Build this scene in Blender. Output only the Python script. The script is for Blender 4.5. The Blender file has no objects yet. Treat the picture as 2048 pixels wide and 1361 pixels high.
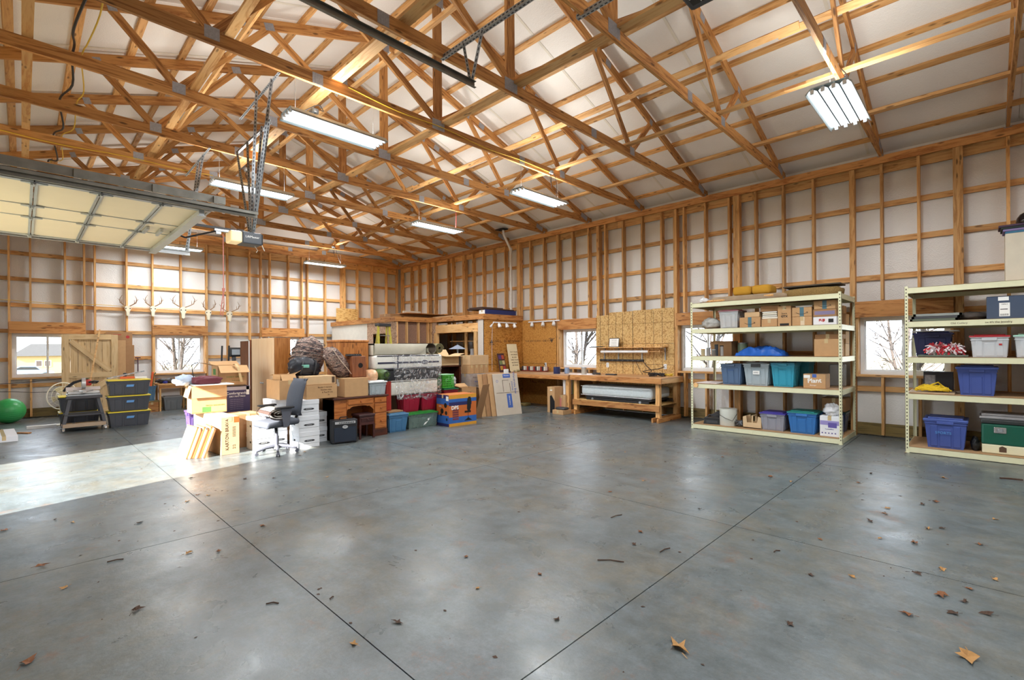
import bpy, bmesh, math, random
from mathutils import Vector, Matrix, Euler
rnd = random.Random(11)
S = bpy.context.scene
C = S.collection
PI = math.pi

# ---------------------------------------------------------------- camera, sky, sun, exposure
cam_d = bpy.data.cameras.new('camera')
cam = bpy.data.objects.new('camera', cam_d)
C.objects.link(cam)
cam_d.sensor_width = 36.0
cam_d.lens = 962.9 / 2048 * 36.0
cam_d.shift_y = (697.88 - 680.5) / 2048
cam_d.clip_start = 0.05
cam_d.clip_end = 400
# world: X along the back wall (to the right), Y along the right wall (away from the camera), Z up
_yaw, _roll = math.radians(45.5245), math.radians(-0.42927)
_f = Vector((math.sin(_yaw), math.cos(_yaw), 0))
_r0 = Vector((math.cos(_yaw), -math.sin(_yaw), 0))
_u0 = _r0.cross(_f)
_r = math.cos(_roll) * _r0 + math.sin(_roll) * _u0
_u = -math.sin(_roll) * _r0 + math.cos(_roll) * _u0
M = Matrix((( _r.x, _u.x, -_f.x, 0), (_r.y, _u.y, -_f.y, 0), (_r.z, _u.z, -_f.z, 1.55), (0, 0, 0, 1)))
cam.matrix_world = M
S.camera = cam

w = bpy.data.worlds.new('sky')
S.world = w
w.use_nodes = True
w.node_tree.nodes['Background'].inputs[0].default_value = (0.78, 0.88, 1.0, 1)
w.node_tree.nodes['Background'].inputs[1].default_value = 8.0

sun_d = bpy.data.lights.new('sun', 'SUN')
sun_d.energy = 36.0
sun_d.angle = 0.009
sun_d.color = (1.0, 0.96, 0.88)
sun = bpy.data.objects.new('sun', sun_d)
C.objects.link(sun)
_el = math.radians(27.0)
_sd = Vector((0.9682 * math.cos(_el), 0.250 * math.cos(_el), -math.sin(_el)))
sun.rotation_euler = _sd.to_track_quat('-Z', 'Y').to_euler()
sun.location = (-12, 4, 9)

S.view_settings.view_transform = 'Standard'
S.view_settings.look = 'None'
S.view_settings.gamma = 1.0
S.view_settings.exposure = 0.0
S.view_settings.use_curve_mapping = False
LAMP_W = 98.0          # watts of each hanging shop light
TUBE_E = 6.0
UPFILL = 0.34             # added upward fill lamp of each fixture, as a share of it
S.cycles.max_bounces = 8
S.cycles.diffuse_bounces = 5
S.cycles.glossy_bounces = 3
S.cycles.transparent_max_bounces = 12
S.cycles.caustics_reflective = False
S.cycles.caustics_refractive = False
S.cycles.sample_clamp_indirect = 6.0

# ---------------------------------------------------------------- object helpers
WM = {}

def ident():
    return Matrix.Identity(4)

def place(o, parent=None, M=None):
    M = M if M is not None else ident()
    C.objects.link(o)
    if parent is not None:
        o.parent = parent
        o.matrix_basis = M          # M is local to the parent
        WM[o.name] = WM.get(parent.name, ident()) @ M
    else:
        o.matrix_basis = M
        WM[o.name] = M.copy()
    return o

def tag(o, label=None, cat=None, group=None, kind=None):
    if label: o['label'] = label
    if cat: o['category'] = cat
    if group: o['group'] = group
    if kind: o['kind'] = kind
    return o

def thing(name, label, cat, loc=(0, 0, 0), rz=0.0, group=None):
    o = bpy.data.objects.new(name, None)
    o.empty_display_size = 0.1
    place(o, None, Matrix.Translation(Vector(loc)) @ Matrix.Rotation(rz, 4, 'Z'))
    return tag(o, label, cat, group)

def kids(o):
    return [c for c in o.children]

def copy_tree(o, parent=None, M=None):
    c = o.copy()
    C.objects.link(c)
    if parent is not None: c.parent = parent
    if M is not None: c.matrix_basis = M
    WM[c.name] = (WM.get(parent.name, ident()) if parent is not None else ident()) @ c.matrix_basis
    for ch in kids(o): copy_tree(ch, c)
    return c

class MB:
    """collects shapes into one mesh"""
    def __init__(s): s.v = []; s.f = []; s.m = []; s.mi = 0; s.T = None
    def add(s, vs, fs, M=None):
        b = len(s.v)
        if s.T is not None: M = s.T @ M if M is not None else s.T
        for p in vs:
            p = Vector(p)
            s.v.append(tuple(M @ p) if M is not None else tuple(p))
        for f in fs:
            s.f.append([b + i for i in f]); s.m.append(s.mi)
        return s
    def box(s, x0, x1, y0, y1, z0, z1, M=None):
        return s.add([(x0, y0, z0), (x1, y0, z0), (x1, y1, z0), (x0, y1, z0), (x0, y0, z1), (x1, y0, z1), (x1, y1, z1), (x0, y1, z1)],
                     [(0, 3, 2, 1), (4, 5, 6, 7), (0, 1, 5, 4), (1, 2, 6, 5), (2, 3, 7, 6), (3, 0, 4, 7)], M)
    def cbox(s, cx, cy, cz, dx, dy, dz, M=None):
        return s.box(cx - dx / 2, cx + dx / 2, cy - dy / 2, cy + dy / 2, cz - dz / 2, cz + dz / 2, M)
    def rbox(s, x0, x1, y0, y1, z0, z1, r=0.01, seg=2, M=None):
        bm = bmesh.new()
        bmesh.ops.create_cube(bm, size=1)
        for v in bm.verts:
            v.co = Vector(((x0 + x1) / 2 + v.co.x * (x1 - x0), (y0 + y1) / 2 + v.co.y * (y1 - y0), (z0 + z1) / 2 + v.co.z * (z1 - z0)))
        bmesh.ops.bevel(bm, geom=bm.edges[:], offset=r, segments=seg, profile=0.5, affect='EDGES')
        s.bm(bm, M); bm.free()
        return s
    def bm(s, bm, M=None):
        bm.verts.ensure_lookup_table()
        for i, v in enumerate(bm.verts): v.index = i
        return s.add([v.co.copy() for v in bm.verts], [[v.index for v in f.verts] for f in bm.faces], M)
    def taper(s, x0, x1, y0, y1, z0, z1, t=0.02, M=None):
        """a bin: bottom narrower by t on every side"""
        return s.add([(x0 + t, y0 + t, z0), (x1 - t, y0 + t, z0), (x1 - t, y1 - t, z0), (x0 + t, y1 - t, z0), (x0, y0, z1), (x1, y0, z1), (x1, y1, z1), (x0, y1, z1)],
                     [(0, 3, 2, 1), (4, 5, 6, 7), (0, 1, 5, 4), (1, 2, 6, 5), (2, 3, 7, 6), (3, 0, 4, 7)], M)
    def cyl(s, p0, p1, r0, r1=None, n=12, cap=True):
        p0 = Vector(p0); p1 = Vector(p1); r1 = r0 if r1 is None else r1
        d = (p1 - p0).normalized()
        a = d.orthogonal().normalized(); b = d.cross(a)
        vs = []
        for p, r in ((p0, r0), (p1, r1)):
            for i in range(n):
                t = 2 * PI * i / n
                vs.append(p + (a * math.cos(t) + b * math.sin(t)) * r)
        fs = [(i, (i + 1) % n, n + (i + 1) % n, n + i) for i in range(n)]
        if cap: fs += [tuple(range(n - 1, -1, -1)), tuple(range(n, 2 * n))]
        return s.add(vs, fs)
    def tube(s, pts, r, n=6, closed=False):
        pts = [Vector(p) for p in pts]
        N = len(pts); rings = []
        up = None
        for i, p in enumerate(pts):
            a = pts[i - 1] if i > 0 else (pts[-1] if closed else p)
            c = pts[(i + 1) % N] if (i < N - 1 or closed) else p
            d = (c - a)
            if d.length < 1e-9: d = Vector((0, 0, 1))
            d.normalize()
            if up is None: up = d.orthogonal().normalized()
            up = (up - d * up.dot(d))
            if up.length < 1e-6: up = d.orthogonal()
            up.normalize()
            b = d.cross(up)
            rr = r[i] if isinstance(r, (list, tuple)) else r
            rings.append([p + (up * math.cos(2 * PI * k / n) + b * math.sin(2 * PI * k / n)) * rr for k in range(n)])
        vs = [q for ring in rings for q in ring]
        fs = []
        for i in range(N if closed else N - 1):
            j = (i + 1) % N
            for k in range(n):
                fs.append((i * n + k, i * n + (k + 1) % n, j * n + (k + 1) % n, j * n + k))
        if not closed: fs += [tuple(range(n - 1, -1, -1)), tuple(range((N - 1) * n, N * n))]
        return s.add(vs, fs)
    def lathe(s, prof, c=(0, 0, 0), n=24, M=None):
        vs = []; fs = []
        for (r, z) in prof:
            for k in range(n):
                t = 2 * PI * k / n
                vs.append((c[0] + r * math.cos(t), c[1] + r * math.sin(t), c[2] + z))
        for i in range(len(prof) - 1):
            for k in range(n):
                fs.append((i * n + k, i * n + (k + 1) % n, (i + 1) * n + (k + 1) % n, (i + 1) * n + k))
        if prof[0][0] > 1e-5: fs.append(tuple(range(n - 1, -1, -1)))
        if prof[-1][0] > 1e-5: fs.append(tuple(range((len(prof) - 1) * n, len(prof) * n)))
        return s.add(vs, fs, M)
    def prism(s, poly, a, b, axis='z', M=None):
        """extrude a 2D polygon from a to b along axis"""
        n = len(poly); vs = []
        for h in (a, b):
            for (p, q) in poly:
                vs.append({'z': (p, q, h), 'y': (p, h, q), 'x': (h, p, q)}[axis])
        fs = [(i, (i + 1) % n, n + (i + 1) % n, n + i) for i in range(n)] + [tuple(range(n - 1, -1, -1)), tuple(range(n, 2 * n))]
        return s.add(vs, fs, M)
    def grid(s, fn, nu, nv):
        vs = [fn(i / (nu - 1), j / (nv - 1)) for j in range(nv) for i in range(nu)]
        fs = [(j * nu + i, j * nu + i + 1, (j + 1) * nu + i + 1, (j + 1) * nu + i) for j in range(nv - 1) for i in range(nu - 1)]
        return s.add(vs, fs)
    def build(s, name, mats, parent=None, smooth=False, M=None, fix=True):
        me = bpy.data.meshes.new(name)
        me.from_pydata([tuple(v) for v in s.v], [], s.f)
        if not isinstance(mats, (list, tuple)): mats = [mats]
        for m in mats: me.materials.append(m)
        if len(mats) > 1: me.polygons.foreach_set('material_index', s.m)
        if fix:
            bm = bmesh.new(); bm.from_mesh(me)
            bmesh.ops.recalc_face_normals(bm, faces=bm.faces[:])
            bm.to_mesh(me); bm.free()
        if smooth:
            me.polygons.foreach_set('use_smooth', [True] * len(me.polygons))
            if smooth != 'all':
                try: me.set_sharp_from_angle(angle=math.radians(40))
                except Exception: pass
        me.update()
        o = bpy.data.objects.new(name, me)
        place(o, parent, M)
        return o

BOARDS = {}
def frame_M(a, b, side):
    """matrix with local X from a to b, local Y along side"""
    a = Vector(a); b = Vector(b); x = (b - a); L = x.length; x.normalize()
    y = Vector(side); y = (y - x * y.dot(x)).normalized(); z = x.cross(y)
    c = (a + b) / 2
    return L, Matrix(((x.x, y.x, z.x, c.x), (x.y, y.y, z.y, c.y), (x.z, y.z, z.z, c.z), (0, 0, 0, 1)))

def board(name, a, b, side, t, wd, mat, parent=None):
    """sawn board from a to b; t thick along side, wd wide across it; alike boards share a mesh"""
    L, M = frame_M(a, b, side)
    k = (round(L, 3), round(t, 4), round(wd, 4), mat.name)
    if k not in BOARDS:
        me = bpy.data.meshes.new(name)
        g = MB().box(-L / 2, L / 2, -t / 2, t / 2, -wd / 2, wd / 2)
        me.from_pydata(g.v, [], g.f); me.materials.append(mat); me.update()
        BOARDS[k] = me
    o = bpy.data.objects.new(name, BOARDS[k])
    Mp = WM.get(parent.name, ident()) if parent is not None else ident()
    place(o, parent, Mp.inverted() @ M)
    return o

# ---------------------------------------------------------------- materials
MATS = {}
def _new(name):
    m = bpy.data.materials.new(name); m.use_nodes = True
    nt = m.node_tree; b = nt.nodes['Principled BSDF']
    return m, nt, b

def N(nt, kind, **kw):
    n = nt.nodes.new(kind)
    for k, v in kw.items():
        if k in n.inputs: n.inputs[k].default_value = v
        else: setattr(n, k, v)
    return n

def lin(c):
    return tuple(((x / 255) / 12.92 if x / 255 <= 0.04045 else ((x / 255 + 0.055) / 1.055) ** 2.4) for x in c) + (1,)

def mat(name, col, rough=0.6, metal=0.0, noise=0.06, nscale=8.0, bump=0.0, bscale=60.0, alpha=1.0, emit=None, es=1.0, trans=0.0, coat=0.0, spec=None):
    """plain coloured surface with a little mottling; col is sRGB 0-255"""
    if name in MATS: return MATS[name]
    m, nt, b = _new(name)
    tc = N(nt, 'ShaderNodeTexCoord')
    if noise > 0:
        nz = N(nt, 'ShaderNodeTexNoise', Scale=nscale, Detail=4.0)
        nt.links.new(tc.outputs['Object'], nz.inputs['Vector'])
        mx = N(nt, 'ShaderNodeMix', data_type='RGBA')
        c = lin(col)
        mx.inputs[6].default_value = tuple(min(1, x * (1 - noise * 1.6)) for x in c[:3]) + (1,)
        mx.inputs[7].default_value = tuple(min(1, x * (1 + noise * 1.6)) for x in c[:3]) + (1,)
        nt.links.new(nz.outputs[0], mx.inputs[0])
        nt.links.new(mx.outputs[2], b.inputs['Base Color'])
    else:
        b.inputs['Base Color'].default_value = lin(col)
    b.inputs['Roughness'].default_value = rough
    b.inputs['Metallic'].default_value = metal
    b.inputs['Alpha'].default_value = alpha
    b.inputs['Transmission Weight'].default_value = trans
    b.inputs['Coat Weight'].default_value = coat
    if spec is not None: b.inputs['Specular IOR Level'].default_value = spec
    if emit:
        b.inputs['Emission Color'].default_value = lin(emit); b.inputs['Emission Strength'].default_value = es
    if bump > 0:
        n2 = N(nt, 'ShaderNodeTexNoise', Scale=bscale, Detail=3.0)
        nt.links.new(tc.outputs['Object'], n2.inputs['Vector'])
        bp = N(nt, 'ShaderNodeBump', Strength=bump, Distance=0.01)
        nt.links.new(n2.outputs[0], bp.inputs['Height'])
        nt.links.new(bp.outputs[0], b.inputs['Normal'])
    MATS[name] = m
    return m

def wood(name, light, dark, rough=0.65, grain=14.0, along=1.2, knots=True, var=0.25, axis=0, coat=0.0):
    """board whose grain runs along local X (axis 0), Y or Z"""
    if name in MATS: return MATS[name]
    m, nt, b = _new(name)
    tc = N(nt, 'ShaderNodeTexCoord'); oi = N(nt, 'ShaderNodeObjectInfo')
    add = N(nt, 'ShaderNodeVectorMath', operation='MULTIPLY_ADD')
    nt.links.new(oi.outputs['Random'], add.inputs[0]); add.inputs[1].default_value = (17, 31, 53)
    nt.links.new(tc.outputs['Object'], add.inputs[2])
    mp = N(nt, 'ShaderNodeMapping')
    sc = [grain, grain, grain]; sc[axis] = along
    mp.inputs['Scale'].default_value = sc
    nt.links.new(add.outputs[0], mp.inputs[0])
    nz = N(nt, 'ShaderNodeTexNoise', Scale=1.0, Detail=5.0, Roughness=0.6, Distortion=0.6)
    nt.links.new(mp.outputs[0], nz.inputs['Vector'])
    mul = N(nt, 'ShaderNodeMath', operation='MULTIPLY'); mul.inputs[1].default_value = 8.0
    nt.links.new(nz.outputs[0], mul.inputs[0])
    fr = N(nt, 'ShaderNodeMath', operation='PINGPONG'); fr.inputs[1].default_value = 1.0
    nt.links.new(mul.outputs[0], fr.inputs[0])
    pw = N(nt, 'ShaderNodeMath', operation='POWER'); pw.inputs[1].default_value = 1.6
    nt.links.new(fr.outputs[0], pw.inputs[0])
    mx = N(nt, 'ShaderNodeMix', data_type='RGBA'); mx.inputs[6].default_value = lin(light); mx.inputs[7].default_value = lin(dark)
    nt.links.new(pw.outputs[0], mx.inputs[0])
    last = mx.outputs[2]
    if knots:
        mk = N(nt, 'ShaderNodeMapping'); s2 = [11, 11, 11]; s2[axis] = 3.2; mk.inputs['Scale'].default_value = s2
        nt.links.new(add.outputs[0], mk.inputs[0])
        vo = N(nt, 'ShaderNodeTexVoronoi', Scale=1.0); nt.links.new(mk.outputs[0], vo.inputs['Vector'])
        rp = N(nt, 'ShaderNodeMapRange'); rp.inputs[1].default_value = 0.10; rp.inputs[2].default_value = 0.19; rp.inputs[3].default_value = 0.85; rp.inputs[4].default_value = 0.0
        nt.links.new(vo.outputs['Distance'], rp.inputs[0])
        mk2 = N(nt, 'ShaderNodeMix', data_type='RGBA'); mk2.inputs[7].default_value = tuple(x * 0.35 for x in lin(dark)[:3]) + (1,)
        nt.links.new(rp.outputs[0], mk2.inputs[0]); nt.links.new(last, mk2.inputs[6]); last = mk2.outputs[2]
    hs = N(nt, 'ShaderNodeHueSaturation')
    vr = N(nt, 'ShaderNodeMapRange'); vr.inputs[3].default_value = 1 - var; vr.inputs[4].default_value = 1 + var * 0.6
    nt.links.new(oi.outputs['Random'], vr.inputs[0]); nt.links.new(vr.outputs[0], hs.inputs['Value'])
    nt.links.new(last, hs.inputs['Color']); nt.links.new(hs.outputs[0], b.inputs['Base Color'])
    b.inputs['Roughness'].default_value = rough
    b.inputs['Coat Weight'].default_value = coat
    bp = N(nt, 'ShaderNodeBump', Strength=0.15, Distance=0.003)
    nt.links.new(pw.outputs[0], bp.inputs['Height']); nt.links.new(bp.outputs[0], b.inputs['Normal'])
    MATS[name] = m
    return m

def osb(name, light, mid, dark, scale=1.0):
    if name in MATS: return MATS[name]
    m, nt, b = _new(name)
    tc = N(nt, 'ShaderNodeTexCoord')
    prev = None
    cols = [mid, light, dark]
    for k, ang in enumerate((0.3, 1.5, -0.7)):
        mp = N(nt, 'ShaderNodeMapping'); mp.inputs['Rotation'].default_value = (ang, ang * 0.8, ang)
        mp.inputs['Scale'].default_value = (14 * scale, 46 * scale, 46 * scale)
        nt.links.new(tc.outputs['Object'], mp.inputs[0])
        vo = N(nt, 'ShaderNodeTexVoronoi', Scale=1.0); nt.links.new(mp.outputs[0], vo.inputs['Vector'])
        sp = N(nt, 'ShaderNodeSeparateColor'); nt.links.new(vo.outputs['Color'], sp.inputs[0])
        if prev is None:
            mx = N(nt, 'ShaderNodeMix', data_type='RGBA'); mx.inputs[6].default_value = lin(mid); mx.inputs[7].default_value = lin(light)
            nt.links.new(sp.outputs[0], mx.inputs[0]); prev = mx.outputs[2]
        else:
            th = N(nt, 'ShaderNodeMath', operation='GREATER_THAN'); th.inputs[1].default_value = 0.62 if k == 1 else 0.72
            nt.links.new(sp.outputs[1], th.inputs[0])
            mx = N(nt, 'ShaderNodeMix', data_type='RGBA'); mx.inputs[7].default_value = lin(cols[k])
            nt.links.new(th.outputs[0], mx.inputs[0]); nt.links.new(prev, mx.inputs[6]); prev = mx.outputs[2]
    nt.links.new(prev, b.inputs['Base Color'])
    b.inputs['Roughness'].default_value = 0.6
    MATS[name] = m
    return m

def foil(name, col, rough=0.38):
    if name in MATS: return MATS[name]
    m, nt, b = _new(name)
    tc = N(nt, 'ShaderNodeTexCoord')
    nz = N(nt, 'ShaderNodeTexNoise', Scale=0.9, Detail=3.0); nt.links.new(tc.outputs['Object'], nz.inputs['Vector'])
    mx = N(nt, 'ShaderNodeMix', data_type='RGBA'); c = lin(col)
    mx.inputs[6].default_value = tuple(x * 0.9 for x in c[:3]) + (1,); mx.inputs[7].default_value = tuple(min(1, x * 1.08) for x in c[:3]) + (1,)
    nt.links.new(nz.outputs[0], mx.inputs[0]); nt.links.new(mx.outputs[2], b.inputs['Base Color'])
    b.inputs['Roughness'].default_value = rough
    b.inputs['Metallic'].default_value = 0.05
    vo = N(nt, 'ShaderNodeTexVoronoi', Scale=55.0); nt.links.new(tc.outputs['Object'], vo.inputs['Vector'])
    n3 = N(nt, 'ShaderNodeTexNoise', Scale=5.0, Detail=2.0); nt.links.new(tc.outputs['Object'], n3.inputs['Vector'])
    ad = N(nt, 'ShaderNodeMath', operation='MULTIPLY_ADD'); ad.inputs[1].default_value = 3.0
    nt.links.new(n3.outputs[0], ad.inputs[0]); nt.links.new(vo.outputs['Distance'], ad.inputs[2])
    bp = N(nt, 'ShaderNodeBump', Strength=0.25, Distance=0.01)
    nt.links.new(ad.outputs[0], bp.inputs['Height']); nt.links.new(bp.outputs[0], b.inputs['Normal'])
    MATS[name] = m
    return m

def concrete():
    m, nt, b = _new('sealed_concrete')
    tc = N(nt, 'ShaderNodeTexCoord'); geo = N(nt, 'ShaderNodeNewGeometry')
    pos = geo.outputs['Position']
    def noise(sc, det=4.0, ro=0.55, dist=0.0, stretch=None):
        n = N(nt, 'ShaderNodeTexNoise', Scale=sc, Detail=det, Roughness=ro, Distortion=dist)
        if stretch:
            mp = N(nt, 'ShaderNodeMapping'); mp.inputs['Scale'].default_value = stretch; mp.inputs['Rotation'].default_value = (0, 0, 0.9)
            nt.links.new(pos, mp.inputs[0]); nt.links.new(mp.outputs[0], n.inputs['Vector'])
        else: nt.links.new(pos, n.inputs['Vector'])
        return n.outputs[0]
    def rng(x, a, b_, c=0.0, d=1.0):
        r = N(nt, 'ShaderNodeMapRange'); r.inputs[1].default_value = a; r.inputs[2].default_value = b_; r.inputs[3].default_value = c; r.inputs[4].default_value = d
        nt.links.new(x, r.inputs[0]); return r.outputs[0]
    def mix(f, a, bcol):
        x = N(nt, 'ShaderNodeMix', data_type='RGBA'); nt.links.new(f, x.inputs[0])
        for i, c in ((6, a), (7, bcol)):
            if isinstance(c, tuple): x.inputs[i].default_value = c
            else: nt.links.new(c, x.inputs[i])
        return x.outputs[2]
    base = mix(rng(noise(0.5, 7, 0.7, 0.4), 0.30, 0.70), lin(FLOOR_A), lin(FLOOR_B))
    base = mix(rng(noise(1.5, 9, 0.78, 0.3), 0.40, 0.75, 0, 0.6), base, lin(FLOOR_C))
    base = mix(rng(noise(1.3, 9, 0.78, 0.2, (0.8, 1.6, 1)), 0.48, 0.72, 0, 0.6), base, lin(FLOOR_D))
    base = mix(rng(noise(0.8, 9, 0.78, 0.2), 0.46, 0.66, 0, 0.75), base, lin(FLOOR_T))
    base = mix(rng(noise(2.3, 10, 0.8, 0.2), 0.565, 0.67, 0, 0.7), base, lin(FLOOR_R))
    base = mix(rng(noise(5.5, 8, 0.8, 0.2), 0.40, 0.70, 0, 0.55), base, lin(FLOOR_D))
    base = mix(rng(noise(4.1, 8, 0.8, 0.2, (1.5, 0.7, 1)), 0.45, 0.70, 0, 0.45), base, lin((128, 140, 148)))
    base = mix(rng(noise(40, 6, 0.8), 0.3, 0.75, 0, 0.5), base, lin(FLOOR_D))
    nt.links.new(base, b.inputs['Base Color'])
    rr = rng(noise(2.3, 5, 0.6, 0.5), 0.3, 0.7, 0.24, 0.42)
    nt.links.new(rr, b.inputs['Roughness'])
    b.inputs['Specular IOR Level'].default_value = 0.55
    bp = N(nt, 'ShaderNodeBump', Strength=0.22, Distance=0.012)
    nt.links.new(noise(7, 7, 0.7), bp.inputs['Height']); nt.links.new(bp.outputs[0], b.inputs['Normal'])
    return m

FLOOR_A = (94, 103, 106); FLOOR_B = (114, 121, 122); FLOOR_C = (78, 87, 88)
FLOOR_D = (60, 67, 68); FLOOR_T = (126, 115, 92); FLOOR_R = (128, 86, 56)
M_floor = concrete()
W_fr = wood('framing_pine', (222, 172, 110), (184, 128, 68))
W_tr = wood('truss_pine', (208, 152, 88), (154, 96, 44), grain=16)
W_br = wood('pale_spruce', (232, 186, 126), (206, 146, 82))
W_hd = wood('header_pine', (206, 146, 84), (160, 96, 42), grain=9)
W_pt = wood('treated_lumber', (134, 112, 62), (92, 78, 42))
F_wall = foil('wall_foil', (228, 225, 221))
F_roof = foil('roof_foil', (240, 236, 230), .5)
O_tan = osb('osb_tan', (216, 180, 118), (200, 158, 94), (178, 134, 74))
O_org = osb('osb_orange', (200, 144, 70), (186, 128, 54), (164, 108, 42), 1.6)
O_pnk = osb('osb_pink', (204, 172, 146), (184, 146, 118), (156, 116, 90))
PLATE = mat('gusset_steel', (176, 178, 186), 0.5, 0.35, 0.2, 40, 0.6, 260)
GALV = mat('galvanised_steel', (168, 174, 178), 0.4, 0.8, 0.15, 20, 0.3, 90)
WHITE = mat('white_vinyl', (236, 238, 240), 0.35)
BLACK = mat('black_plastic', (26, 26, 28), 0.45)
DKGREY = mat('dark_grey', (62, 64, 68), 0.5)
CARD = mat('cardboard', (188, 148, 104), 0.85, noise=0.07, nscale=14)
CARD2 = mat('cardboard_light', (206, 172, 130), 0.85, noise=0.07, nscale=14)
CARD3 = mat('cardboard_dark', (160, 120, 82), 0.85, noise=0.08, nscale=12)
# ================================================================= the setting
def struct(name, kind='structure'):
    o = bpy.data.objects.new(name, None); place(o); o['kind'] = kind; return o

# ---- floor: a sub-base with poured slabs between the saw-cut joints
g = MB(); g.box(-2.0, 10.6, -6.2, 16.35, -0.16, -0.02)
floor = g.build('floor', mat('joint_dirt', (38, 32, 28), 0.9)); floor['kind'] = 'structure'
xs = [-2.0, 1.281, 4.308, 7.36, 10.42]
ys = [-6.2, -4.72, -1.595, 1.554, 4.74, 7.88, 11.05, 14.2, 16.35]
jw = 0.0035
for i in range(4):
    for j in range(8):
        g = MB(); g.box(xs[i] + jw, xs[i + 1] - jw, ys[j] + jw, ys[j + 1] - jw, -0.02, 0.0)
        g.build('slab', M_floor, floor)

RX0, RX1, RX2 = 10.16, 10.30, 10.36     # right wall: stud face, girt face, foil face
BY0, BY1, BY2 = 15.95, 16.09, 16.15     # back wall
LX = -1.85                              # left wall foil face
FY = -6.0                               # front wall
CX = 4.30
TOP = 4.76

def panel_with_holes(g, axis, c0, c1, lo, hi, z0, z1, holes):
    """wall panel in bands around rectangular holes (a0,a1,zb,zt)"""
    cuts = sorted({lo, hi} | {h[0] for h in holes} | {h[1] for h in holes})
    for a, b in zip(cuts[:-1], cuts[1:]):
        mid = (a + b) / 2; zz = [(z0, z1)]
        for h in holes:
            if h[0] < mid < h[1]:
                zz = [(z0, h[2]), (h[3], z1)]
        for (p, q) in zz:
            if q - p < 1e-4: continue
            if axis == 'x': g.box(c0, c1, a, b, p, q)
            else: g.box(a, b, c0, c1, p, q)

RW = [(7.0, 8.18, 1.04, 2.06), (3.66, 4.84, 1.03, 2.05), (0.38, 1.56, 1.06, 2.06)]
BW = [(-0.16, 1.04, 0.96, 1.99), (2.52, 3.68, 0.95, 1.99), (5.24, 6.42, 0.96, 1.98)]
DOOR = (6.22, 9.28, 3.04)
g = MB(); panel_with_holes(g, 'x', RX2, RX2 + 0.05, FY, BY2 + 0.05, 0, 4.93, RW)
wall_right = g.build('wall_right', F_wall); wall_right['kind'] = 'structure'
g = MB(); panel_with_holes(g, 'y', BY2, BY2 + 0.05, LX - 0.05, RX2, 0, 4.93, BW)
g.prism([(LX - .05, 4.93), (RX2, 4.93), (CX, 6.93)], BY2, BY2 + 0.05, 'y')
wall_back = g.build('wall_back', F_wall); wall_back['kind'] = 'structure'
g = MB(); panel_with_holes(g, 'x', LX - 0.15, LX, FY, BY2, 0, 4.93, [(DOOR[0], DOOR[1], 0, DOOR[2])])
wall_left = g.build('wall_left', F_wall); wall_left['kind'] = 'structure'
g = MB(); g.box(LX - 0.15, RX2 + .05, FY - 0.05, FY, 0, 4.93); g.prism([(LX - .15, 4.93), (RX2, 4.93), (CX, 6.93)], FY - .05, FY, 'y')
wall_front = g.build('wall_front', F_wall); wall_front['kind'] = 'structure'

# ---- framing: studs, girts, headers are pieces of the walls
def rstud(y, z0=0.04, z1=TOP - .14, n=1, m=None, w=0.038):
    for k in range(n):
        board('stud', ((RX0 + RX1) / 2, y - w / 2 - k * w * 1.02, z0), ((RX0 + RX1) / 2, y - w / 2 - k * w * 1.02, z1), (0, 1, 0), w, RX1 - RX0, m or W_fr, wall_right)
def split(y, zs, W=RW, pad=0.1):
    for h in W:
        if h[0] - pad < y < h[1] + pad: return [(zs[0], h[2] - 0.045), (h[3] + 0.25, zs[1])]
    return [zs]
Z1 = TOP - 0.14
singles = [15.91, 15.26, 14.77, 13.78, 13.05, 12.79, 11.75, 11.26, 10.78, 10.28, 9.26, 8.75, 7.75, 7.24, 6.74, 6.24, 5.73, 5.24,
           4.71, 4.24, 3.75, 3.24, 2.75, 2.25, 1.25, 0.77, -0.24, -0.74, -1.24, -2.24, -2.74, -3.74, -4.24, -4.74, -5.24]
posts = [(14.22, 3), (12.24, 3), (9.76, 3), (8.27, 2), (6.97, 2), (4.93, 2), (3.64, 3), (1.68, 2), (0.34, 3), (-1.7, 3), (-3.2, 3)]
for y in singles:
    inw = [h for h in RW if h[0] - 0.03 < y - .02 < h[1] + 0.03]
    if inw:
        h = inw[0]
        rstud(y, 0.04, h[2] - 0.045); rstud(y, h[3] + 0.27, Z1)
    else: rstud(y, 0.04, Z1 if y != 4.71 else 1.0)
for y, n in posts: rstud(y, 0.0, Z1 + (0.0 if n == 2 else 0.05), n)
GZ = [0.81, 1.42, 2.11, 2.73, 3.35, 3.96, 4.55]
def girt(parent, a, b, z, axis):
    if axis == 'x': board('girt', (RX1 + .02, a, z), (RX1 + .02, b, z), (1, 0, 0), 0.038, 0.09, W_fr, parent)
    else: board('girt', (a, BY1 + .02, z), (b, BY1 + .02, z), (0, 1, 0), 0.038, 0.09, W_fr, parent)
rnodes = [-5.9, -3.3, -1.8, 0.25, 1.66, 3.58, 4.92, 6.92, 8.26, 9.7, 12.18, 14.16, 15.95]
for z in GZ:
    for a, b in zip(rnodes[:-1], rnodes[1:]):
        if 1.2 < z < 2.05 and any(h[0] - .1 < (a + b) / 2 < h[1] + .1 for h in RW): continue
        girt(wall_right, a + .005, b - .005, z, 'x')
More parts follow.
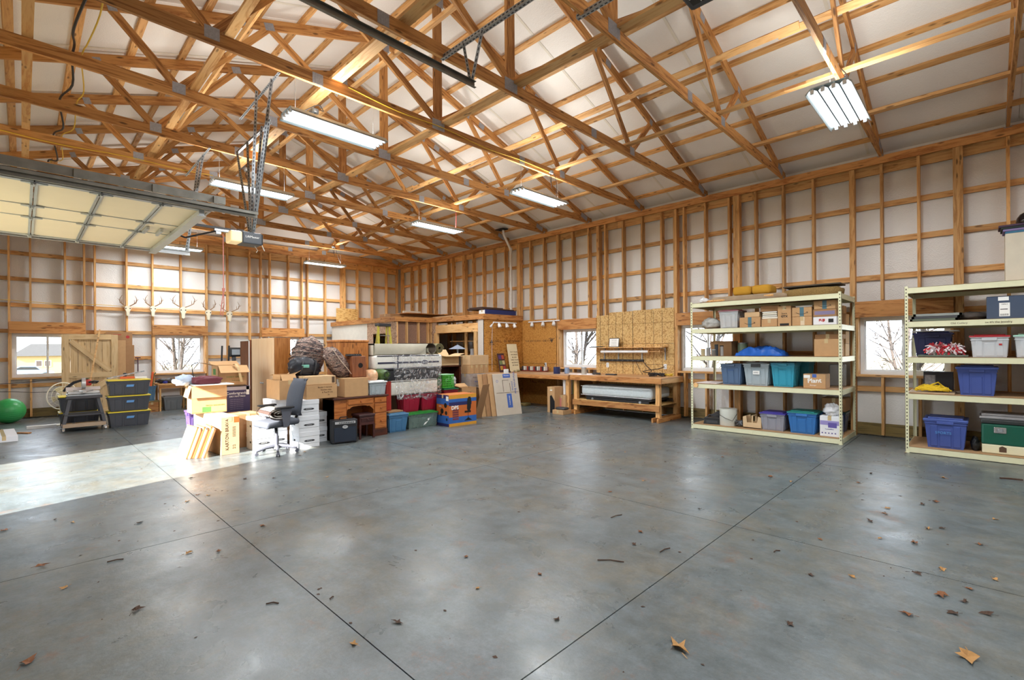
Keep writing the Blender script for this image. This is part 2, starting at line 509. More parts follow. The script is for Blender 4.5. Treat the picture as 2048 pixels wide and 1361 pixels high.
# top girders and bottom boards
for a, b in zip([-5.9, -1.8, 3.3, 6.4, 9.7, 12.2], [-1.8, 3.3, 6.4, 9.7, 12.2, 15.95]):
    board('top_plate', (RX0 + .0, a, 4.69), (RX0 + .0, b, 4.69), (1, 0, 0), 0.038, 0.13, W_hd, wall_right)
    board('girder', (RX1 - .03, a, 4.62), (RX1 - .03, b, 4.62), (1, 0, 0), 0.04, 0.27, W_fr, wall_right)
    board('plate_block', (RX0 + .09, a + .1, 4.745), (RX0 + .09, b - .1, 4.745), (0, 0, 1), 0.03, 0.14, W_fr, wall_right)
    board('skirt_board', (RX1 + .01, a, 0.12), (RX1 + .01, b, 0.12), (1, 0, 0), 0.04, 0.2, W_pt, wall_right)
for h, (pa, pb) in zip(RW, [(6.97, 8.2), (3.62, 4.86), (0.34, 1.61)]):
    board('header', (RX0 - .019, pa, h[3] + .12), (RX0 - .019, pb, h[3] + .12), (1, 0, 0), 0.038, 0.27, W_hd, wall_right)
    board('window_sill_board', ((RX0 + RX2) / 2, h[0], h[2] - .02), ((RX0 + RX2) / 2, h[1], h[2] - .02), (0, 0, 1), 0.038, 0.2, W_fr, wall_right)
    for y in (h[0] - .019, h[1] + .019):
        board('jamb', ((RX0 + RX2) / 2, y, h[2] - .04), ((RX0 + RX2) / 2, y, h[3] + .04), (0, 1, 0), 0.038, 0.2, W_br, wall_right)

bs = [-1.3, -0.75, 0.17, 0.77, 1.32, 1.95, 3.14, 4.30, 4.90, 6.05, 6.66, 7.26, 8.44, 9.02, 9.62, 10.07]
bp_ = [(-0.18, 1), (1.12, 1), (2.50, 1), (3.76, 1), (5.22, 1), (5.49, 1), (6.48, 1), (7.96, 4), (-1.5, 3)]
def bstud(x, z0=0.04, z1=Z1, n=1):
    for k in range(n):
        board('stud', (x - .019 - k * .039, (BY0 + BY1) / 2, z0), (x - .019 - k * .039, (BY0 + BY1) / 2, z1), (1, 0, 0), 0.038, BY1 - BY0, W_fr, wall_back)
for x in bs:
    inw = [h for h in BW if h[0] < x - .02 < h[1]]
    if inw: bstud(x, .04, inw[0][2] - .045); bstud(x, inw[0][3] + .27, Z1)
    else: bstud(x)
for x, n in bp_:
    if x == 5.49: bstud(x, 2.25, Z1)
    else: bstud(x, 0, Z1, n)
BGZ = [0.77, 1.38, 2.05, 2.66, 3.27, 3.87, 4.45]
bn = [-1.85, -0.18, 1.1, 2.48, 3.74, 5.2, 6.46, 7.9, 10.14]
for z in BGZ:
    for a, b in zip(bn[:-1], bn[1:]):
        if 1.2 < z < 2.0 and any(h[0] - .1 < (a + b) / 2 < h[1] + .1 for h in BW): continue
        girt(wall_back, a + .005, b - .005, z, 'y')
for a, b in [(-1.8, 1.1), (1.1, 4.2), (4.2, 7.3), (7.3, 10.14)]:
    board('top_plate', (a, BY0 - .02, 4.67), (b, BY0 - .02, 4.67), (0, 1, 0), 0.038, 0.13, W_hd, wall_back)
    board('girder', (a, BY1 - .03, 4.55), (b, BY1 - .03, 4.55), (0, 1, 0), 0.04, 0.27, W_fr, wall_back)
    board('skirt_board', (a, BY1 + .01, 0.12), (b, BY1 + .01, 0.12), (0, 1, 0), 0.04, 0.2, W_pt, wall_back)
for h, (pa, pb) in zip(BW, [(-.2, 1.11), (2.46, 3.75), (5.2, 6.5)]):
    board('header', (pa, BY0 - .019, h[3] + .14), (pb, BY0 - .019, h[3] + .14), (0, 1, 0), 0.038, 0.27, W_hd, wall_back)
    board('window_sill_board', (h[0], (BY0 + BY2) / 2, h[2] - .02), (h[1], (BY0 + BY2) / 2, h[2] - .02), (0, 0, 1), 0.038, 0.2, W_fr, wall_back)
    for x in (h[0] - .019, h[1] + .019):
        board('jamb', (x, (BY0 + BY2) / 2, h[2] - .04), (x, (BY0 + BY2) / 2, h[3] + .04), (1, 0, 0), 0.038, 0.2, W_br, wall_back)
# left wall framing (out of frame, seen from a side step)
for k in range(22):
    y = -5.8 + k * 1.0
    if DOOR[0] - .1 < y < DOOR[1] + .1: continue
    board('stud', (LX + .08, y, 0.0), (LX + .08, y, Z1), (0, 1, 0), 0.038, .14, W_fr, wall_left)

# ---- windows
def window(n, axis, h):
    y0, y1, z0, z1 = h
    root = struct('window_%d' % n)
    def T(a0, a1, d0, d1, p, q, g):
        if axis == 'x': g.box(RX2 + d0, RX2 + d1, a0, a1, p, q)
        else: g.box(a0, a1, BY2 + d0, BY2 + d1, p, q)
    g = MB(); f = 0.055
    T(y0, y1, -.03, .05, z0, z0 + f, g); T(y0, y1, -.03, .05, z1 - f, z1, g); T(y0, y0 + f, -.03, .05, z0 + f, z1 - f, g); T(y1 - f, y1, -.03, .05, z0 + f, z1 - f, g)
    g.build('window_frame', WHITE, root)
    c = (y0 + y1) / 2
    for (a, b, d) in ((y0 + f, c + .02, 0.0), (c - .02, y1 - f, 0.02)):
        g = MB(); s = 0.026
        T(a, b, d - .012, d + .012, z0 + f, z0 + f + s, g); T(a, b, d - .012, d + .012, z1 - f - s, z1 - f, g)
        T(a, a + s, d - .012, d + .012, z0 + f + s, z1 - f - s, g); T(b - s, b, d - .012, d + .012, z0 + f + s, z1 - f - s, g)
        sh = g.build('sash', WHITE, root)
        g = MB(); T(a + s, b - s, d - .002, d + .002, z0 + f + s, z1 - f - s, g)
        g.build('pane', GLASS, sh)
    for zz in (z0 + .25, z1 - .2):
        g = MB()
        if axis == 'x': g.cyl((RX2 - .012, c, zz), (RX2 - .03, c, zz), .028, n=12)
        else: g.cyl((c, BY2 - .012, zz), (c, BY2 - .03, zz), .028, n=12)
        g.build('latch', WHITE, root, smooth=True)
    return root
GLASS = _new('window_glass')[0]
_nt = GLASS.node_tree
_tr = N(_nt, 'ShaderNodeBsdfTransparent'); _gl = N(_nt, 'ShaderNodeBsdfGlossy', Roughness=0.02); _mx = N(_nt, 'ShaderNodeMixShader')
_fr = N(_nt, 'ShaderNodeFresnel', IOR=1.25)
_nt.links.new(_fr.outputs[0], _mx.inputs[0]); _nt.links.new(_tr.outputs[0], _mx.inputs[1]); _nt.links.new(_gl.outputs[0], _mx.inputs[2])
_nt.links.new(_mx.outputs[0], _nt.nodes['Material Output'].inputs['Surface'])
for k, h in enumerate(BW): window(k + 1, 'y', h)
for k, h in enumerate(RW): window(k + 4, 'x', h)

# ---- roof deck with its purlins ("ceiling")
def zt(x): return 6.84 - 0.3333 * abs(x - CX)
g = MB()
for (xa, xb) in ((LX - .4, CX), (CX, RX2 + .35)):
    za, zb = zt(xa) + .042, zt(xb) + .042
    g.prism([(xa, za), (xb, zb), (xb, zb + .06), (xa, za + .06)], FY - .3, BY2 + .4, 'y')
ceiling = g.build('ceiling', F_roof); ceiling['kind'] = 'structure'
px = [CX + s * (0.16 + 0.605 * k) for s in (-1, 1) for k in range(10)]
for x in px:
    sg = 1 if x > CX else -1
    nrm = Vector((0.3333 * sg, 0, 1)).normalized()
    for a, b in ((-5.9, -1.75), (-1.75, 2.73), (2.73, 7.21), (7.21, 11.69), (11.69, 16.1)):
        board('purlin', (x, a, zt(x) + .02), (x, b, zt(x) + .02), nrm, 0.038, 0.089, W_fr, ceiling)
# foil seam strips across the roof
for y in [-4.0, -2.2, -0.4, 1.42, 3.2, 5.0, 6.8, 8.6, 10.4, 12.2, 14.0]:
    for sg in (-1, 1):
        xe = CX + sg * 6.0
        nrm = Vector((0.3333 * sg, 0, 1)).normalized()
        board('seam_tape', (CX, y, zt(CX) + .038), (xe, y, zt(xe) + .038), nrm, 0.004, 0.04, mat('seam_tape', (228, 222, 208), 0.5), ceiling)

# ---- roof trusses
def make_truss(y):
    t = thing('roof_truss', 'x', 'roof truss', (CX, y, 0), 0, 'timber roof trusses')
    def seg(name, x0, z0, x1, z1, wd, dy=0.0, mt=W_tr):
        return board(name, (CX + x0, y + dy, z0), (CX + x1, y + dy, z1), (0, 1, 0), 0.038, wd, mt, t)
    bz = 4.81
    seg('bottom_chord', -5.98, bz, -1.79, bz, .14); seg('bottom_chord', -1.79, bz, 1.79, bz, .14); seg('bottom_chord', 1.79, bz, 5.98, bz, .14)
    c = 6.84 - .0738
    for s in (-1, 1):
        seg('top_chord', s * 5.98, c - .3333 * 5.98, s * 1.95, c - .3333 * 1.95, .14)
        seg('top_chord', s * 1.95, c - .3333 * 1.95, s * 0.01, c, .14)
        seg('web', 0, bz + .07, s * 1.80, c - .3333 * 1.8 - .06, .089)
        seg('web', s * 1.84, c - .3333 * 1.84 - .06, s * 2.88, bz + .06, .089)
        seg('web', s * 2.92, bz + .06, s * 3.55, c - .3333 * 3.55 - .06, .089)
    seg('king_post', 0, bz + .07, 0, c - .06, .14)
    def plate(x, z, w_, h_, a=0):
        for dy in (-.0205, .0205):
            R = Matrix.Translation((CX + x, y + dy, z)) @ Matrix.Rotation(a, 4, 'Y')
            k = ('plate', w_, h_)
            if k not in BOARDS:
                gg = MB(); gg.box(-w_ / 2, w_ / 2, -.0012, .0012, -h_ / 2, h_ / 2)
                n = int(w_ / .026)
                for q in range(n):
                    xx = -w_ / 2 + (q + .5) * w_ / n
                    gg.box(xx - .004, xx + .004, -.003, .003, -h_ / 2 + .008, h_ / 2 - .008)
                me = bpy.data.meshes.new('gusset_plate'); me.from_pydata(gg.v, [], gg.f); me.materials.append(PLATE); BOARDS[k] = me
            o = bpy.data.objects.new('gusset_plate', BOARDS[k])
            place(o, t, WM[t.name].inverted() @ R)
    plate(0, bz + .03, .22, .15); plate(0, c - .1, .2, .16)
    for s in (-1, 1):
        plate(s * 1.79, bz, .13, .13); plate(s * 2.9, bz + .04, .14, .13)
        plate(s * 1.82, c - .3333 * 1.82 - .03, .13, .1, s * .32); plate(s * 2.2, c - .3333 * 2.2, .14, .11, s * .32)
        plate(s * 3.55, c - .3333 * 3.55 - .03, .09, .1, s * .32)
        plate(s * 5.66, bz + .06, .26, .12, s * .32)
    # truss seat clips
    for s in (-1, 1):
        gg = MB(); gg.box(-.03, .03, -.045, .045, -.004, .004); gg.box(-.028, .028, .02, .024, -.0, .05); gg.box(-.028, .028, -.024, -.02, 0, .05)
        gg.build('hurricane_tie', GALV, t, M=Matrix.Translation((s * 5.86, 0, 4.74)))
    return t
ord_ = ['third behind the camera', 'second behind the camera', 'first behind the camera', 'nearest', 'second nearest', 'third nearest', 'fourth nearest', 'fifth nearest',
        'sixth nearest', 'seventh nearest', 'eighth nearest', 'ninth nearest', 'tenth nearest', 'eleventh nearest', 'against the back wall']
t0 = None
for k in range(-3, 12):
    y = -0.26 + 1.4945 * k
    if k == 11: y = 15.99
    if t0 is None: t0 = make_truss(y); t = t0
    else: t = copy_tree(t0, None, Matrix.Translation((CX, y, 0)))
    nth = {-3: None, -2: None, -1: None, 0: 'running off the right edge of the photo', 1: 'ending above the right-hand window', 2: 'second in from the right, under the bright square shop light side', 11: 'flat against the top of the back wall'}
    names = {0: 'first', 1: 'second', 2: 'third', 3: 'fourth', 4: 'fifth', 5: 'sixth', 6: 'seventh', 7: 'eighth', 8: 'ninth', 9: 'tenth', 10: 'eleventh'}
    if k in names: t['label'] = 'timber roof truss, %s along the right wall counted from its right end' % names[k]
    elif k == 11: t['label'] = 'timber roof truss set flat against the top of the back wall'
    else: t['label'] = 'timber roof truss behind the viewpoint, %s before the first one in view' % {-1: 'one', -2: 'two', -3: 'three'}[k]

# ---- long braces laid on the trusses (pieces of the ceiling)
def brace(x, z, side, t, wd, stag=0.06, mt=None):
    yy = -5.5; k = 0
    while yy < 15.9:
        L = min(4.4 if k else 3.2, 16.0 - yy)
        if L < 0.6: break
        board('lateral_brace', (x + (stag if k % 2 else 0), yy, z), (x + (stag if k % 2 else 0), yy + L, z), side, t, wd, mt or W_br, ceiling)
        yy += L - 0.25; k += 1
for x in (0.06, 8.55): brace(x, 4.90, (0, 0, 1), .038, .089, .0)
for x in (1.56, 7.02): brace(x, 4.90, (0, 0, 1), .038, .089, .0)
brace(2.75, 4.90, (0, 0, 1), .038, .14, .0)
n1 = Vector((-1.2, 0, -1.1)).normalized()
brace(6.70, 5.50, Vector((1.2, 0, 1.1)), .038, .089, .05)
brace(1.90, 5.50, Vector((-1.2, 0, 1.1)), .038, .089, .05)
brace(4.42, 4.90, (0, 0, 1), .038, .14, .0)
brace(3.62, 5.62, Vector((-1.1, 0, 1.8)), .038, .14, .0)
# ================================================================= hanging shop lights
TUBE = mat('lit_tube', (255, 255, 255), 0.5, noise=0, emit=(240, 250, 255), es=TUBE_E)
HOOD = mat('light_hood', (178, 188, 190), 0.35, 0.3)
REFL = mat('light_reflector', (240, 244, 246), 0.3)
def shop_light(x, y, z, label, wide=0.36, zt_=4.765):
    t = thing('shop_light', label, 'ceiling light', (x, y, z), 0, 'four-tube shop lights hung from the trusses')
    w2 = wide / 2
    g = MB()
    g.prism([(-w2, 0), (-w2, .02), (-w2 * .75, .07), (w2 * .75, .07), (w2, .02), (w2, 0), (w2 - .004, 0), (w2 * .74, .064), (-w2 * .74, .064), (-w2 + .004, 0)], -.61, .61, 'x')
    g.box(-.45, .45, -.05, .05, .07, .105)
    g.build('hood', HOOD, t)
    g = MB(); 
    for k in range(4):
        c = (k - 1.5) * wide / 4.3; d = wide / 10
        g.prism([(c - d, .035), (c, .062), (c + d, .035), (c + d, .031), (c, .058), (c - d, .031)], -.59, .59, 'x')
    g.build('reflector', REFL, t)
    for k in range(4):
        c = (k - 1.5) * wide / 4.3
        g = MB(); g.cyl((-.58, c, .022), (.58, c, .022), .013, n=8); g.build('tube', TUBE, t, smooth=True)
        for s in (-1, 1):
            g = MB(); g.rbox(s * .60 - .012, s * .60 + .012, c - .018, c + .018, .004, .05, .004, 1); g.build('lamp_holder', WHITE, t)
    for s in (-1, 1):
        g = MB(); g.cyl((s * .5, 0, .10), (s * .5, 0, zt_ - z), .0025, n=5); g.build('chain', GALV, t)
    l = bpy.data.lights.new('shop_light_glow', 'AREA'); l.shape = 'RECTANGLE'; l.size = 1.15; l.size_y = wide * .8
    l.energy = LAMP_W; l.color = (0.92, 0.97, 1.0)
    o = bpy.data.objects.new('glow', l); place(o, t, Matrix.Translation((0, 0, -0.006)))
    # added upward fill lamp that brightens the ceiling; the hood itself is closed
    l = bpy.data.lights.new('ceiling_fill_light', 'AREA'); l.shape = 'RECTANGLE'; l.size = 1.15; l.size_y = wide * .5
    l.energy = LAMP_W * UPFILL; l.color = (1.0, 0.97, 0.92)
    o = bpy.data.objects.new('ceiling_fill', l); place(o, t, Matrix.Translation((0, 0, .112)) @ Matrix.Rotation(PI, 4, 'X'))
    return t
shop_light(2.75, 5.72, 4.25, 'large grey hooded shop light, nearest one hanging left of the ridge')
shop_light(2.73, 8.72, 4.22, 'hooded shop light behind the steel hangers, above the garage door opener')
shop_light(6.56, 5.70, 4.24, 'bright shop light hanging above the middle of the floor, four tubes showing')
shop_light(6.50, 8.66, 4.23, 'slim shop light hanging in front of the bent white pipe')
shop_light(6.66, 14.685, 4.20, 'small far shop light hanging just in front of the back wall')
shop_light(6.60, 1.17, 4.27, 'glaring white shop light by itself near the top right, seen from below', .42)
shop_light(2.75, 1.0, 4.27, 'unseen shop light added for brightness above the viewpoint, out of frame')  # this and the next two: unseen fixtures added to brighten the room
shop_light(6.60, -3.2, 4.27, 'unseen shop light added for brightness behind the viewpoint on the right, out of frame')
shop_light(2.75, -3.2, 4.27, 'unseen shop light added for brightness behind the viewpoint on the left, out of frame')
shop_light(2.73, 14.685, 4.17, 'far shop light hidden above the raised garage door')
# ================================================================= raised garage door, tracks, openers
DOORW = mat('door_cream_steel', (246, 230, 200), 0.5, noise=0.03, nscale=3, bump=0.15, bscale=160)
DSTEEL = mat('door_hardware_steel', (186, 190, 192), 0.4, 0.6, 0.08)
DRUST = mat('weathered_strut', (134, 132, 124), 0.5, 0.6, 0.25, 9)
door1 = struct('door_1')
DX = [1.50, 1.05, 0.56, 0.09, -0.38, -0.85, -1.32]
D0, D1 = 6.16, 9.10
for k in range(6):
    xa, xb = DX[k + 1] + .004, DX[k] - .004
    g = MB(); g.rbox(xa, xb, D0, D1, 3.12, 3.165, .006, 1)
    s = g.build('door_section', DOORW, door1)
    g = MB(); g.box(xa, xa + .022, D0, D1, 3.108, 3.12); g.box(xb - .022, xb, D0, D1, 3.108, 3.12)
    g.build('section_rail', DSTEEL, s)
    for y in (7.22, 7.84):
        g = MB(); g.box(xa + .02, xb - .02, y - .006, y + .006, 3.112, 3.12); g.build('stile', DSTEEL, s)
    for y in (D0 + .04, D1 - .04):
        g = MB(); g.box(xa + .02, xb - .02, y - .035, y + .035, 3.108, 3.12); g.build('end_stile', DSTEEL, s)
HG = None
for x in DX[1:-1]:
    for y in (6.22, 7.22, 7.84, 9.04):
        if HG is None:
            g = MB(); g.prism([(-.09, -.012), (-.03, -.03), (.03, -.03), (.09, -.012), (.09, .012), (.03, .03), (-.03, .03), (-.09, .012)], -.012, -.004, 'z')
            g.cyl((0, -.045, -.02), (0, .045, -.02), .012, n=8); g.cyl((-.02, 0, -.03), (-.02, 0, -.012), .01, n=8)
            HG = g.build('hinge', DSTEEL, door1, M=Matrix.Translation((x, y, 3.112)))
        else:
            o = HG.copy(); place(o, door1, Matrix.Translation((x, y, 3.112)))
        if y in (6.22, 9.04):
            yy = y + (-.1 if y < 7 else .1)
            g = MB(); g.cyl((x, y, 3.12), (x, yy, 3.135), .006, n=6); g.cyl((x, yy, 3.135), (x, yy + (-.02 if y < 7 else .02), 3.135), .022, n=10); g.build('roller', BLACK, door1, smooth=True)
g = MB(); g.box(1.38, 1.43, D0 + .02, D1 - .02, 3.05, 3.112); g.box(1.36, 1.45, D0 + .02, D1 - .02, 3.046, 3.052); g.build('strut', DSTEEL, door1)
g = MB(); g.box(1.24, 1.27, 7.45, 7.78, 3.07, 3.112); g.box(1.1, 1.13, 7.45, 7.78, 3.08, 3.112); g.build('operator_bracket', DSTEEL, door1)
def track(y, x1, z, sgn, x0=LX + .1):
    g = MB(); g.box(x0, x1, y - .002, y + .002, z - .03, z + .03)
    g.box(x0, x1, min(y, y - sgn * .03), max(y, y - sgn * .03), z - .032, z - .028); g.box(x0, x1, min(y, y - sgn * .03), max(y, y - sgn * .03), z + .028, z + .032)
    g.box(x0, x1, min(y, y + sgn * .035), max(y, y + sgn * .035), z + .032, z + .036); g.box(x0, x1, y + sgn * .033 - .002, y + sgn * .033 + .002, z + .0, z + .036)
    return g
track(6.06, 1.94, 3.13, -1).build('track', DRUST, door1)
track(9.20, 1.92, 3.13, 1).build('track', DSTEEL, door1)
g = MB(); g.box(LX + .2, 1.62, 6.1, 6.13, 3.2, 3.28); 
for x in (-.3, .35, .95, 1.5): g.box(x, x + .035, 6.08, 6.1, 3.19, 3.27)
g.build('edge_angle', DRUST, door1)

def angle_iron(name, a, b, parent, wdt=.032, mt=None):
    """perforated steel angle: two leaves with punched dark slots"""
    L, Mx = frame_M(a, b, (0.3, 1, 0.1) if abs((Vector(b) - Vector(a)).normalized().z) > .5 else (0, 0, 1))
    g = MB(); g.mi = 0
    g.box(-L / 2, L / 2, 0, wdt, -.0012, .0012); g.box(-L / 2, L / 2, -.0012, .0012, -wdt, 0)
    g.mi = 1; n = int(L / .05)
    for k in range(n):
        x = -L / 2 + (k + .5) * L / n
        g.box(x - .014, x + .014, wdt * .35, wdt * .7, -.0022, .0022); g.box(x - .014, x + .014, -.0022, .0022, -wdt * .7, -wdt * .35)
    Mp = WM.get(parent.name, ident()) if parent is not None else ident()
    return g.build(name, [mt or GALV, mat('slot_dark', (58, 58, 62), 0.7)], parent, M=Mp.inverted() @ Mx, fix=False)
angle_iron('hanger_bar', (2.10, 5.75, 4.735), (2.14, 7.30, 4.735), door1)
angle_iron('hanger', (2.09, 5.95, 4.74), (1.93, 6.07, 3.12), door1)
angle_iron('hanger', (2.05, 6.35, 4.74), (1.90, 6.08, 3.12), door1)
angle_iron('hanger_bar', (2.10, 8.65, 4.735), (2.12, 10.35, 4.735), door1)
angle_iron('hanger', (2.10, 9.35, 4.74), (1.90, 9.21, 3.12), door1)
angle_iron('hanger', (2.10, 9.05, 4.74), (1.88, 9.21, 3.12), door1)

# second, taller door (closed, beside the camera) whose track ends show overhead
door2 = struct('door_2')
for k in range(7):
    g = MB(); g.box(LX + .06, LX + .1, -.25, 3.6, .02 + k * .6, .61 + k * .6); g.build('door_section', DOORW, door2)
track(3.70, 3.25, 4.24, 1).build('track', DRUST, door2)
track(-0.35, 3.25, 4.24, -1).build('track', DRUST, door2)
angle_iron('hanger_bar', (3.24, 4.25, 4.735), (3.26, 2.70, 4.735), door2, .04)
angle_iron('hanger', (3.25, 3.85, 4.74), (3.22, 3.70, 4.24), door2)
angle_iron('hanger', (3.25, 3.55, 4.74), (3.24, 3.72, 4.24), door2)
angle_iron('hanger_bar', (3.77, 2.80, 4.735), (3.78, 1.20, 4.735), door2, .04)

def opener(x, y, z, label, lab=True):
    t = thing('garage_door_opener', label, 'door opener', (x, y, z))
    g = MB(); g.rbox(.0, .26, -.13, .13, -.08, .09, .015, 2); g.build('motor_housing', mat('opener_charcoal', (70, 74, 80), .45), t)
    g = MB(); g.rbox(-.15, .002, -.125, .125, -.075, .085, .02, 2); g.build('light_lens', mat('opener_lens', (250, 226, 180), .4, noise=0, emit=(255, 226, 170), es=.35 if lab else .0), t)
    g = MB(); g.rbox(.26, .275, -.12, .12, -.07, .08, .006, 1); g.build('end_cap', BLACK, t)
    g = MB(); g.box(-3.2 if lab else -4.8, .05, -.02, .02, .09, .12); g.build('rail', mat('rail_dark', (48, 46, 46), .4, .5), t)
    return t
op1 = opener(2.20, 7.62, 3.16, 'dark grey garage door opener with a lit cream lens, hung from steel angles')
for a in ((2.44, 8.5), (2.44, 8.0), (2.42, 7.3), (2.42, 7.0)):
    angle_iron('hanger', (a[0], a[1], 4.74), (2.36, 7.55 + (a[1] - 7.6) * .12, 3.25), op1, mt=DRUST if a[1] > 7.9 else GALV)
angle_iron('hanger_bar', (2.44, 8.6, 4.735), (2.44, 7.1, 4.735), op1)
g = MB(); g.cyl((.3, .02, -.04), (.34, .02, -.13), .006, n=6); g.tube([(.2, 0, -.08), (.24, 0, -.14), (.22, 0, -.17)], .005); g.build('antenna_wire', mat('white_wire', (220, 214, 200), .5), op1, smooth=True)
g = MB(); g.box(-.32, -.14, -.025, .025, .06, .09); g.box(-.30, -.24, -.018, .018, .02, .06); g.build('trolley', GALV, op1)
g = MB(); g.tube([(-.27, 0, .07), (-.66, 0, -.09)], .012, 6); g.tube([(-.66, 0, -.09), (-.83, 0, -.03)], .012, 6); g.build('door_arm', mat('rail_dark', (48, 46, 46), .4, .5), op1)
ROPE = mat('red_cord', (206, 132, 122), .8)
g = MB(); g.tube([(1.99, 7.62, 3.19), (1.99, 7.62, 2.45), (1.99, 7.61, 2.36)], .006); g.cyl((1.99, 7.62, 2.43), (1.99, 7.62, 2.39), .02, n=8)
g.tube([(1.99, 7.62, 2.4), (1.965, 7.62, 2.2), (1.95, 7.62, 2.05), (1.975, 7.62, 2.04), (1.995, 7.62, 2.2), (1.99, 7.62, 2.38)], .006)
tag(g.build('pull_cord', ROPE, None, smooth=True), 'faded red emergency pull cord with a knot, hanging below the garage door opener', 'cord')
op2 = opener(3.555, 1.55, 4.35, 'black opener housing with warning labels, cut off by the top edge of the photo', False)
angle_iron('hanger', (3.78, 1.95, 4.74), (3.7, 1.60, 4.44), op2); angle_iron('hanger', (3.78, 1.4, 4.74), (3.7, 1.50, 4.44), op2)
g = MB(); g.box(.01, .2, -.09, .09, -.0835, -.081); g.build('warning_label', mat('black_label', (30, 30, 34), .5), op2)
g = MB()
for k in range(7): g.box(.03, .15 + .02 * (k % 3), -.075 + k * .018, -.069 + k * .018, -.085, -.0837)
g.box(.03, .12, .05, .085, -.085, -.0837); g.build('label_print', mat('label_white', (226, 226, 226), .6), op2)

def text(s, size, mtl, parent, M, name='lettering', ext=.0006, align='CENTER', bold=0.0, sx=1.0):
    cu = bpy.data.curves.new('txt', 'FONT'); cu.body = s; cu.size = size; cu.extrude = ext; cu.align_x = align; cu.align_y = 'CENTER'; cu.offset = bold; cu.resolution_u = 2
    tmp = bpy.data.objects.new('txt', cu)
    me = bpy.data.meshes.new_from_object(tmp)
    me.name = name; me.materials.clear(); me.materials.append(mtl)
    bpy.data.objects.remove(tmp); bpy.data.curves.remove(cu)
    o = bpy.data.objects.new(name, me)
    return place(o, parent, M @ Matrix.Diagonal((sx, 1, 1, 1)))
def MR(loc, face='-y', roll=0.0):
    """matrix for a flat print whose face looks along face"""
    R = {'-y': Euler((PI / 2, 0, 0)), '-x': Euler((PI / 2, 0, -PI / 2)), '+z': Euler((0, 0, 0)), '+x': Euler((PI / 2, 0, PI / 2))}[face].to_matrix().to_4x4()
    return Matrix.Translation(Vector(loc)) @ R @ Matrix.Rotation(roll, 4, 'Z')
INK = mat('black_ink', (30, 28, 26), .7, noise=0)
INKW = mat('white_ink', (240, 240, 236), .6, noise=0)
INKB = mat('blue_ink', (66, 98, 172), .7, noise=0)
INKG = mat('green_ink', (78, 122, 62), .7, noise=0)
INKR = mat('red_ink', (176, 50, 48), .7, noise=0)
INKBR = mat('brown_ink', (84, 62, 44), .8, noise=0)
text('LiftMaster', .045, INKW, op1, MR((.13, -.131, .02), '-y'))

# ---- cables draped over the trusses
def cable(name, pts, r, mt, label, group=None, sub=4, parent=None):
    P = [Vector(p) for p in pts]; out = []
    for i in range(len(P) - 1):
        p0 = P[max(i - 1, 0)]; p1 = P[i]; p2 = P[i + 1]; p3 = P[min(i + 2, len(P) - 1)]
        for k in range(sub):
            t = k / sub
            out.append(0.5 * ((2 * p1) + (-p0 + p2) * t + (2 * p0 - 5 * p1 + 4 * p2 - p3) * t * t + (-p0 + 3 * p1 - 3 * p2 + p3) * t ** 3))
    out.append(P[-1])
    g = MB(); g.tube(out, r, 6)
    o = g.build(name, mt, parent, smooth=True, M=(WM[parent.name].inverted() if parent is not None else None))
    if label: tag(o, label, 'cable', group)
    return o
YEL = mat('yellow_romex', (226, 188, 60), .5); BLKC = mat('black_cable', (32, 28, 28), .5)
zb = 4.90
cable('power_cable', [(.5, 5.6, zb), (.44, 5.9, 4.84), (.38, 6.5, 4.78), (.42, 7.05, zb), (.42, 7.4, zb), (.45, 7.9, 4.8), (.38, 8.6, zb), (.38, 8.95, zb), (.44, 9.5, 4.8), (.37, 10.1, zb), (.37, 10.5, zb), (.44, 11.1, 4.78), (.35, 11.6, zb), (.35, 12, zb)], .012, BLKC, 'thick black cable sagging from truss to truss at upper left')
cable('power_cable', [(.55, 5.6, zb), (.55, 6.1, 4.82), (.5, 6.7, 4.78), (.5, 7.1, zb), (.5, 7.4, zb), (.56, 8.0, 4.8), (.54, 8.6, zb), (.54, 8.95, zb), (.55, 9.5, 4.82), (.46, 10.1, zb), (.46, 10.5, zb), (.5, 11.1, 4.8), (.38, 11.6, zb), (.4, 12, zb)], .007, YEL, 'thin yellow cable sagging beside the thick black one at upper left')
yT = -0.26 + 1.4945 * 7 - .022
cable('power_cable', [(-1.6, yT, 4.8), (-.4, yT, 4.79), (.4, yT, 4.76), (1.2, yT, 4.80), (2.0, yT, 4.78), (2.5, yT, 4.8)], .007, YEL, 'yellow cable stapled along the side of a truss chord above the raised door')
cable('power_cable', [(2.80, 4.3, 4.93), (2.72, 5.0, 4.93), (2.70, 6.0, 4.935), (2.76, 7.0, 4.93), (2.70, 8, 4.935), (2.74, 9, 4.93), (2.70, 10.5, 4.93)], .007, YEL, 'yellow cable lying along the pale brace beside the near shop light')
cable('power_cable', [(2.82, 5.2, 4.935), (2.78, 6.0, 4.94), (2.84, 7.0, 4.935), (2.8, 8.5, 4.935), (2.84, 10.5, 4.935)], .006, BLKC, 'black cable lying along the pale brace beside the near shop light')
for (x, y, lab) in ((2.86, 6.6, 'round metal junction box with tangled cords beside the near shop light'), (2.9, 9.6, 'metal junction box behind the opener hangers'), (6.86, 5.70, 'black junction box on the truss beside the middle shop light'), (6.9, 14.62, 'metal junction box above the far shop light')):
    t = thing('junction_box', lab, 'electrical box', (x, y, 4.80 if x > 3 else 4.86))
    g = MB(); g.lathe([(0, -.03), (.05, -.03), (.055, -.02), (.055, .02), (0, .02)], n=10); g.build('box_body', GALV, t, smooth=True)
    g = MB(); g.tube([(0, 0, -.02), (.03, .01, -.08), (.01, 0, -.2), (.04, .01, -.28), (-.02, 0, -.1), (.0, .0, -.02)], .006); g.build('cord_loop', BLKC, t, smooth=True)
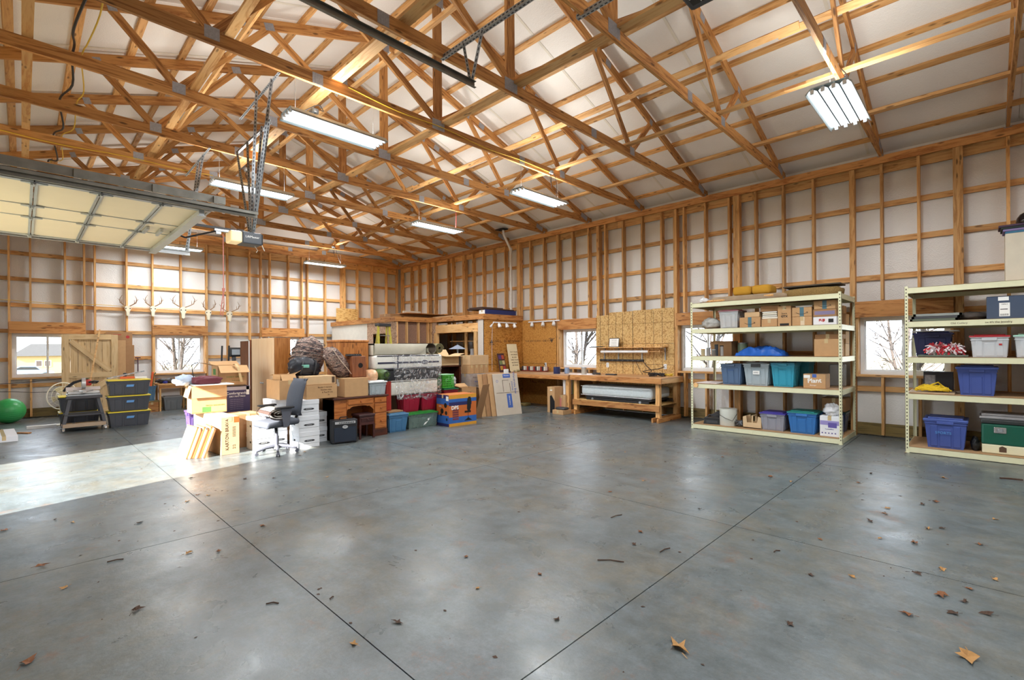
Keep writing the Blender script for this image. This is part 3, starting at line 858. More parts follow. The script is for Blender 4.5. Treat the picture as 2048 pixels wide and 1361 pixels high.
cable('lamp_cord', [(6.95, 5.69, 4.80), (7.02, 5.69, 4.6), (7.0, 5.70, 4.34)], .005, BLKC, 'black lamp cord dropping to the middle shop light')
cable('lamp_cord', [(6.88, 1.2, 4.86), (6.93, 1.16, 4.8), (6.97, 1.15, 4.74), (6.90, 1.16, 4.68), (6.88, 1.17, 4.76), (6.92, 1.17, 4.5), (6.9, 1.17, 4.38)], .006, BLKC, 'black looped lamp cord beside the glaring top-right shop light')
cable('lamp_cord', [(2.9, 6.5, 4.85), (2.8, 6.2, 4.7), (2.6, 5.9, 4.6), (2.35, 5.75, 4.38)], .006, BLKC, 'black lamp cord reaching the left end of the near shop light')
cable('lamp_cord', [(7.0, 8.66, 4.74), (7.02, 8.66, 4.6), (7.0, 8.66, 4.33)], .005, INKR, 'thin lamp cord dropping to the slim shop light')
cable('lamp_cord', [(6.95, 14.6, 4.78), (7.05, 14.62, 4.5), (7.15, 14.66, 4.32)], .006, BLKC, 'black lamp cord dropping to the far shop light')
YT5 = -0.26 + 1.4945 * 4 - .022
cable('power_cable', [(2.9, 5.70, 4.86), (3.6, 5.69, 4.80), (4.4, 5.69, 4.82), (5.2, 5.69, 4.77), (6.0, 5.69, 4.80), (6.85, 5.69, 4.79)], .006, YEL, 'yellow cable running along a truss chord from the ridge to the middle light')
# ---- bent white vent pipe on the right wall
PVC = mat('white_pvc', (222, 214, 204), .4)
g = MB(); g.tube([(10.06, 9.9, 2.55), (10.06, 9.9, 4.42), (10.05, 9.92, 4.5), (9.84, 9.96, 4.86), (9.82, 9.96, 4.96), (9.82, 9.96, 5.05)], .038, 10)
t = thing('vent_pipe', 'bent white plastic vent pipe rising up the right wall through the roof', 'pipe', (10.06, 9.9, 2.5))
o = g.build('pipe_run', PVC, t, smooth=True, M=Matrix.Translation((-10.06, -9.9, -2.5)))
g = MB(); g.cyl((0, 0, 1.85), (0, 0, 2.0), .046, n=12); g.cyl((0, 0, .1), (0, 0, .2), .046, n=12); g.build('coupling', PVC, t, smooth=True)
g = MB(); g.box(-.42, -.06, -.1, .22, 2.51, 2.53, None); g.build('roof_flashing', BLACK, t, M=Matrix.Translation((0, 0, -.02)))
# ================================================================= inner room in the far corner
room = struct('wall_inner_room')
IX, IY = 8.65, 9.55
RH = 2.36
def ipanel(name, axis, c, a, b, z0, z1, m, t=.012, sg=-1, par=None):
    g = MB()
    if axis == 'x': g.box(c, c + t, a, b, z0, z1)
    else: g.box(a, b, c, c + t, z0, z1)
    return g.build(name, m, par or room)
# wall A (faces the camera side, -Y) and its orange boards
ipanel('osb_panel', 'y', IY, IX, RX0, 1.13, RH, O_org); ipanel('osb_panel', 'y', IY, IX, RX0, 0.0, 1.122, O_org)
ipanel('osb_panel', 'y', IY + .13, IX + .1, RX0, 0.0, RH, O_pnk)
# right wall orange boards beside it
ipanel('osb_panel', 'x', RX0 - .012, 8.28, 9.54, 1.13, 2.36, O_org, par=wall_right); ipanel('osb_panel', 'x', RX0 - .012, 8.28, 9.54, 0.0, 1.122, O_org, par=wall_right)
for z0, z1 in ((0.42, 1.16), (1.166, 1.64), (1.646, 2.12)):
    for a, b in ((4.92, 5.94), (5.95, 6.98)):
        ipanel('osb_panel', 'x', RX0 - .014, a, b, z0, z1, O_tan, par=wall_right)
for a, b, z1 in ((4.92, 5.45, 2.44), (5.455, 5.94, 2.43), (5.95, 6.6, 2.42), (6.605, 6.98, 2.36)):
    ipanel('osb_panel', 'x', RX0 - .014, a, b, 2.126, z1, O_tan, par=wall_right)
g = MB()
for y in (5.2, 5.41, 5.62, 5.95, 6.22, 6.41, 6.62, 6.86): g.box(RX0 - .017, RX0 - .0145, y - .003, y + .003, .43, 2.40)
g.build('chalk_line', mat('line_dark', (70, 50, 34), .8), wall_right)
# wall B with the closet opening
ipanel('osb_panel', 'x', IX, IY, 9.78, 0, RH, mat('white_speckle', (206, 196, 186), .7, noise=.12, nscale=40))
ipanel('osb_panel', 'x', IX, 11.62, 11.85, 0, RH, O_pnk)
ipanel('osb_panel', 'x', IX, 9.93, 11.62, 0, 1.05, O_pnk)
board('header', (IX + .0, 9.78, 2.14), (IX, 11.66, 2.14), (1, 0, 0), .04, .24, W_br, room)
for y in (9.86, 11.66): board('jamb', (IX + .02, y, 0), (IX + .02, y, 2.03), (0, 1, 0), .10, .12, W_br, room)
# wall C and D
IY2, IX2 = 11.85, 7.42
ipanel('osb_panel', 'y', IY2 + .09, IX2, IX, 0, RH, mat('brown_felt', (146, 112, 92), .85, noise=.2, nscale=30))
for x in (IX2 + .03, 7.78, 8.18, 8.52, 8.62): board('stud', (x, IY2 + .045, 0), (x, IY2 + .045, RH), (1, 0, 0), .038, .089, W_br, room)
board('shelf_rail', (IX2 + .02, IY2 - .03, 1.70), (IX + .0, IY2 - .03, 1.70), (0, 1, 0), .03, .06, mat('dark_pipe', (60, 50, 46), .5), room)
ipanel('white_panel', 'x', IX2, 13.5, 15.9, 1.2, RH, mat('white_board', (226, 222, 212), .6))
ipanel('osb_panel', 'x', IX2, 11.86, 13.5, 2.02, RH, O_pnk); ipanel('osb_panel', 'x', IX2, 11.86, 12.35, 0, 2.02, O_pnk); ipanel('osb_panel', 'x', IX2, 13.15, 13.5, 0, 2.02, O_pnk)
ipanel('osb_panel', 'x', IX2, 13.5, 15.9, 0, 1.2, O_pnk)
ipanel('osb_panel', 'x', IX2 + .6, 12.0, 13.5, 0, 2.3, O_tan)
# fascia boards and the deck on top
board('fascia', (IX - .02, IY + .01, 2.42), (IX - .02, IY2 + .0, 2.42), (1, 0, 0), .038, .14, W_hd, room)
board('fascia', (IX - .04, IY - .02, 2.42), (RX0, IY - .02, 2.42), (0, 1, 0), .038, .14, W_hd, room)
board('fascia', (IX2 - .04, IY2 - .02, 2.42), (IX - .04, IY2 - .02, 2.42), (0, 1, 0), .038, .14, W_hd, room)
board('fascia', (IX2 - .02, IY2 + .01, 2.42), (IX2 - .02, 15.9, 2.42), (1, 0, 0), .038, .14, W_hd, room)
g = MB(); g.box(IX, RX0, IY, BY0, 2.44, 2.47); g.box(IX2, IX, IY2, BY0, 2.44, 2.47); g.build('loft_deck', O_tan, room)
# tall panel against the back wall above the room, posts beside
ipanel('osb_panel', 'y', BY0 - .02, 7.6, 8.4, 2.47, 3.0, O_tan)
# printing on the orange boards
text('TALL-WALL  ·  DO NOT STAND', .085, INKBR, room, MR((9.45, IY - .002, 1.76)), 'print')
g = MB(); g.prism([(8.87, 1.70), (9.0, 1.70), (8.935, 1.80)], IY - .003, IY - .001, 'y'); g.box(8.84, 9.04, IY - .003, IY - .001, 1.66, 1.675); g.build('print', INKBR, room)
text('THIS SIDE DOWN · OSB 7/16', .075, INKBR, wall_right, MR((RX0 - .014, 8.95, 1.76), '-x'), 'print')
g = MB(); g.prism([(8.38, 1.80), (8.50, 1.80), (8.44, 1.70)], RX0 - .015, RX0 - .013, 'x'); g.box(RX0 - .015, RX0 - .013, 8.33, 8.55, 1.815, 1.828); g.build('print', INKBR, wall_right)
text('TALL-WALL', .12, mat('faded_maroon', (112, 44, 30), .8), wall_right, MR((RX0 - .014, 8.95, .62), '-x'), 'print')

# ---- things on the loft deck
def flat(name, label, cat, x0, x1, y0, y1, z0, z1, m, rz=0, group=None, tilt=0):
    t = thing(name, label, cat, ((x0 + x1) / 2, (y0 + y1) / 2, z0), rz, group)
    return t, (x1 - x0) / 2, (y1 - y0) / 2, z1 - z0
def carton(name, label, x0, y0, x1, y1, z0, z1, m=None, rz=0.0, group=None, tape=True, flaps=None, cat='box', piv=None):
    """closed corrugated box: body, top flaps with a seam, tape; flaps='open' stands them up"""
    cx, cy = (x0 + x1) / 2, (y0 + y1) / 2
    t = thing(name, label, cat, (cx, cy, z0), rz, group)
    a, b, h = (x1 - x0) / 2, (y1 - y0) / 2, z1 - z0
    m = m or CARD
    if flaps is None:
        g = MB(); g.rbox(-a, a, -b, b, 0, h - .004, .004, 1); g.build('box_body', m, t)
        lo = a > b
        for s in (-1, 1):
            g = MB()
            if lo: g.box(-a + .002, a - .002, min(0, s * b) + .0015, max(0, s * b) - .0015, h - .004, h)
            else: g.box(min(0, s * a) + .0015, max(0, s * a) - .0015, -b + .002, b - .002, h - .004, h)
            g.build('flap', m, t)
        if tape:
            g = MB()
            if lo: g.box(-a - .001, a + .001, -.025, .025, h, h + .0012); g.box(-a - .0015, -a - .0003, -.025, .025, h - .07, h + .001); g.box(a + .0003, a + .0015, -.025, .025, h - .07, h + .001)
            else: g.box(-.025, .025, -b - .001, b + .001, h, h + .0012); g.box(-.025, .025, -b - .0015, -b - .0003, h - .07, h + .001); g.box(-.025, .025, b + .0003, b + .0015, h - .07, h + .001)
            g.build('packing_tape', mat('packing_tape', (200, 176, 132), .25), t)
    else:
        g = MB(); w = .004
        g.box(-a, a, -b, b, 0, .006); g.box(-a, a, -b, -b + w, 0, h); g.box(-a, a, b - w, b, 0, h); g.box(-a, -a + w, -b, b, 0, h); g.box(a - w, a, -b, b, 0, h)
        g.build('box_body', m, t)
        fl = min(b, a) * .95
        for s, key in (((0, -1), 'F'), ((0, 1), 'B'), ((-1, 0), 'L'), ((1, 0), 'R')):
            ang = flaps.get(key, None)
            if ang is None: continue
            g = MB()
            if s[0] == 0:
                g.box(-a, a, -.002, .002, 0, fl)
                Mx = Matrix.Translation((0, s[1] * b, h)) @ Matrix.Rotation(math.radians(ang) * -s[1], 4, 'X')
            else:
                g.box(-.002, .002, -b, b, 0, fl)
                Mx = Matrix.Translation((s[0] * a, 0, h)) @ Matrix.Rotation(math.radians(ang) * s[0], 4, 'Y')
            g.build('flap', m, t, M=Mx)
    t['_a'] = a; t['_b'] = b; t['_h'] = h
    return t
def printon(t, s, size, mt, face, u, v, name='print', roll=0, bold=0.0, sx=1.0):
    """text on the -Y or -X face of a carton; u,v in metres from the face centre"""
    a, b, h = t['_a'], t['_b'], t['_h']
    if face == '-y': loc = (u, -b - .0012, h / 2 + v)
    elif face == '-x': loc = (-a - .0012, -u, h / 2 + v)
    else: loc = (u, v, h + .0012)
    return text(s, size, mt, t, MR(loc, face, roll), name, bold=bold, sx=sx)
def patch(t, face, u0, u1, v0, v1, m, name='label_patch', off=.0008):
    a, b, h = t['_a'], t['_b'], t['_h']
    g = MB()
    if face == '-y': g.box(u0, u1, -b - off, -b - .0001, h / 2 + v0, h / 2 + v1)
    else: g.box(-a - off, -a - .0001, -u1, -u0, h / 2 + v0, h / 2 + v1)
    return g.build(name, m, t)
carton('flat_box', 'long flat dark-edged carton lying on the loft deck at its left end', 7.5, 12.3, 8.9, 12.9, 2.474, 2.60, CARD3, 0)
for k, (x0, y0, x1, y1, z, lab) in enumerate([(7.8, 11.9, 9.6, 13.0, 2.602, 'upper tan plywood sheet stacked on the loft deck'), (8.75, 11.2, 10.0, 12.2, 2.471, 'lower tan plywood sheet lying at the loft edge'), (8.7, 10.9, 10.0, 11.9, 2.495, 'pale rolled-edge board lying across the loft deck')]):
    g = MB(); g.rbox(x0, x1, y0, y1, z + .0, z + .018 + .012 * (k == 2), .004, 1)
    tag(g.build('plywood_sheet', [W_hd, mat('tan_ply', (190, 152, 104), .7), CARD2][k]), lab, 'board')
t = carton('loft_box', 'long blue box with a white end on the loft above the track lights', 8.75, 9.6, 9.95, 9.85, 2.471, 2.62, mat('navy_card', (40, 52, 110), .6), 0)
patch(t, '-x', -.12, .12, -.06, .06, INKW, 'end_label')
g = MB(); g.rbox(8.7, 9.9, 9.62, 10.3, 2.624, 2.66, .01, 1); g.rbox(8.7, 9.5, 9.66, 10.2, 2.66, 2.69, .01, 1)
tag(g.build('folded_tarp', mat('dark_brown_tarp', (74, 52, 44), .8)), 'dark brown folded sheet lying on top of the long blue box', 'sheet')
g = MB(); g.tube([(8.2, 12.6, 2.68), (8.6, 12.5, 2.68)], .05, 10); g.lathe([(.0, -.04), (.06, -.035), (.07, 0), (.06, .035), (0, .04)], (8.18, 12.6, 2.69), 12); g.lathe([(.0, -.04), (.06, -.035), (.07, 0), (.06, .035), (0, .04)], (8.62, 12.5, 2.69), 12)
tag(g.build('neck_pillow', mat('cream_cloth', (214, 204, 186), .9), None, smooth=True), 'small cream bolster with rounded ends on the loft boards', 'pillow')

# ---- track lights
def spot_rail(x0, y0, x1, y1, z, heads, label, ang):
    t = thing('track_light', label, 'track light', (x0, y0, z))
    d = Vector((x1 - x0, y1 - y0, 0)); L = d.length; d.normalize()
    nrm = Vector((d.y, -d.x, 0));
    if nrm.x > 0 or nrm.y > 0: nrm = -nrm
    g = MB(); g.tube([nrm * .02, d * L + nrm * .02], .018, 8); g.build('rail', WHITE, t)
    for f in heads:
        p = d * (L * f) + nrm * .04
        q = p + nrm * .05 + Vector((0, 0, -.13)) + d * ang
        g = MB(); g.cyl(p, p * .7 + q * .3, .012, n=8); g.cyl(p * .75 + q * .25, p * .55 + q * .45, .03, .046, n=14); g.cyl(p * .55 + q * .45, q, .046, .05, n=14)
        g.build('spot_head', WHITE, t, smooth=True)
    return t
spot_rail(8.95, IY - .04, 9.85, IY - .04, 2.27, (.2, .52, .86), 'white track light with three small heads on the orange board facing the floor', 0)
spot_rail(10.12, 9.25, 10.12, 8.12, 2.30, (.14, .5, .84), 'white track light with three larger heads on the right wall beside the window', .03)
t = thing('clamp_light', 'small white clamp light at the left end of the track light rail', 'clamp light', (8.88, IY - .06, 2.16))
g = MB(); g.cyl((0, 0, 0), (.06, -.02, .1), .012, n=8); g.cyl((-.04, 0, -.02), (.02, -.01, .05), .03, .02, n=10); g.build('lamp_body', WHITE, t, smooth=True)
g = MB(); g.tube([(.04, .0, .06), (.04, .03, -.4), (.04, .03, -1.2)], .004); g.build('cord', WHITE, t)

# ---- corner bench (L-shaped) and what is on it
bench = thing('corner_bench', 'L-shaped wooden corner bench fixed to the orange board walls', 'workbench', (8.8, 9.2, 0))
def loc(t, p): return WM[t.name].inverted() @ Vector(p)
def wboard(name, a, b, side, t_, w_, m, parent): return board(name, a, b, side, t_, w_, m, parent)
wboard('bench_top', (9.645, 7.10, .90), (9.645, 9.53, .90), (0, 0, 1), .03, .99, mat('bench_ply', (176, 138, 102), .6, noise=.12), bench)
wboard('bench_top', (8.4, 9.23, .90), (9.15, 9.23, .90), (0, 1, 0), .60, .03, mat('bench_ply2', (184, 148, 112), .6, noise=.12), bench)
wboard('apron', (9.14, 7.10, .84), (9.14, 8.95, .84), (1, 0, 0), .038, .089, W_hd, bench)
wboard('apron', (8.4, 8.93, .84), (9.14, 8.93, .84), (0, 1, 0), .038, .089, W_hd, bench)
wboard('leg', (9.21, 7.15, 0), (9.21, 7.15, .88), (0, 1, 0), .089, .089, W_fr, bench)
wboard('leg', (8.45, 8.97, 0), (8.45, 8.97, .88), (0, 1, 0), .089, .089, W_fr, bench)
wboard('end_panel', (9.6, 7.11, .42), (10.1, 7.11, .42), (0, 1, 0), .016, .84, CARD3, bench)
def leaner(name, label, cat, x, y, z, wd, h, th, rz, tilt, m, group=None):
    """thin upright object leaning back by tilt"""
    t = thing(name, label, cat, (x, y, z), rz, group)
    Mx = Matrix.Rotation(-tilt, 4, 'X')
    g = MB(); g.rbox(-wd / 2, wd / 2, 0, th, 0, h, min(.003, th / 3), 1, Mx); g.build('face_panel', m, t)
    t['_tilt'] = tilt; t['_w'] = wd; t['_hh'] = h
    return t
t = leaner('art_canvas', 'dark crowded poster board leaning on the wall at the corner bench', 'poster', 9.15, 9.30, .916, .28, .52, .02, .1, .22, mat('dark_poster', (70, 40, 44), .6, noise=.5, nscale=30))
def leanM(t, u, v, off=-.002): return Matrix.Rotation(-t['_tilt'], 4, 'X') @ MR((u, off, v))
for k, c in enumerate(((210, 150, 60), (170, 60, 60), (120, 140, 90), (220, 190, 140), (90, 60, 120), (180, 80, 60))):
    g = MB(); g.box(-.11 + (k % 2) * .12, -.01 + (k % 2) * .12, -.003, -.0005, .06 + (k // 2) * .15, .17 + (k // 2) * .15, Matrix.Rotation(-.22, 4, 'X')); g.build('picture', mat('pic%d' % k, c, .7, noise=.5, nscale=60), t)
t = leaner('sign_board', 'tall cream lettered sign board leaning in the bench corner', 'sign', 9.62, 9.32, .916, .34, .78, .02, -.12, .20, mat('cream_sign', (226, 214, 178), .6))
for k, s_ in enumerate(('MAY YOUR', 'TROUBLES', 'BE LESS', 'AND YOUR', 'BLESSINGS', 'BE MORE')):
    text(s_, .05, INKBR, t, leanM(t, 0.03, .55 - k * .075), 'lettering')
text('·', .06, INK, t, leanM(t, .05, .06), 'lettering')
def can(name, label, x, y, z, r, h, m, cat='can', handle=False, group=None, lid=None):
    t = thing(name, label, cat, (x, y, z), 0, group)
    g = MB(); g.lathe([(r * .98, 0), (r, .004), (r, h - .008), (r * 1.03, h - .006), (r * 1.03, h), (r * .94, h), (r * .94, h - .006), (0, h - .006)], n=20); g.build('can_body', m, t, smooth=True)
    if lid: g = MB(); g.lathe([(r * 1.05, h - .012), (r * 1.05, h + .006), (0, h + .006)], n=20); g.build('lid', lid, t, smooth=True)
    if handle:
        g = MB(); g.tube([(-r, 0, h * .85), (-r * .8, -.0, h + r * .5), (0, 0, h + r * .95), (r * .8, 0, h + r * .5), (r, 0, h * .85)], .003); g.build('handle', GALV, t, smooth=True)
    return t
can('paint_can', 'dark blue paint can with a wire handle near the window end of the bench', 9.35, 7.62, .916, .085, .17, mat('navy_can', (40, 48, 92), .4), handle=True)
can('paint_can', 'smaller white and blue can behind the dark blue paint can', 9.6, 7.5, .916, .06, .15, mat('paleblue_can', (150, 170, 200), .4))
can('paint_can', 'metal quart can with a pale label at the left end of the workbench top', 9.5, 7.15 - .25, .922, .065, .16, mat('tin_can', (190, 180, 166), .35, .4), lid=GALV)
t = thing('cassette_rack', 'row of small cassette cases in a red rack on the corner bench', 'rack', (9.95, 8.9, .916))
g = MB(); g.rbox(-.07, .07, -.45, .45, 0, .03, .004, 1); g.rbox(.05, .07, -.45, .45, 0, .14, .004, 1); g.build('rack_frame', mat('rack_red', (120, 48, 36), .5), t)
for k in range(14):
    g = MB(); g.rbox(-.06, .045, -.43 + k * .062, -.38 + k * .062, .03, .14, .003, 1); g.build('case', mat('cas%d' % (k % 4), [(226, 222, 214), (60, 56, 60), (150, 50, 40), (190, 186, 176)][k % 4], .4), t)
def cord_heap(name, label, x, y, z, r, m, n=5, rad=.006, cat='cord', seed=1, h=.04):
    rr = random.Random(seed); pts = []
    for k in range(n * 12):
        a = k / 12 * 2 * PI; q = r * (.55 + .45 * rr.random())
        pts.append((x + q * math.cos(a), y + q * 1.25 * math.sin(a), z + rad + h * rr.random()))
    g = MB(); g.tube(pts, rad, 5); return tag(g.build(name, m, None, smooth=True), label, cat)
cord_heap('glasses_cord', 'tangle of thin dark cord on the corner bench beside the sign', 9.9, 9.4, .92, .09, BLKC, 3, .006, seed=3, h=.1)
g = MB(); g.rbox(8.95, 9.12, 9.0, 9.12, .916, .96, .01, 2); g.cyl((8.98, 9.0, .95), (8.96, 8.93, .95), .02, n=10)
tag(g.build('toy_camera', BLACK), 'small black gadget with two round white dials on the bench corner', 'gadget')
for k, (x, y, r_) in enumerate(((9.5, 9.1, .05), (9.42, 9.16, .035))):
    g = MB(); g.lathe([(r_ * .6, 0), (r_, r_ * .6), (r_ * .7, r_ * 1.2), (0, r_ * 1.3)], (x, y, .916), 12)
    tag(g.build('ceramic_pot', mat('olive_glaze', (150, 140, 96), .5), None, smooth=True), ['small olive dish in front of the cream sign', 'tiny olive cup beside the dish by the cream sign'][k], 'dish')

# ---- wall outlets with cords
def outlet(x, y, z, axis, label):
    t = thing('wall_outlet', label, 'outlet', (x, y, z))
    g = MB(); g.rbox(-.012, 0, -.036, .036, -.058, .058, .004, 1); g.build('cover_plate', WHITE, t)
    for s in (-1, 1):
        g = MB(); g.rbox(-.016, -.011, -.016, .016, s * .024 - .014, s * .024 + .014, .003, 1); g.build('socket', mat('socket_grey', (190, 190, 190), .5), t)
    return t
outlet(RX0 - .014, 6.65, 1.13, 'x', 'white outlet on the tan board wall, left end of the workbench')
outlet(RX0 - .014, 5.13, 1.12, 'x', 'white outlet on the tan board wall, right end of the workbench')
outlet(RX0 - .013, 8.66, 1.10, 'x', 'white outlet above the corner bench with a black cord plugged in')
cable('power_cord', [(10.1, 8.66, 1.1), (10.05, 8.62, 1.14), (10.05, 8.58, 1.02), (10.04, 8.7, .96), (9.98, 8.85, .93)], .006, BLKC, None, parent=bench)

# ---- workbench with the folded guest bed mattress
wb = thing('workbench', 'long heavy timber workbench with a lower shelf below the tan board wall', 'workbench', (9.65, 5.85, 0))
wboard('bench_top', (9.66, 4.72, .905), (9.66, 7.05, .905), (1, 0, 0), 1.0, .03, mat('wb_top', (196, 150, 104), .55, noise=.1, nscale=5), wb)
wboard('apron', (9.16, 4.72, .855), (9.16, 7.05, .855), (1, 0, 0), .038, .11, W_hd, wb)
for y in (4.74, 7.03): wboard('apron', (9.18, y, .855), (10.14, y, .855), (0, 1, 0), .038, .11, W_br, wb)
for y in (4.84, 6.95):
    for x in (9.26, 10.05): wboard('leg', (x, y, .09), (x, y, .85), (0, 1, 0), .089, .089, W_fr, wb)
    wboard('foot', (9.10, y - .06, .045), (10.13, y - .06, .045), (0, 1, 0), .038, .089, W_hd, wb); wboard('foot', (9.10, y + .06, .045), (10.13, y + .06, .045), (0, 1, 0), .038, .089, W_hd, wb)
wboard('shelf_rail', (9.19, 4.78, .28), (9.19, 7.0, .28), (1, 0, 0), .038, .12, W_hd, wb)
wboard('shelf_rail', (10.1, 4.78, .28), (10.1, 7.0, .28), (1, 0, 0), .038, .12, W_fr, wb)
wboard('lower_shelf', (9.65, 4.80, .345), (9.65, 6.98, .345), (1, 0, 0), .88, .012, O_tan, wb)
QUILT = mat('quilted_ticking', (196, 204, 206), .8, noise=.12, nscale=26, bump=.8, bscale=34)
BOX_T = .352
t = thing('guest_mattress', 'pale quilted mattress lying on the lower shelf of the workbench', 'mattress', (9.66, 5.9, .445), .0)
g = MB(); g.rbox(-.40, .42, -.92, .92, 0, .24, .07, 4); g.build('mattress_body', QUILT, t, smooth='all')
g = MB(); g.tube([(-.42 + .03, -.9, .02), (-.43, -.88, .02), (-.43, .88, .02), (-.39, .92, .02)], .006); g.tube([(-.42 + .03, -.9, .22), (-.43, -.88, .22), (-.43, .88, .22), (-.39, .92, .22)], .006); g.build('piping', WHITE, t)
t = thing('bed_frame', 'folded black steel bed frame between the quilted mattress and the shelf', 'bed frame', (9.66, 5.85, BOX_T), .0)
g = MB(); g.rbox(-.40, .40, -.85, .85, .05, .09, .01, 1); g.build('deck', BLACK, t)
g = MB(); g.rbox(-.42, -.39, -.8, .8, .0, .05, .006, 1); g.rbox(.38, .41, -.8, .8, .0, .05, .006, 1); g.build('side_rail', BLACK, t)
for y in (-.6, .62):
    g = MB(); g.cyl((-.44, y, .03), (-.42, y, .03), .028, n=12); g.build('caster', GALV, t, smooth=True)
# ---- things on / above the workbench
t = thing('wall_shelf', 'narrow pale wall shelf on white brackets with a rolled paper bar beneath', 'shelf', (10.0, 6.05, 1.55))
g = MB(); g.rbox(-.12, .135, -.98, .98, 0, .018, .003, 1); g.build('shelf_board', W_br, t)
for y in (-.95 + .02, -.35, .28, .68):
    g = MB(); g.box(.12, .134, y - .012, y + .012, -.28, 0); g.box(-.08, .13, y - .012, y + .012, -.012, -.001); g.tube([(.12, y, -.1), (.0, y, -.012)], .005); g.build('bracket', GALV, t)
g = MB(); g.cyl((-.02, -.6, -.09), (-.02, .68, -.09), .032, n=14); g.build('paper_roll', WHITE, t, smooth=True)
g = MB(); g.cyl((-.02, -.95, -.09), (-.02, -.6, -.09), .012, n=8); g.cyl((-.02, -.9, -.09), (-.02, -.88, -.09), .05, n=14); g.cyl((-.02, -.62, -.09), (-.02, -.6, -.09), .05, n=14); g.build('roll_bar', W_br, t, smooth=True)
pbar = t = thing('power_bar', 'long black wall power bar below the paper roll', 'power strip', (10.12, 6.25, 1.25))
g = MB(); g.rbox(-.03, .02, -.6, .6, -.025, .025, .006, 1); g.build('strip_body', BLACK, t)
for k in range(8):
    g = MB(); g.rbox(-.034, -.029, -.5 + k * .14, -.45 + k * .14, -.014, .014, .003, 1); g.build('socket', DKGREY, t)
cable('power_cord', [(10.1, 5.66, 1.24), (10.08, 5.55, 1.12), (10.02, 5.4, 1.02), (10.0, 5.5, .98), (10.02, 5.62, 1.0), (10.02, 5.45, 1.04), (10.06, 5.25, 1.07), (10.12, 5.14, 1.12)], .008, BLKC, None, parent=pbar)
cable('power_cord', [(10.12, 5.85, 1.22), (10.1, 5.75, 1.05), (10.08, 5.66, .93)], .005, BLKC, None, parent=pbar)
t = leaner('framed_notice', 'framed white instruction notice standing on the wall shelf', 'notice', 9.98, 6.37, 1.569, .28, .22, .012, -PI / 2, .15, BLACK)
g = MB(); g.box(-.125, .125, -.002, -.0004, .015, .205, Matrix.Rotation(-.15, 4, 'X')); g.build('paper', INKW, t)
text('SHOP RULES', .026, INK, t, leanM(t, 0, .17, -.003), 'lettering'); 
for k in range(4): text('please keep this area clean', .013, INKBR, t, leanM(t, 0, .13 - k * .03, -.003), 'lettering')
t = thing('leaflet_stack', 'thin dark leaflets lying at the left end of the wall shelf', 'papers', (9.95, 6.86, 1.569), .2)
g = MB(); g.rbox(-.1, .1, -.14, .16, 0, .012, .002, 1); g.rbox(-.08, .1, -.2, .1, .012, .022, .002, 1); g.build('sheets', DKGREY, t)
cord_heap('cord_heap', 'heap of black cords at the right end of the workbench top', 9.6, 5.05, .922, .16, BLKC, 7, .009, seed=5, h=.07)
cord_heap('cord_heap', 'small heap of yellow cord and clips beside the black cords on the workbench', 9.75, 4.85, .922, .08, YEL, 4, .007, seed=6, h=.06)
cord_heap('cable_pile', 'small dark cable pile near the middle-left of the workbench top', 9.45, 6.5, .922, .09, DKGREY, 4, .012, seed=8, h=.03)
g = MB(); g.rbox(9.5, 9.62, 6.05, 6.3, .921, .95, .008, 1); tag(g.build('tool_pouch', DKGREY), 'flat dark tool pouch lying behind the cable pile on the workbench', 'pouch')
g = MB(); g.box(9.3, 9.75, 6.7, 6.98, .9215, .923); tag(g.build('paper_sheet', WHITE), 'glossy white sheet lying at the left end of the workbench top', 'paper')
# beside the workbench
t = carton('gadget_box', 'tall brown box with a black product photo, left of the workbench', 8.93, 7.35, 9.3, 7.58, 0, .62, CARD)
patch(t, '-x', -.03, .1, -.29, .0, BLACK, 'picture'); patch(t, '-x', -.03, .04, .22, .25, INKW, 'sticker'); 
g = MB(); g.prism([(-.115, .0), (.03, 0), (.03, .40), (-.02, .43), (-.115, .28)], -.1863, -.1855, 'x'); g.build('picture', BLACK, t)
t = carton('gadget_box', 'low flat brown box with a green top strip on the floor by the workbench', 8.78, 6.98, 9.1, 7.3, 0, .10, CARD)
t = carton('gadget_box', 'upright light red and white patterned box behind the flat brown box', 9.12, 7.17, 9.5, 7.42, 0, .42, CARD)
patch(t, '-x', -.09, .0, -.12, .15, mat('pale_red', (206, 130, 118), .7), 'picture')
t = can('bucket', 'white bucket full of bottles and cloths beside the workbench leg', 9.36, 7.3, .45, .11, .28, WHITE, 'bucket', handle=True)
t = can('spray_bottle', 'tall white spray canister standing in the bucket beside the workbench', 9.22, 7.27, .43, .035, .36, WHITE, 'bottle')
t = can('jug', 'yellow-green jug on the floor behind the left workbench leg', 9.75, 7.3, .0, .11, .75, mat('lime_jug', (196, 206, 96), .4), 'jug')
g = MB(); g.rbox(8.85, 9.05, 7.0, 7.28, .1005, .16, .03, 2); tag(g.build('work_glove', DKGREY, None, smooth=True), 'dark work glove dropped on the flat brown box', 'glove')
g = MB(); g.rbox(9.45, 9.7, 8.8, 9.0, 0, .08, .02, 2); tag(g.build('wood_offcut', W_pt), 'short dark timber block on the floor under the corner bench', 'block')
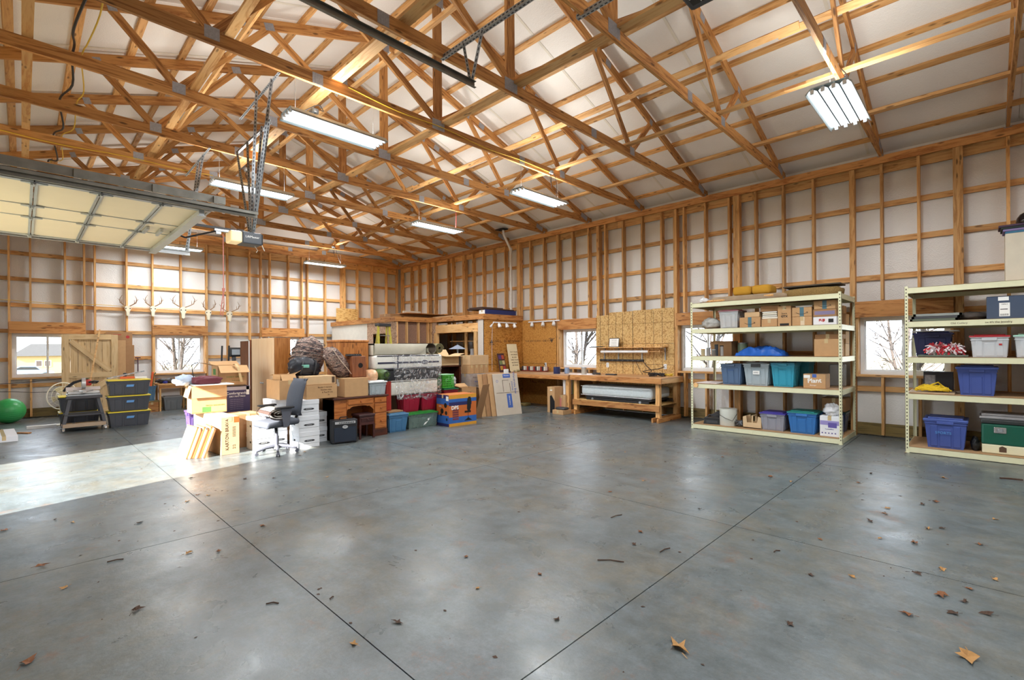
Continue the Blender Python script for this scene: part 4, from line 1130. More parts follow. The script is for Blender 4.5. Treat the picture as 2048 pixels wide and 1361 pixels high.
# flat packing cartons leaning with blue print
PRT = mat('printed_grey_card', (196, 184, 168), .8, noise=.06)
for k in range(4):
    x0 = 7.62 + k * .03
    t = leaner('flattened_carton', ['front flattened carton with blue printing, leaning by the corner bench', 'second flattened carton just behind the blue-printed one', 'third flattened carton of the leaning row', 'rearmost flattened carton of the leaning row'][k],
               'carton', 7.99 - k * .10, 7.93 + k * .06, 0.0, .72, .98, .012, -.16, .20, PRT if k == 0 else [CARD, CARD3, CARD][k - 1], 'flattened cartons leaning by the corner bench')
    if k == 0:
        Rt = Matrix.Rotation(-.20, 4, 'X')
        def pz(u0, u1, v0, v1, m, o=-.0022): 
            gg = MB(); gg.box(u0, u1, o, -.0003, v0, v1, Rt); return gg.build('print', m, t)
        pz(-.07, .14, .88, .97, INKB); pz(-.02, .12, .17, .5, INKB)
        pz(-.3, .34, .525, .533, INKBR); pz(-.1, -.09, .55, .82, INKBR); pz(.1, .11, .55, .75, INKBR); pz(-.1, .08, .82, .828, INKBR)
        text('Wardrobe Box', .085, INKB, t, Rt @ MR((.25, -.003, .75), '-y', -PI / 2), 'print'); text('Wardrobe', .035, INKW, t, Rt @ MR((.03, -.003, .93)), 'print')
        text('WARDROBE', .04, INKW, t, Rt @ MR((.05, -.003, .34), '-y', PI / 2), 'print'); text('○', .08, INKB, t, Rt @ MR((-.25, -.003, .8)), 'print'); text('FRAGILE', .06, INKB, t, Rt @ MR((.17, -.003, .68), '-y', PI / 2), 'print')
t = leaner('flattened_carton', 'bare brown board leaning the other way behind the flattened cartons', 'carton', 7.15, 8.1, 0, .25, .8, .012, .2, -.3, CARD3)
t = leaner('plank_offcut', 'narrow white board standing upright behind the printed cartons', 'board', 8.35, 8.35, 0, .16, 1.05, .015, .0, .05, INKW)
# ladder leaning at the inner room opening
t = thing('step_ladder', 'yellow fibreglass step ladder standing in front of the inner room', 'ladder', (7.1, 12.0, 0))
YF = mat('ladder_yellow', (206, 194, 78), .5)
for s in (-1, 1):
    g = MB(); g.tube([(s * .27, -.25, 0), (s * .17, 0, 2.22)], .036, 4); g.build('side_rail', YF, t)
    g = MB(); g.tube([(s * .25, .45, 0), (s * .13, .06, 2.2)], .022, 4); g.build('rear_rail', YF, t)
for k in range(7):
    f = (k + 1) / 8; g = MB(); hw = .27 - .12 * f; g.box(-hw, hw, -.25 + .25 * f - .04, -.25 + .25 * f + .04, 2.22 * f - .01, 2.22 * f + .01); g.build('step', GALV, t)
g = MB(); g.rbox(-.2, .2, -.08, .14, 2.2, 2.28, .015, 2); g.build('top_cap', DKGREY, t)

# shelves and goods inside the closet of the inner room, and the lamp standing before it
for z in (1.35, 1.78): board('closet_shelf', (9.2, 9.75, z), (9.2, 11.5, z), (1, 0, 0), .3, .018, W_br, room)
board('stud', (9.05, 10.75, 0), (9.05, 10.75, RH), (0, 1, 0), .089, .04, W_br, room); board('stud', (9.05, 10.2, 0), (9.05, 10.2, RH), (0, 1, 0), .04, .04, W_br, room)
for k, (y, z, r_, h, c, lab) in enumerate(((10.05, 1.789, .05, .16, (150, 60, 50), 'red tin on the upper closet shelf'), (10.2, 1.789, .04, .2, (206, 200, 186), 'white bottle on the upper closet shelf'), (10.45, 1.789, .06, .14, (180, 150, 60), 'mustard tin on the upper closet shelf'),
        (10.62, 1.359, .06, .2, (200, 200, 204), 'grey can on the lower closet shelf, left'), (10.35, 1.359, .05, .17, (150, 60, 60), 'red can on the lower closet shelf'), (10.1, 1.359, .06, .2, (90, 100, 120), 'slate jar on the lower closet shelf'), (9.93, 1.359, .05, .22, (60, 52, 50), 'dark bottle on the lower closet shelf, right'))):
    can('tin', lab, 9.17, y, z, r_, h, mat('cl%d' % k, c, .5), 'can')
t = thing('floor_lamp', 'white pole lamp with a grey pyramid shade standing before the closet opening', 'lamp', (8.04, 9.9, 0))
g = MB(); g.cyl((0, 0, .02), (0, 0, 1.6), .018, n=10); g.lathe([(.14, 0), (.14, .02), (.02, .035), (0, .035)], n=20); g.build('pole', WHITE, t, smooth=True)
g = MB(); g.lathe([(.31, 1.55), (.30, 1.55), (.02, 1.66), (0, 1.67)], n=4); g.build('lamp_shade', mat('shade_grey', (140, 150, 168), .6), t)
# ================================================================= the pile in the middle
def rim_bin(name, label, x0, y0, x1, y1, z0, z1, m, lid=None, rz=0.0, group=None, taper=.035, ribs='x', handles=True, cat='storage bin', lid_h=.035, flat_lid=False):
    """plastic tote: tapered tub, rolled rim, ribs, handles, optional snap lid with a recessed top"""
    cx, cy = (x0 + x1) / 2, (y0 + y1) / 2
    t = thing(name, label, cat, (cx, cy, z0), rz, group)
    a, b = (x1 - x0) / 2 - .012, (y1 - y0) / 2 - .012
    h = z1 - z0 - (lid_h * .7 if lid else 0)
    g = MB(); w = .006; tp = taper
    # tub: outer and inner walls
    ov = [(-a + tp, -b + tp, 0), (a - tp, -b + tp, 0), (a - tp, b - tp, 0), (-a + tp, b - tp, 0), (-a, -b, h), (a, -b, h), (a, b, h), (-a, b, h)]
    iv = [(-a + tp + w, -b + tp + w, w), (a - tp - w, -b + tp + w, w), (a - tp - w, b - tp - w, w), (-a + tp + w, b - tp - w, w), (-a + w, -b + w, h), (a - w, -b + w, h), (a - w, b - w, h), (-a + w, b - w, h)]
    g.add(ov + iv, [(0, 3, 2, 1), (0, 1, 5, 4), (1, 2, 6, 5), (2, 3, 7, 6), (3, 0, 4, 7), (8, 9, 10, 11), (8, 12, 13, 9), (9, 13, 14, 10), (10, 14, 15, 11), (11, 15, 12, 8), (4, 5, 13, 12), (5, 6, 14, 13), (6, 7, 15, 14), (7, 4, 12, 15)])
    # panels proud of the walls (front -Y and side -X)
    def slab(side, u0, u1, v0, v1, d):
        if side == 'y':
            f = lambda u, v, o: (u, -b + tp * (1 - v / h) - o, v)
        else:
            f = lambda u, v, o: (-a + tp * (1 - v / h) - o, u, v)
        vs = [f(u0, v0, 0), f(u1, v0, 0), f(u1, v1, 0), f(u0, v1, 0), f(u0 + .006, v0 + .006, d), f(u1 - .006, v0 + .006, d), f(u1 - .006, v1 - .006, d), f(u0 + .006, v1 - .006, d)]
        g.add(vs, [(4, 5, 6, 7), (0, 1, 5, 4), (1, 2, 6, 5), (2, 3, 7, 6), (3, 0, 4, 7)])
    for side, A in (('y', a), ('x', b)):
        slab(side, -A * .72, -A * .36, h * .05, h * .82, .007); slab(side, A * .36, A * .72, h * .05, h * .82, .007); slab(side, -A * .28, A * .28, h * .05, h * .70, .007)
    g.build('tub', m, t)
    g = MB()
    for zz, e in ((h - .012, .012), (h - .045, .006)):
        g.box(-a - e, a + e, -b - e, -b + .002, zz, zz + .012); g.box(-a - e, a + e, b - .002, b + e, zz, zz + .012); g.box(-a - e, -a + .002, -b, b, zz, zz + .012); g.box(a - .002, a + e, -b, b, zz, zz + .012)
    g.build('rim', m, t)
    if handles:
        for s in (-1, 1):
            g = MB(); g.rbox(min(s * a, s * (a + .02)), max(s * a, s * (a + .02)), -b * .4, b * .4, h - .05, h - .012, .005, 1); g.build('handle', m, t)
    if lid:
        g = MB(); g.rbox(-a - .016, a + .016, -b - .016, b + .016, h - .004, h + lid_h * .55, .007, 2)
        if not flat_lid: g.rbox(-a * .86, a * .86, -b * .84, b * .84, h + lid_h * .5, h + lid_h, .007, 2)
        g.build('lid', lid, t)
    t['_a'] = a; t['_b'] = b; t['_h'] = h
    return t
BW_ = mat('banker_white', (226, 228, 232), .75, noise=.03)
def banker(x, y, z, label, w_=.285, d=.39, h=.252, rz=0.0):
    t = thing('file_box', label, 'file box', (x + w_ / 2, y + d / 2, z), rz, 'white lidded file boxes in the pile')
    a, b = w_ / 2, d / 2
    g = MB(); g.box(-a + .005, a - .005, -b + .005, b - .005, 0, h - .01); g.build('box_body', BW_, t)
    g = MB(); g.rbox(-a, a, -b, b, h - .075, h, .004, 1); g.build('lid', BW_, t)
    g = MB(); g.prism([(math.cos(q) * .05 + (-.035 if math.cos(q) < 0 else .035), h * .42 + math.sin(q) * .016) for q in [k * PI / 8 for k in range(16)]], -b + .0035, -b + .0047, 'y')
    g.box(-.25, .25, 0, 0, 0, 0) if False else None
    hp = g.build('hand_hole', mat('hand_hole', (52, 52, 56), .8), t)
    text('BANKERS BOX', .013, INKW, hp, MR((0, -b + .0030, h * .42), '-y'), 'lettering')
    g = MB(); g.box(-a + .01, a - .01, -b + .0035, -b + .0046, h * .42 - .045, h * .42 - .042); g.box(-a + .0035, -a + .0046, -b + .03, b - .03, h * .38, h * .384)
    g.prism([(-.03, h * .45 - .014), (.03, h * .45 - .014), (.03, h * .45 + .014), (-.03, h * .45 + .014)], -a + .0035, -a + .0048, 'x')
    g.build('print', INK, t)
    return t
pos = {'R': ('right-hand front stack of file boxes beside the amplifier', 3.05, 7.70), 'L': ('left front stack of file boxes behind the office chair', 2.50, 8.02), 'M': ('middle stack of file boxes half hidden by the office chair', 2.79, 8.10)}
lev = ['bottom white file box, ', 'second white file box up, ', 'top white file box, ']
for k in range(3): banker(3.05, 7.70, .2525 * k, lev[k] + pos['R'][0], w_=.33, rz=-.02 * k)
for k in range(2): banker(2.50, 8.02, .2525 * k, ['bottom', 'upper'][k] + ' white file box, ' + pos['L'][0])
for k in range(3): banker(2.79, 8.14, .2525 * k, lev[k] + pos['M'][0], w_=.25)
for k in range(2): banker(3.40, 8.02, .2525 * k, ['bottom', 'upper'][k] + ' white file box in the shade right behind the amplifier', w_=.25, d=.3)

# ---- office chair with a rolled rug on its seat
ch = thing('office_chair', 'charcoal office swivel chair with armrests, standing before the white file boxes', 'chair', (2.69, 7.64, 0), 0.12)
CF = mat('chair_fabric', (74, 78, 88), .85, noise=.1, nscale=60, bump=.3, bscale=400)
CP = mat('chair_plastic', (92, 94, 104), .45)
g = MB(); g.rbox(-.25, .25, -.24, .24, .43, .52, .04, 4)
for v in range(len(g.v)):
    x, y, z = g.v[v]
    if x < -.15: g.v[v] = (x, y, z - (-.15 - x) * .35)
g.build('seat', CF, ch, smooth='all')
g = MB()
def bk(u, v, off):
    y = (u - .5) * (.42 - .06 * abs(v - .45)); z = .55 + v * .56
    x = .24 + .11 * v + .05 * (1 - (2 * u - 1) ** 2) * -1 + .035 * math.sin(v * PI) * -1 + off
    return (x, y, z)
g.grid(lambda u, v: bk(u, v, 0 + .03 * ((2 * u - 1) ** 4 + (2 * v - 1) ** 6)), 13, 13); g.grid(lambda u, v: bk(u, v, .08 - .03 * ((2 * u - 1) ** 4 + (2 * v - 1) ** 6)), 13, 13)
n_ = 13
for k in range(n_ - 1):
    for A in ((k, k + 1), (n_ * (n_ - 1) + k, n_ * (n_ - 1) + k + 1), (k * n_, (k + 1) * n_), (k * n_ + n_ - 1, (k + 1) * n_ + n_ - 1)):
        g.f.append([A[0], A[1], A[1] + n_ * n_, A[0] + n_ * n_]); g.m.append(0)
g.build('backrest', CF, ch, smooth='all')
g = MB(); g.tube([(.05, 0, .41), (.27, 0, .42), (.33, 0, .55), (.36, 0, .75)], .022, 8); g.rbox(-.12, .12, -.09, .09, .39, .43, .01, 1); g.build('back_bracket', BLACK, ch, smooth=True)
for s in (-1, 1):
    g = MB(); g.rbox(-.15, .13, s * .27 - .035, s * .27 + .035, .69, .72, .014, 2); ar = g.build('armrest', BLACK, ch, smooth=True)
    g = MB(); g.add([(-.02, s * .265 - .012, .42), (.05, s * .265 - .012, .42), (.1, s * .265 - .012, .69), (-.06, s * .265 - .012, .69), (-.02, s * .265 + .012, .42), (.05, s * .265 + .012, .42), (.1, s * .265 + .012, .69), (-.06, s * .265 + .012, .69)], [(0, 3, 2, 1), (4, 5, 6, 7), (0, 1, 5, 4), (1, 2, 6, 5), (2, 3, 7, 6), (3, 0, 4, 7)])
    g.box(-.02, .04, min(0, s * .26), max(0, s * .26), .41, .425); g.build('arm_support', CP, ch)
g = MB(); g.cyl((0, 0, .12), (0, 0, .26), .032, n=14); g.cyl((0, 0, .26), (0, 0, .40), .022, n=12); g.build('gas_column', CP, ch, smooth=True)
g = MB(); g.tube([(-.05, -.08, .40), (-.07, -.14, .34)], .02, 6); g.build('tilt_lever', BLACK, ch)
g = MB(); g.cyl((0, 0, .07), (0, 0, .13), .055, .04, n=14)
for k in range(5):
    a = k * 2 * PI / 5 + .55; d = Vector((math.cos(a), math.sin(a), 0))
    g.tube([d * .03 + Vector((0, 0, .11)), d * .16 + Vector((0, 0, .10)), d * .29 + Vector((0, 0, .065))], [.03, .024, .017], 8)
g.build('star_base', CP, ch, smooth=True)
for k in range(5):
    a = k * 2 * PI / 5 + .55; d = Vector((math.cos(a), math.sin(a), 0)); p = Vector((-d.y, d.x, 0)); c = d * .29 + Vector((0, 0, .027))
    g = MB(); g.cyl(c - p * .026, c - p * .006, .026, n=12); g.cyl(c + p * .006, c + p * .026, .026, n=12); g.cyl(c, c + Vector((0, 0, .035)), .012, n=8); g.build('caster', CP, ch, smooth=True)
RUGC = mat('striped_rug', (214, 206, 196), .9, noise=.15, nscale=30); RUGD = mat('rug_brown', (70, 52, 46), .9)
t = thing('rolled_rug', 'small rolled striped rug lying across the seat of the office chair', 'rug', (2.65, 7.64, .524))
g = MB(); P = []
for k in range(46):
    a = k * .36; rr = .105 - .0019 * k
    P.append((rr * 1.5 * math.cos(a), rr * .82 * math.sin(a) + .088))
for k in range(45):
    (x0, z0), (x1, z1) = P[k], P[k + 1]; q = 1 - .012 / max(.03, math.hypot(x0, z0 - .088)); q = max(q, .75)
    g.mi = 0 if k % 9 < 7 else 1
    g.add([(x0, -.26, z0), (x1, -.26, z1), (x1, .26, z1), (x0, .26, z0), (x0 * q, -.26, .088 + (z0 - .088) * q), (x1 * q, -.26, .088 + (z1 - .088) * q), (x1 * q, .26, .088 + (z1 - .088) * q), (x0 * q, .26, .088 + (z0 - .088) * q)],
          [(0, 1, 2, 3), (7, 6, 5, 4), (0, 4, 5, 1), (3, 2, 6, 7)])
g.build('rug_body', [RUGC, RUGD], t, smooth=True)
for s in (-1, 1):
    g = MB(); g.tube([(.155 * math.cos(q), s * .262, .088 + .085 * math.sin(q)) for q in [k * PI / 9 for k in range(18)]], .006, 5, closed=True); g.build('binding', RUGD, t, smooth=True)

# ---- left part of the pile
kc = carton('flatpack_carton', 'long upright flat-pack carton with vertical lettering, sunlit, at the left of the pile', 2.02, 8.06, 2.27, 9.34, 0, .56, CARD2, .055)
printon(kc, 'KARTON BRAVA', .062, INKBR, '-y', -.045, .02, roll=PI / 2); printon(kc, '2/2', .05, INKBR, '-y', .05, -.17, roll=PI / 2)
for k in range(9): patch(kc, '-y', .03 + .001, .075, -.02 + k * .018, -.012 + k * .018, INKBR, 'barcode')
patch(kc, '-y', .05, .125, .19, .28, mat('orange_tape', (214, 96, 40), .5), 'sticker')
printon(kc, 'THIS SIDE UP', .08, INKBR, '-x', -.2, .05)
for k in range(9):
    c = [(226, 220, 206), (198, 128, 60), (214, 206, 192), (180, 150, 112), (222, 214, 200), (150, 96, 54), (208, 178, 130), (228, 222, 210), (196, 160, 110)][k]
    x = 1.62 + .030 * k; h = .46 - .02 * (k % 3); y0 = 8.17 - .015 * k
    t = thing('leaning_panel', 'thin panel number %s from the left in the row leaning on the sunlit carton' % ['one', 'two', 'three', 'four', 'five', 'six', 'seven', 'eight', 'nine'][k], 'panel', (x, y0 + .2, 0), -.03 * k + .12, 'thin panels and frames leaning on the sunlit carton')
    Mx = Matrix.Rotation(.33, 4, 'Y')
    g = MB(); g.box(0, .012, -.19, .19, 0.0045, h, Mx); g.build('board', mat('panel%d' % k, c, .6, noise=.1, nscale=12), t)
    g = MB(); g.box(-.004, .016, -.2, -.18, 0.0045, h + .005, Mx); g.box(-.004, .016, -.2, .2, h - .01, h + .008, Mx); g.build('edge_frame', mat('panel_edge%d' % (k % 3), [(170, 110, 60), (216, 208, 196), (134, 92, 56)][k % 3], .6), t)
rim_bin('purple_bin', 'purple storage bin behind the left end of the sunlit carton', 1.93, 9.42, 2.24, 9.72, 0, .55, mat('purple_plastic', (84, 66, 128), .4), mat('purple_plastic', (84, 66, 128), .4))
lb = carton('fruit_carton', 'open fruit carton with a hanging front flap and green print, on the sunlit carton', 1.86, 8.80, 2.34, 9.2, .565, 1.0, CARD, -.05, flaps={'F': 172, 'L': 185 - 20, 'B': 100})
patch(lb, '-y', -.1, .02, -.2, -.12, INKG, 'print'); printon(lb, 'FRESH BANANAS', .035, INKG, '-y', .08, -.1); patch(lb, '-y', -.23, .23, -.205, -.198, INKG, 'print')
g = MB(); g.rbox(1.88, 2.42, 8.72, 9.15, 1.004, 1.02, .004, 1, None); tag(g.build('cover_sheet', INKW), 'white sheet lying flat across the top of the fruit carton with the hanging flap', 'sheet')
def lump(name, label, cat, c, r, m, seed=1, nz=.12, fr=3.0, rot=(0, 0, 0), nu=28, nv=18, power=1.0, mats2=None, flat=True):
    """soft crumpled object: displaced ellipsoid with folds, resting on its lowest point"""
    from mathutils import noise as mn
    R = Euler(rot).to_matrix()
    vs = []; off = Vector((seed * 7.3, seed * 3.1, seed * 1.7))
    g = MB(); zlo = -min(r[2], 9)
    def f(u, v):
        th = (u) * 2 * PI; ph = (v - .5) * PI
        d = Vector((math.cos(th) * math.cos(ph), math.sin(th) * math.cos(ph), math.sin(ph)))
        s = 1 + nz * (mn.noise(d * fr + off) * 1.2 + .6 * abs(mn.noise(d * fr * 2.7 + off)) + .3 * mn.noise(d * fr * 6 + off))
        sg = lambda a: math.copysign(abs(a) ** power, a)
        p = Vector((sg(d.x) * r[0], sg(d.y) * r[1], sg(d.z) * r[2])) * s
        return tuple(R @ p)
    g.grid(f, nu, nv)
    z0 = min(v[2] for v in g.v)
    if flat:
        cut = z0 + (max(v[2] for v in g.v) - z0) * .12
        g.v = [(x, y, max(z, cut)) for (x, y, z) in g.v]; z0 = cut
    t = thing(name, label, cat, c)
    g.v = [(x, y, z - z0) for (x, y, z) in g.v]
    o = g.build(name + '_body', m, t, smooth='all')
    return t
lump('folded_garment', 'maroon padded garment lying on the white sheet of the fruit carton', 'clothing', (2.08, 8.92, 1.021), (.20, .13, .07), mat('maroon_cloth', (96, 34, 46), .6, bump=.4, bscale=20), 3, .16, power=.7)
lump('pale_cloth', 'pale blue cloth heap left of the maroon garment', 'cloth', (1.83, 9.1, 1.004), (.15, .10, .09), mat('pale_blue_cloth', (176, 190, 210), .8), 5, .25)
g = MB(); g.tube([(1.93, 9.0, 1.05), (1.91, 9.02, 1.2), (1.90, 9.03, 1.33), (1.98, 9.0, 1.37)], .006, 6); tag(g.build('wire_hanger', BLACK), 'bent black wire sticking up from the pale cloth heap', 'wire')
pb = carton('mattress_carton', 'dark purple mattress carton with white lettering and grey lid, behind the fruit carton', 2.30, 9.12, 2.78, 9.55, .505, .94, mat('purple_card', (64, 56, 92), .6), 0)
patch(pb, '-y', -.24, .24, .155, .215, mat('lid_grey', (176, 168, 172), .6), 'lid_band'); patch(pb, '-y', .18, .225, .07, .215, INKW, 'label')
text('Comfortgrande', .062, INKW, pb, MR((.03, -.2165, .32)), 'lettering', sx=.8); text('DRY MATTRESS', .036, INKW, pb, MR((.04, -.2165, .265)), 'lettering')
for k in range(6): text('queen size memory foam', .02, mat('grey_ink', (150, 146, 166), .6), pb, MR((.03, -.2165, .215 - k * .032)), 'lettering')
carton('plain_carton', 'plain brown carton supporting the dark purple mattress carton', 2.28, 9.10, 2.80, 9.57, 0, .50, CARD3)
t = carton('lettered_carton', 'low dark brown carton with a cup emblem between the sunlit carton and the file boxes', 2.36, 8.5, 2.74, 8.95, 0, .53, CARD3, .04)
printon(t, 'R CAN', .05, INKR, '-y', .03, -.06); patch(t, '-y', .0, .06, .06, .16, INKR, 'print')
fb = carton('fruit_carton', 'open fruit carton with curling tape, standing on the purple mattress carton', 2.30, 9.15, 2.74, 9.55, .945, 1.30, CARD, 0, flaps={'F': 128, 'B': 70, 'L': 75})
printon(fb, 'SWEET GREENS', .04, INKG, '-y', .04, -.02); printon(fb, 'fresh produce', .026, INKG, '-y', .06, -.08); patch(fb, '-y', -.2, .2, -.165, -.155, INKBR, 'print')
patch(fb, '-x', -.1, .06, .02, .12, INKG, 'print')
g = MB()
Pp = [(2.52, 9.12, 1.31), (2.54, 9.06, 1.33), (2.57, 9.03, 1.27), (2.59, 9.02, 1.16), (2.62, 9.02, 1.02)]
for k in range(4):
    a, b = Vector(Pp[k]), Vector(Pp[k + 1]); g.add([a - Vector((.02, 0, 0)), a + Vector((.02, 0, 0)), b + Vector((.02, 0, 0)), b - Vector((.02, 0, 0)), a + Vector((-.02, .003, 0)), a + Vector((.02, .003, 0)), b + Vector((.02, .003, 0)), b + Vector((-.02, .003, 0))], [(0, 1, 2, 3), (7, 6, 5, 4), (0, 4, 5, 1), (1, 5, 6, 2), (2, 6, 7, 3), (3, 7, 4, 0)])
g.build('tape_strip', mat('packing_tape', (200, 176, 132), .25), fb, M=WM[fb.name].inverted())
# exercise machine behind
t = thing('exercise_machine', 'elliptical exercise machine, only its console and handle showing behind the fruit cartons', 'exercise machine', (3.22, 11.6, 0))
g = MB(); g.rbox(-.1, .14, -.06, .06, 1.42, 1.62, .03, 3); g.build('console', BLACK, t, smooth=True)
g = MB(); g.rbox(-.06, .10, -.068, -.058, 1.46, 1.58, .008, 2); g.build('screen', mat('screen_grey', (150, 158, 164), .2), t)
g = MB(); g.tube([(0, 0, 0), (0, 0, 1.45)], .04, 8); g.rbox(-.5, .3, -.2, .2, 0, .3, .06, 3); g.build('frame', DKGREY, t, smooth=True)
for s in (-1, 1):
    g = MB(); g.tube([(-.12 + .04 * s, s * .22, .3), (-.18, s * .25, 1.1), (-.16, s * .25, 1.66)], .018, 8); g.build('arm', BLACK, t, smooth=True)
# wardrobe, doors towards the garage door
t = thing('wardrobe', 'tall pale two-door wardrobe with a honey-brown side, behind the file boxes', 'wardrobe', (3.28, 9.58, 0))
WP = wood('wardrobe_pale', (232, 200, 160), (222, 184, 142), grain=20, along=1, knots=False, var=.05, axis=2); WH = wood('wardrobe_honey', (176, 116, 58), (146, 88, 36), grain=26, along=1.4, knots=False, var=.05, axis=2, rough=.4)
g = MB(); g.box(-.13, .15, -.56, .57, 0, 1.78); g.build('carcass', WH, t)
for k in range(2):
    g = MB(); g.rbox(-.152, -.132, -.565 + k * .572, .0 + k * .572, .02, 1.775, .003, 1); d = g.build('door', WP, t)
    g = MB(); g.cyl((-.152, -.05 + k * .1, .95), (-.175, -.05 + k * .1, .95), .014, n=10); g.build('knob', GALV, d, smooth=True)
for s in (-.3, .1, .35):
    g = MB(); g.box(-.14, -.12, s, s + .005, 1.78, 1.80); g.build('hinge_pin', GALV, t)
t = thing('bookcase', 'dark brown cabinet with a white front edge, standing left behind the pale wardrobe', 'cabinet', (3.25, 10.5, 0))
g = MB(); g.box(-.14, .14, -.28, .28, 0, 1.76); g.build('carcass', wood('walnut', (120, 70, 36), (84, 44, 20), grain=22, knots=False, axis=2), t)
g = MB(); g.box(-.15, -.14, -.28, -.26, 0, 1.76); g.box(-.15, -.14, -.28, .28, 1.74, 1.76); g.build('edge_trim', INKW, t)
# cartons over the file boxes
t = carton('brown_carton', 'tall-sided brown carton on the middle file boxes, left of the chair back', 2.86, 7.98, 3.18, 8.56, .76, 1.07, CARD, 0)
carton('brown_carton', 'small open brown carton on top of the tall-sided carton', 2.88, 8.04, 3.12, 8.3, 1.072, 1.16, CARD, .1, flaps={'F': 150, 'R': 60, 'B': 100})
t = carton('brown_carton', 'wide brown carton with handwritten notes on the right-hand file boxes', 3.18, 7.73, 3.69, 8.08, .76, .985, CARD, 0)
for k, s_ in enumerate(('Books + records', 'Kitchen misc', '& Paul R Lee', '26')): printon(t, s_, .035, INKBR, '-y', .05 + .02 * k, .07 - k * .042, 'handwriting')
t = carton('brown_carton', 'flat brown carton with a printed end, on the handwritten carton', 3.19, 7.76, 3.68, 8.06, .988, 1.125, CARD2, .02)
patch(t, '-y', .18, .23, -.05, .05, INKBR, 'print')
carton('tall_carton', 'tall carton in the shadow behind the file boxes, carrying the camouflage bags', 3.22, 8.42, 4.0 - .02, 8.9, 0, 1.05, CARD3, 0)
CAMO = _new('camouflage')[0]
_n = CAMO.node_tree; _b = _n.nodes['Principled BSDF']; _t = N(_n, 'ShaderNodeTexCoord'); _v = N(_n, 'ShaderNodeTexNoise', Scale=9.0, Detail=4.0, Distortion=1.5)
_mp = N(_n, 'ShaderNodeMapping'); _mp.inputs['Scale'].default_value = (1, 1, 2.6); _n.links.new(_t.outputs['Object'], _mp.inputs[0]); _n.links.new(_mp.outputs[0], _v.inputs['Vector'])
_c = N(_n, 'ShaderNodeValToRGB'); _c.color_ramp.interpolation = 'CONSTANT'
_e = _c.color_ramp.elements; _e[0].color = lin((44, 34, 36)); _e[1].position = .44; _e[1].color = lin((96, 72, 66))
for p_, c_ in ((.5, (150, 122, 108)), (.56, (70, 64, 56)), (.62, (176, 156, 146))): q_ = _e.new(p_); q_.color = lin(c_)
_n.links.new(_v.outputs[0], _c.inputs[0]); _n.links.new(_c.outputs[0], _b.inputs['Base Color']); _b.inputs['Roughness'].default_value = .7
bag = lump('camouflage_bag', 'large bulging camouflage sleeping bag, upright, highest thing of the pile', 'sleeping bag', (3.56, 8.62, 1.055), (.28, .21, .41), CAMO, 9, .10, 3.2, (0, .25, 0), 36, 26)
for k in range(7):
    g = MB(); z = .12 + .08 * k; rx = .29 * math.sqrt(max(.05, 1 - ((z - .39) / .43) ** 2)) + .01
    g.tube([((rx) * math.cos(a) + (z - .39) * .26, (rx * .84) * math.sin(a), z + .03 * math.sin(2 * a)) for a in [q * PI / 10 for q in range(20)]], .006, 4, closed=True); g.build('strap', BLACK, bag, smooth=True)
bag = lump('camouflage_bag', 'second camouflage sleeping bag leaning down to the right of the larger one', 'sleeping bag', (3.90, 8.15, 1.063), (.17, .13, .34), CAMO, 12, .10, 3.2, (.0, -.62, 0), 32, 24)
g = MB(); g.tube([(.18 - .36 * u, -.16 - .01 * math.sin(u * 9), .06 + .46 * u) for u in [k / 10 for k in range(11)]], .007, 5); g.build('zip', mat('zip_tan', (190, 170, 150), .5), bag, smooth=True)
bp_o = lump('backpack', 'black backpack with a green label slumped left of the camouflage bags', 'backpack', (3.34, 8.20, 1.128), (.25, .13, .16), mat('black_nylon', (30, 32, 40), .5, bump=.5, bscale=18), 21, .18, 2.6, (0, .15, 0), 30, 20, .8)
g = MB(); g.rbox(-.1, .02, -.165, -.150, .13, .18, .004, 1); g.build('label_patch', mat('teal_label', (112, 176, 160), .5), bp_o)
for s in (-.12, .1):
    g = MB(); g.tube([(s, -.15, .02), (s + .02, -.175, .12), (s + .05, -.13, .22), (s + .06, .0, .27)], .014, 6); g.build('strap', BLACK, bp_o, smooth=True)
# ---- amplifier, stool, desk
t = thing('guitar_amplifier', 'small black guitar amplifier with a silver knob panel, on the floor by the desk', 'amplifier', (3.77, 7.67, 0), -.22)
AB = mat('amp_vinyl', (32, 32, 36), .55, bump=.3, bscale=260)
g = MB(); g.rbox(-.205, .205, -.10, .09, .012, .39, .012, 2); g.build('cabinet', AB, t)
g = MB(); g.rbox(-.175, .18, -.106, -.098, .03, .27, .006, 1); g.build('speaker_grille', mat('amp_grille', (34, 42, 56), .8, noise=.2, nscale=120), t)
g = MB(); g.box(-.16, .17, -.108, -.098, .325, .365, Matrix.Identity(4)); pn = g.build('control_panel', mat('amp_silver', (196, 196, 198), .35, .4), t)
for k in range(9):
    g = MB(); g.cyl((-.09 + k * .028, -.108, .345), (-.09 + k * .028, -.118, .345), .009, n=8); g.build('knob', BLACK, pn, smooth=True)
g = MB(); g.lathe([(.0, -.004), (.036, -.004), (.036, .004), (0, .004)], n=16, M=Matrix.Translation((0, -.108, .275)) @ Matrix.Rotation(PI / 2, 4, 'X') @ Matrix.Diagonal((1.25, .75, 1, 1))); em = g.build('emblem', mat('amp_silver', (196, 196, 198), .35, .4), t)
text('PV', .03, INK, em, MR((0, -.1135, .275)), 'lettering')
g = MB(); g.tube([(-.07, 0, .39), (-.05, 0, .425), (.05, 0, .425), (.07, 0, .39)], .01, 6); g.build('handle', BLACK, t, smooth=True)
for x in (-.17, .17):
    for y in (-.08, .09): g = MB(); g.cyl((x, y, 0), (x, y, .014), .015, n=8); g.build('foot', BLACK, t)
DW = wood('desk_mahogany', (188, 114, 56), (148, 80, 32), grain=22, along=2, knots=False, var=.05, rough=.35, coat=.2)
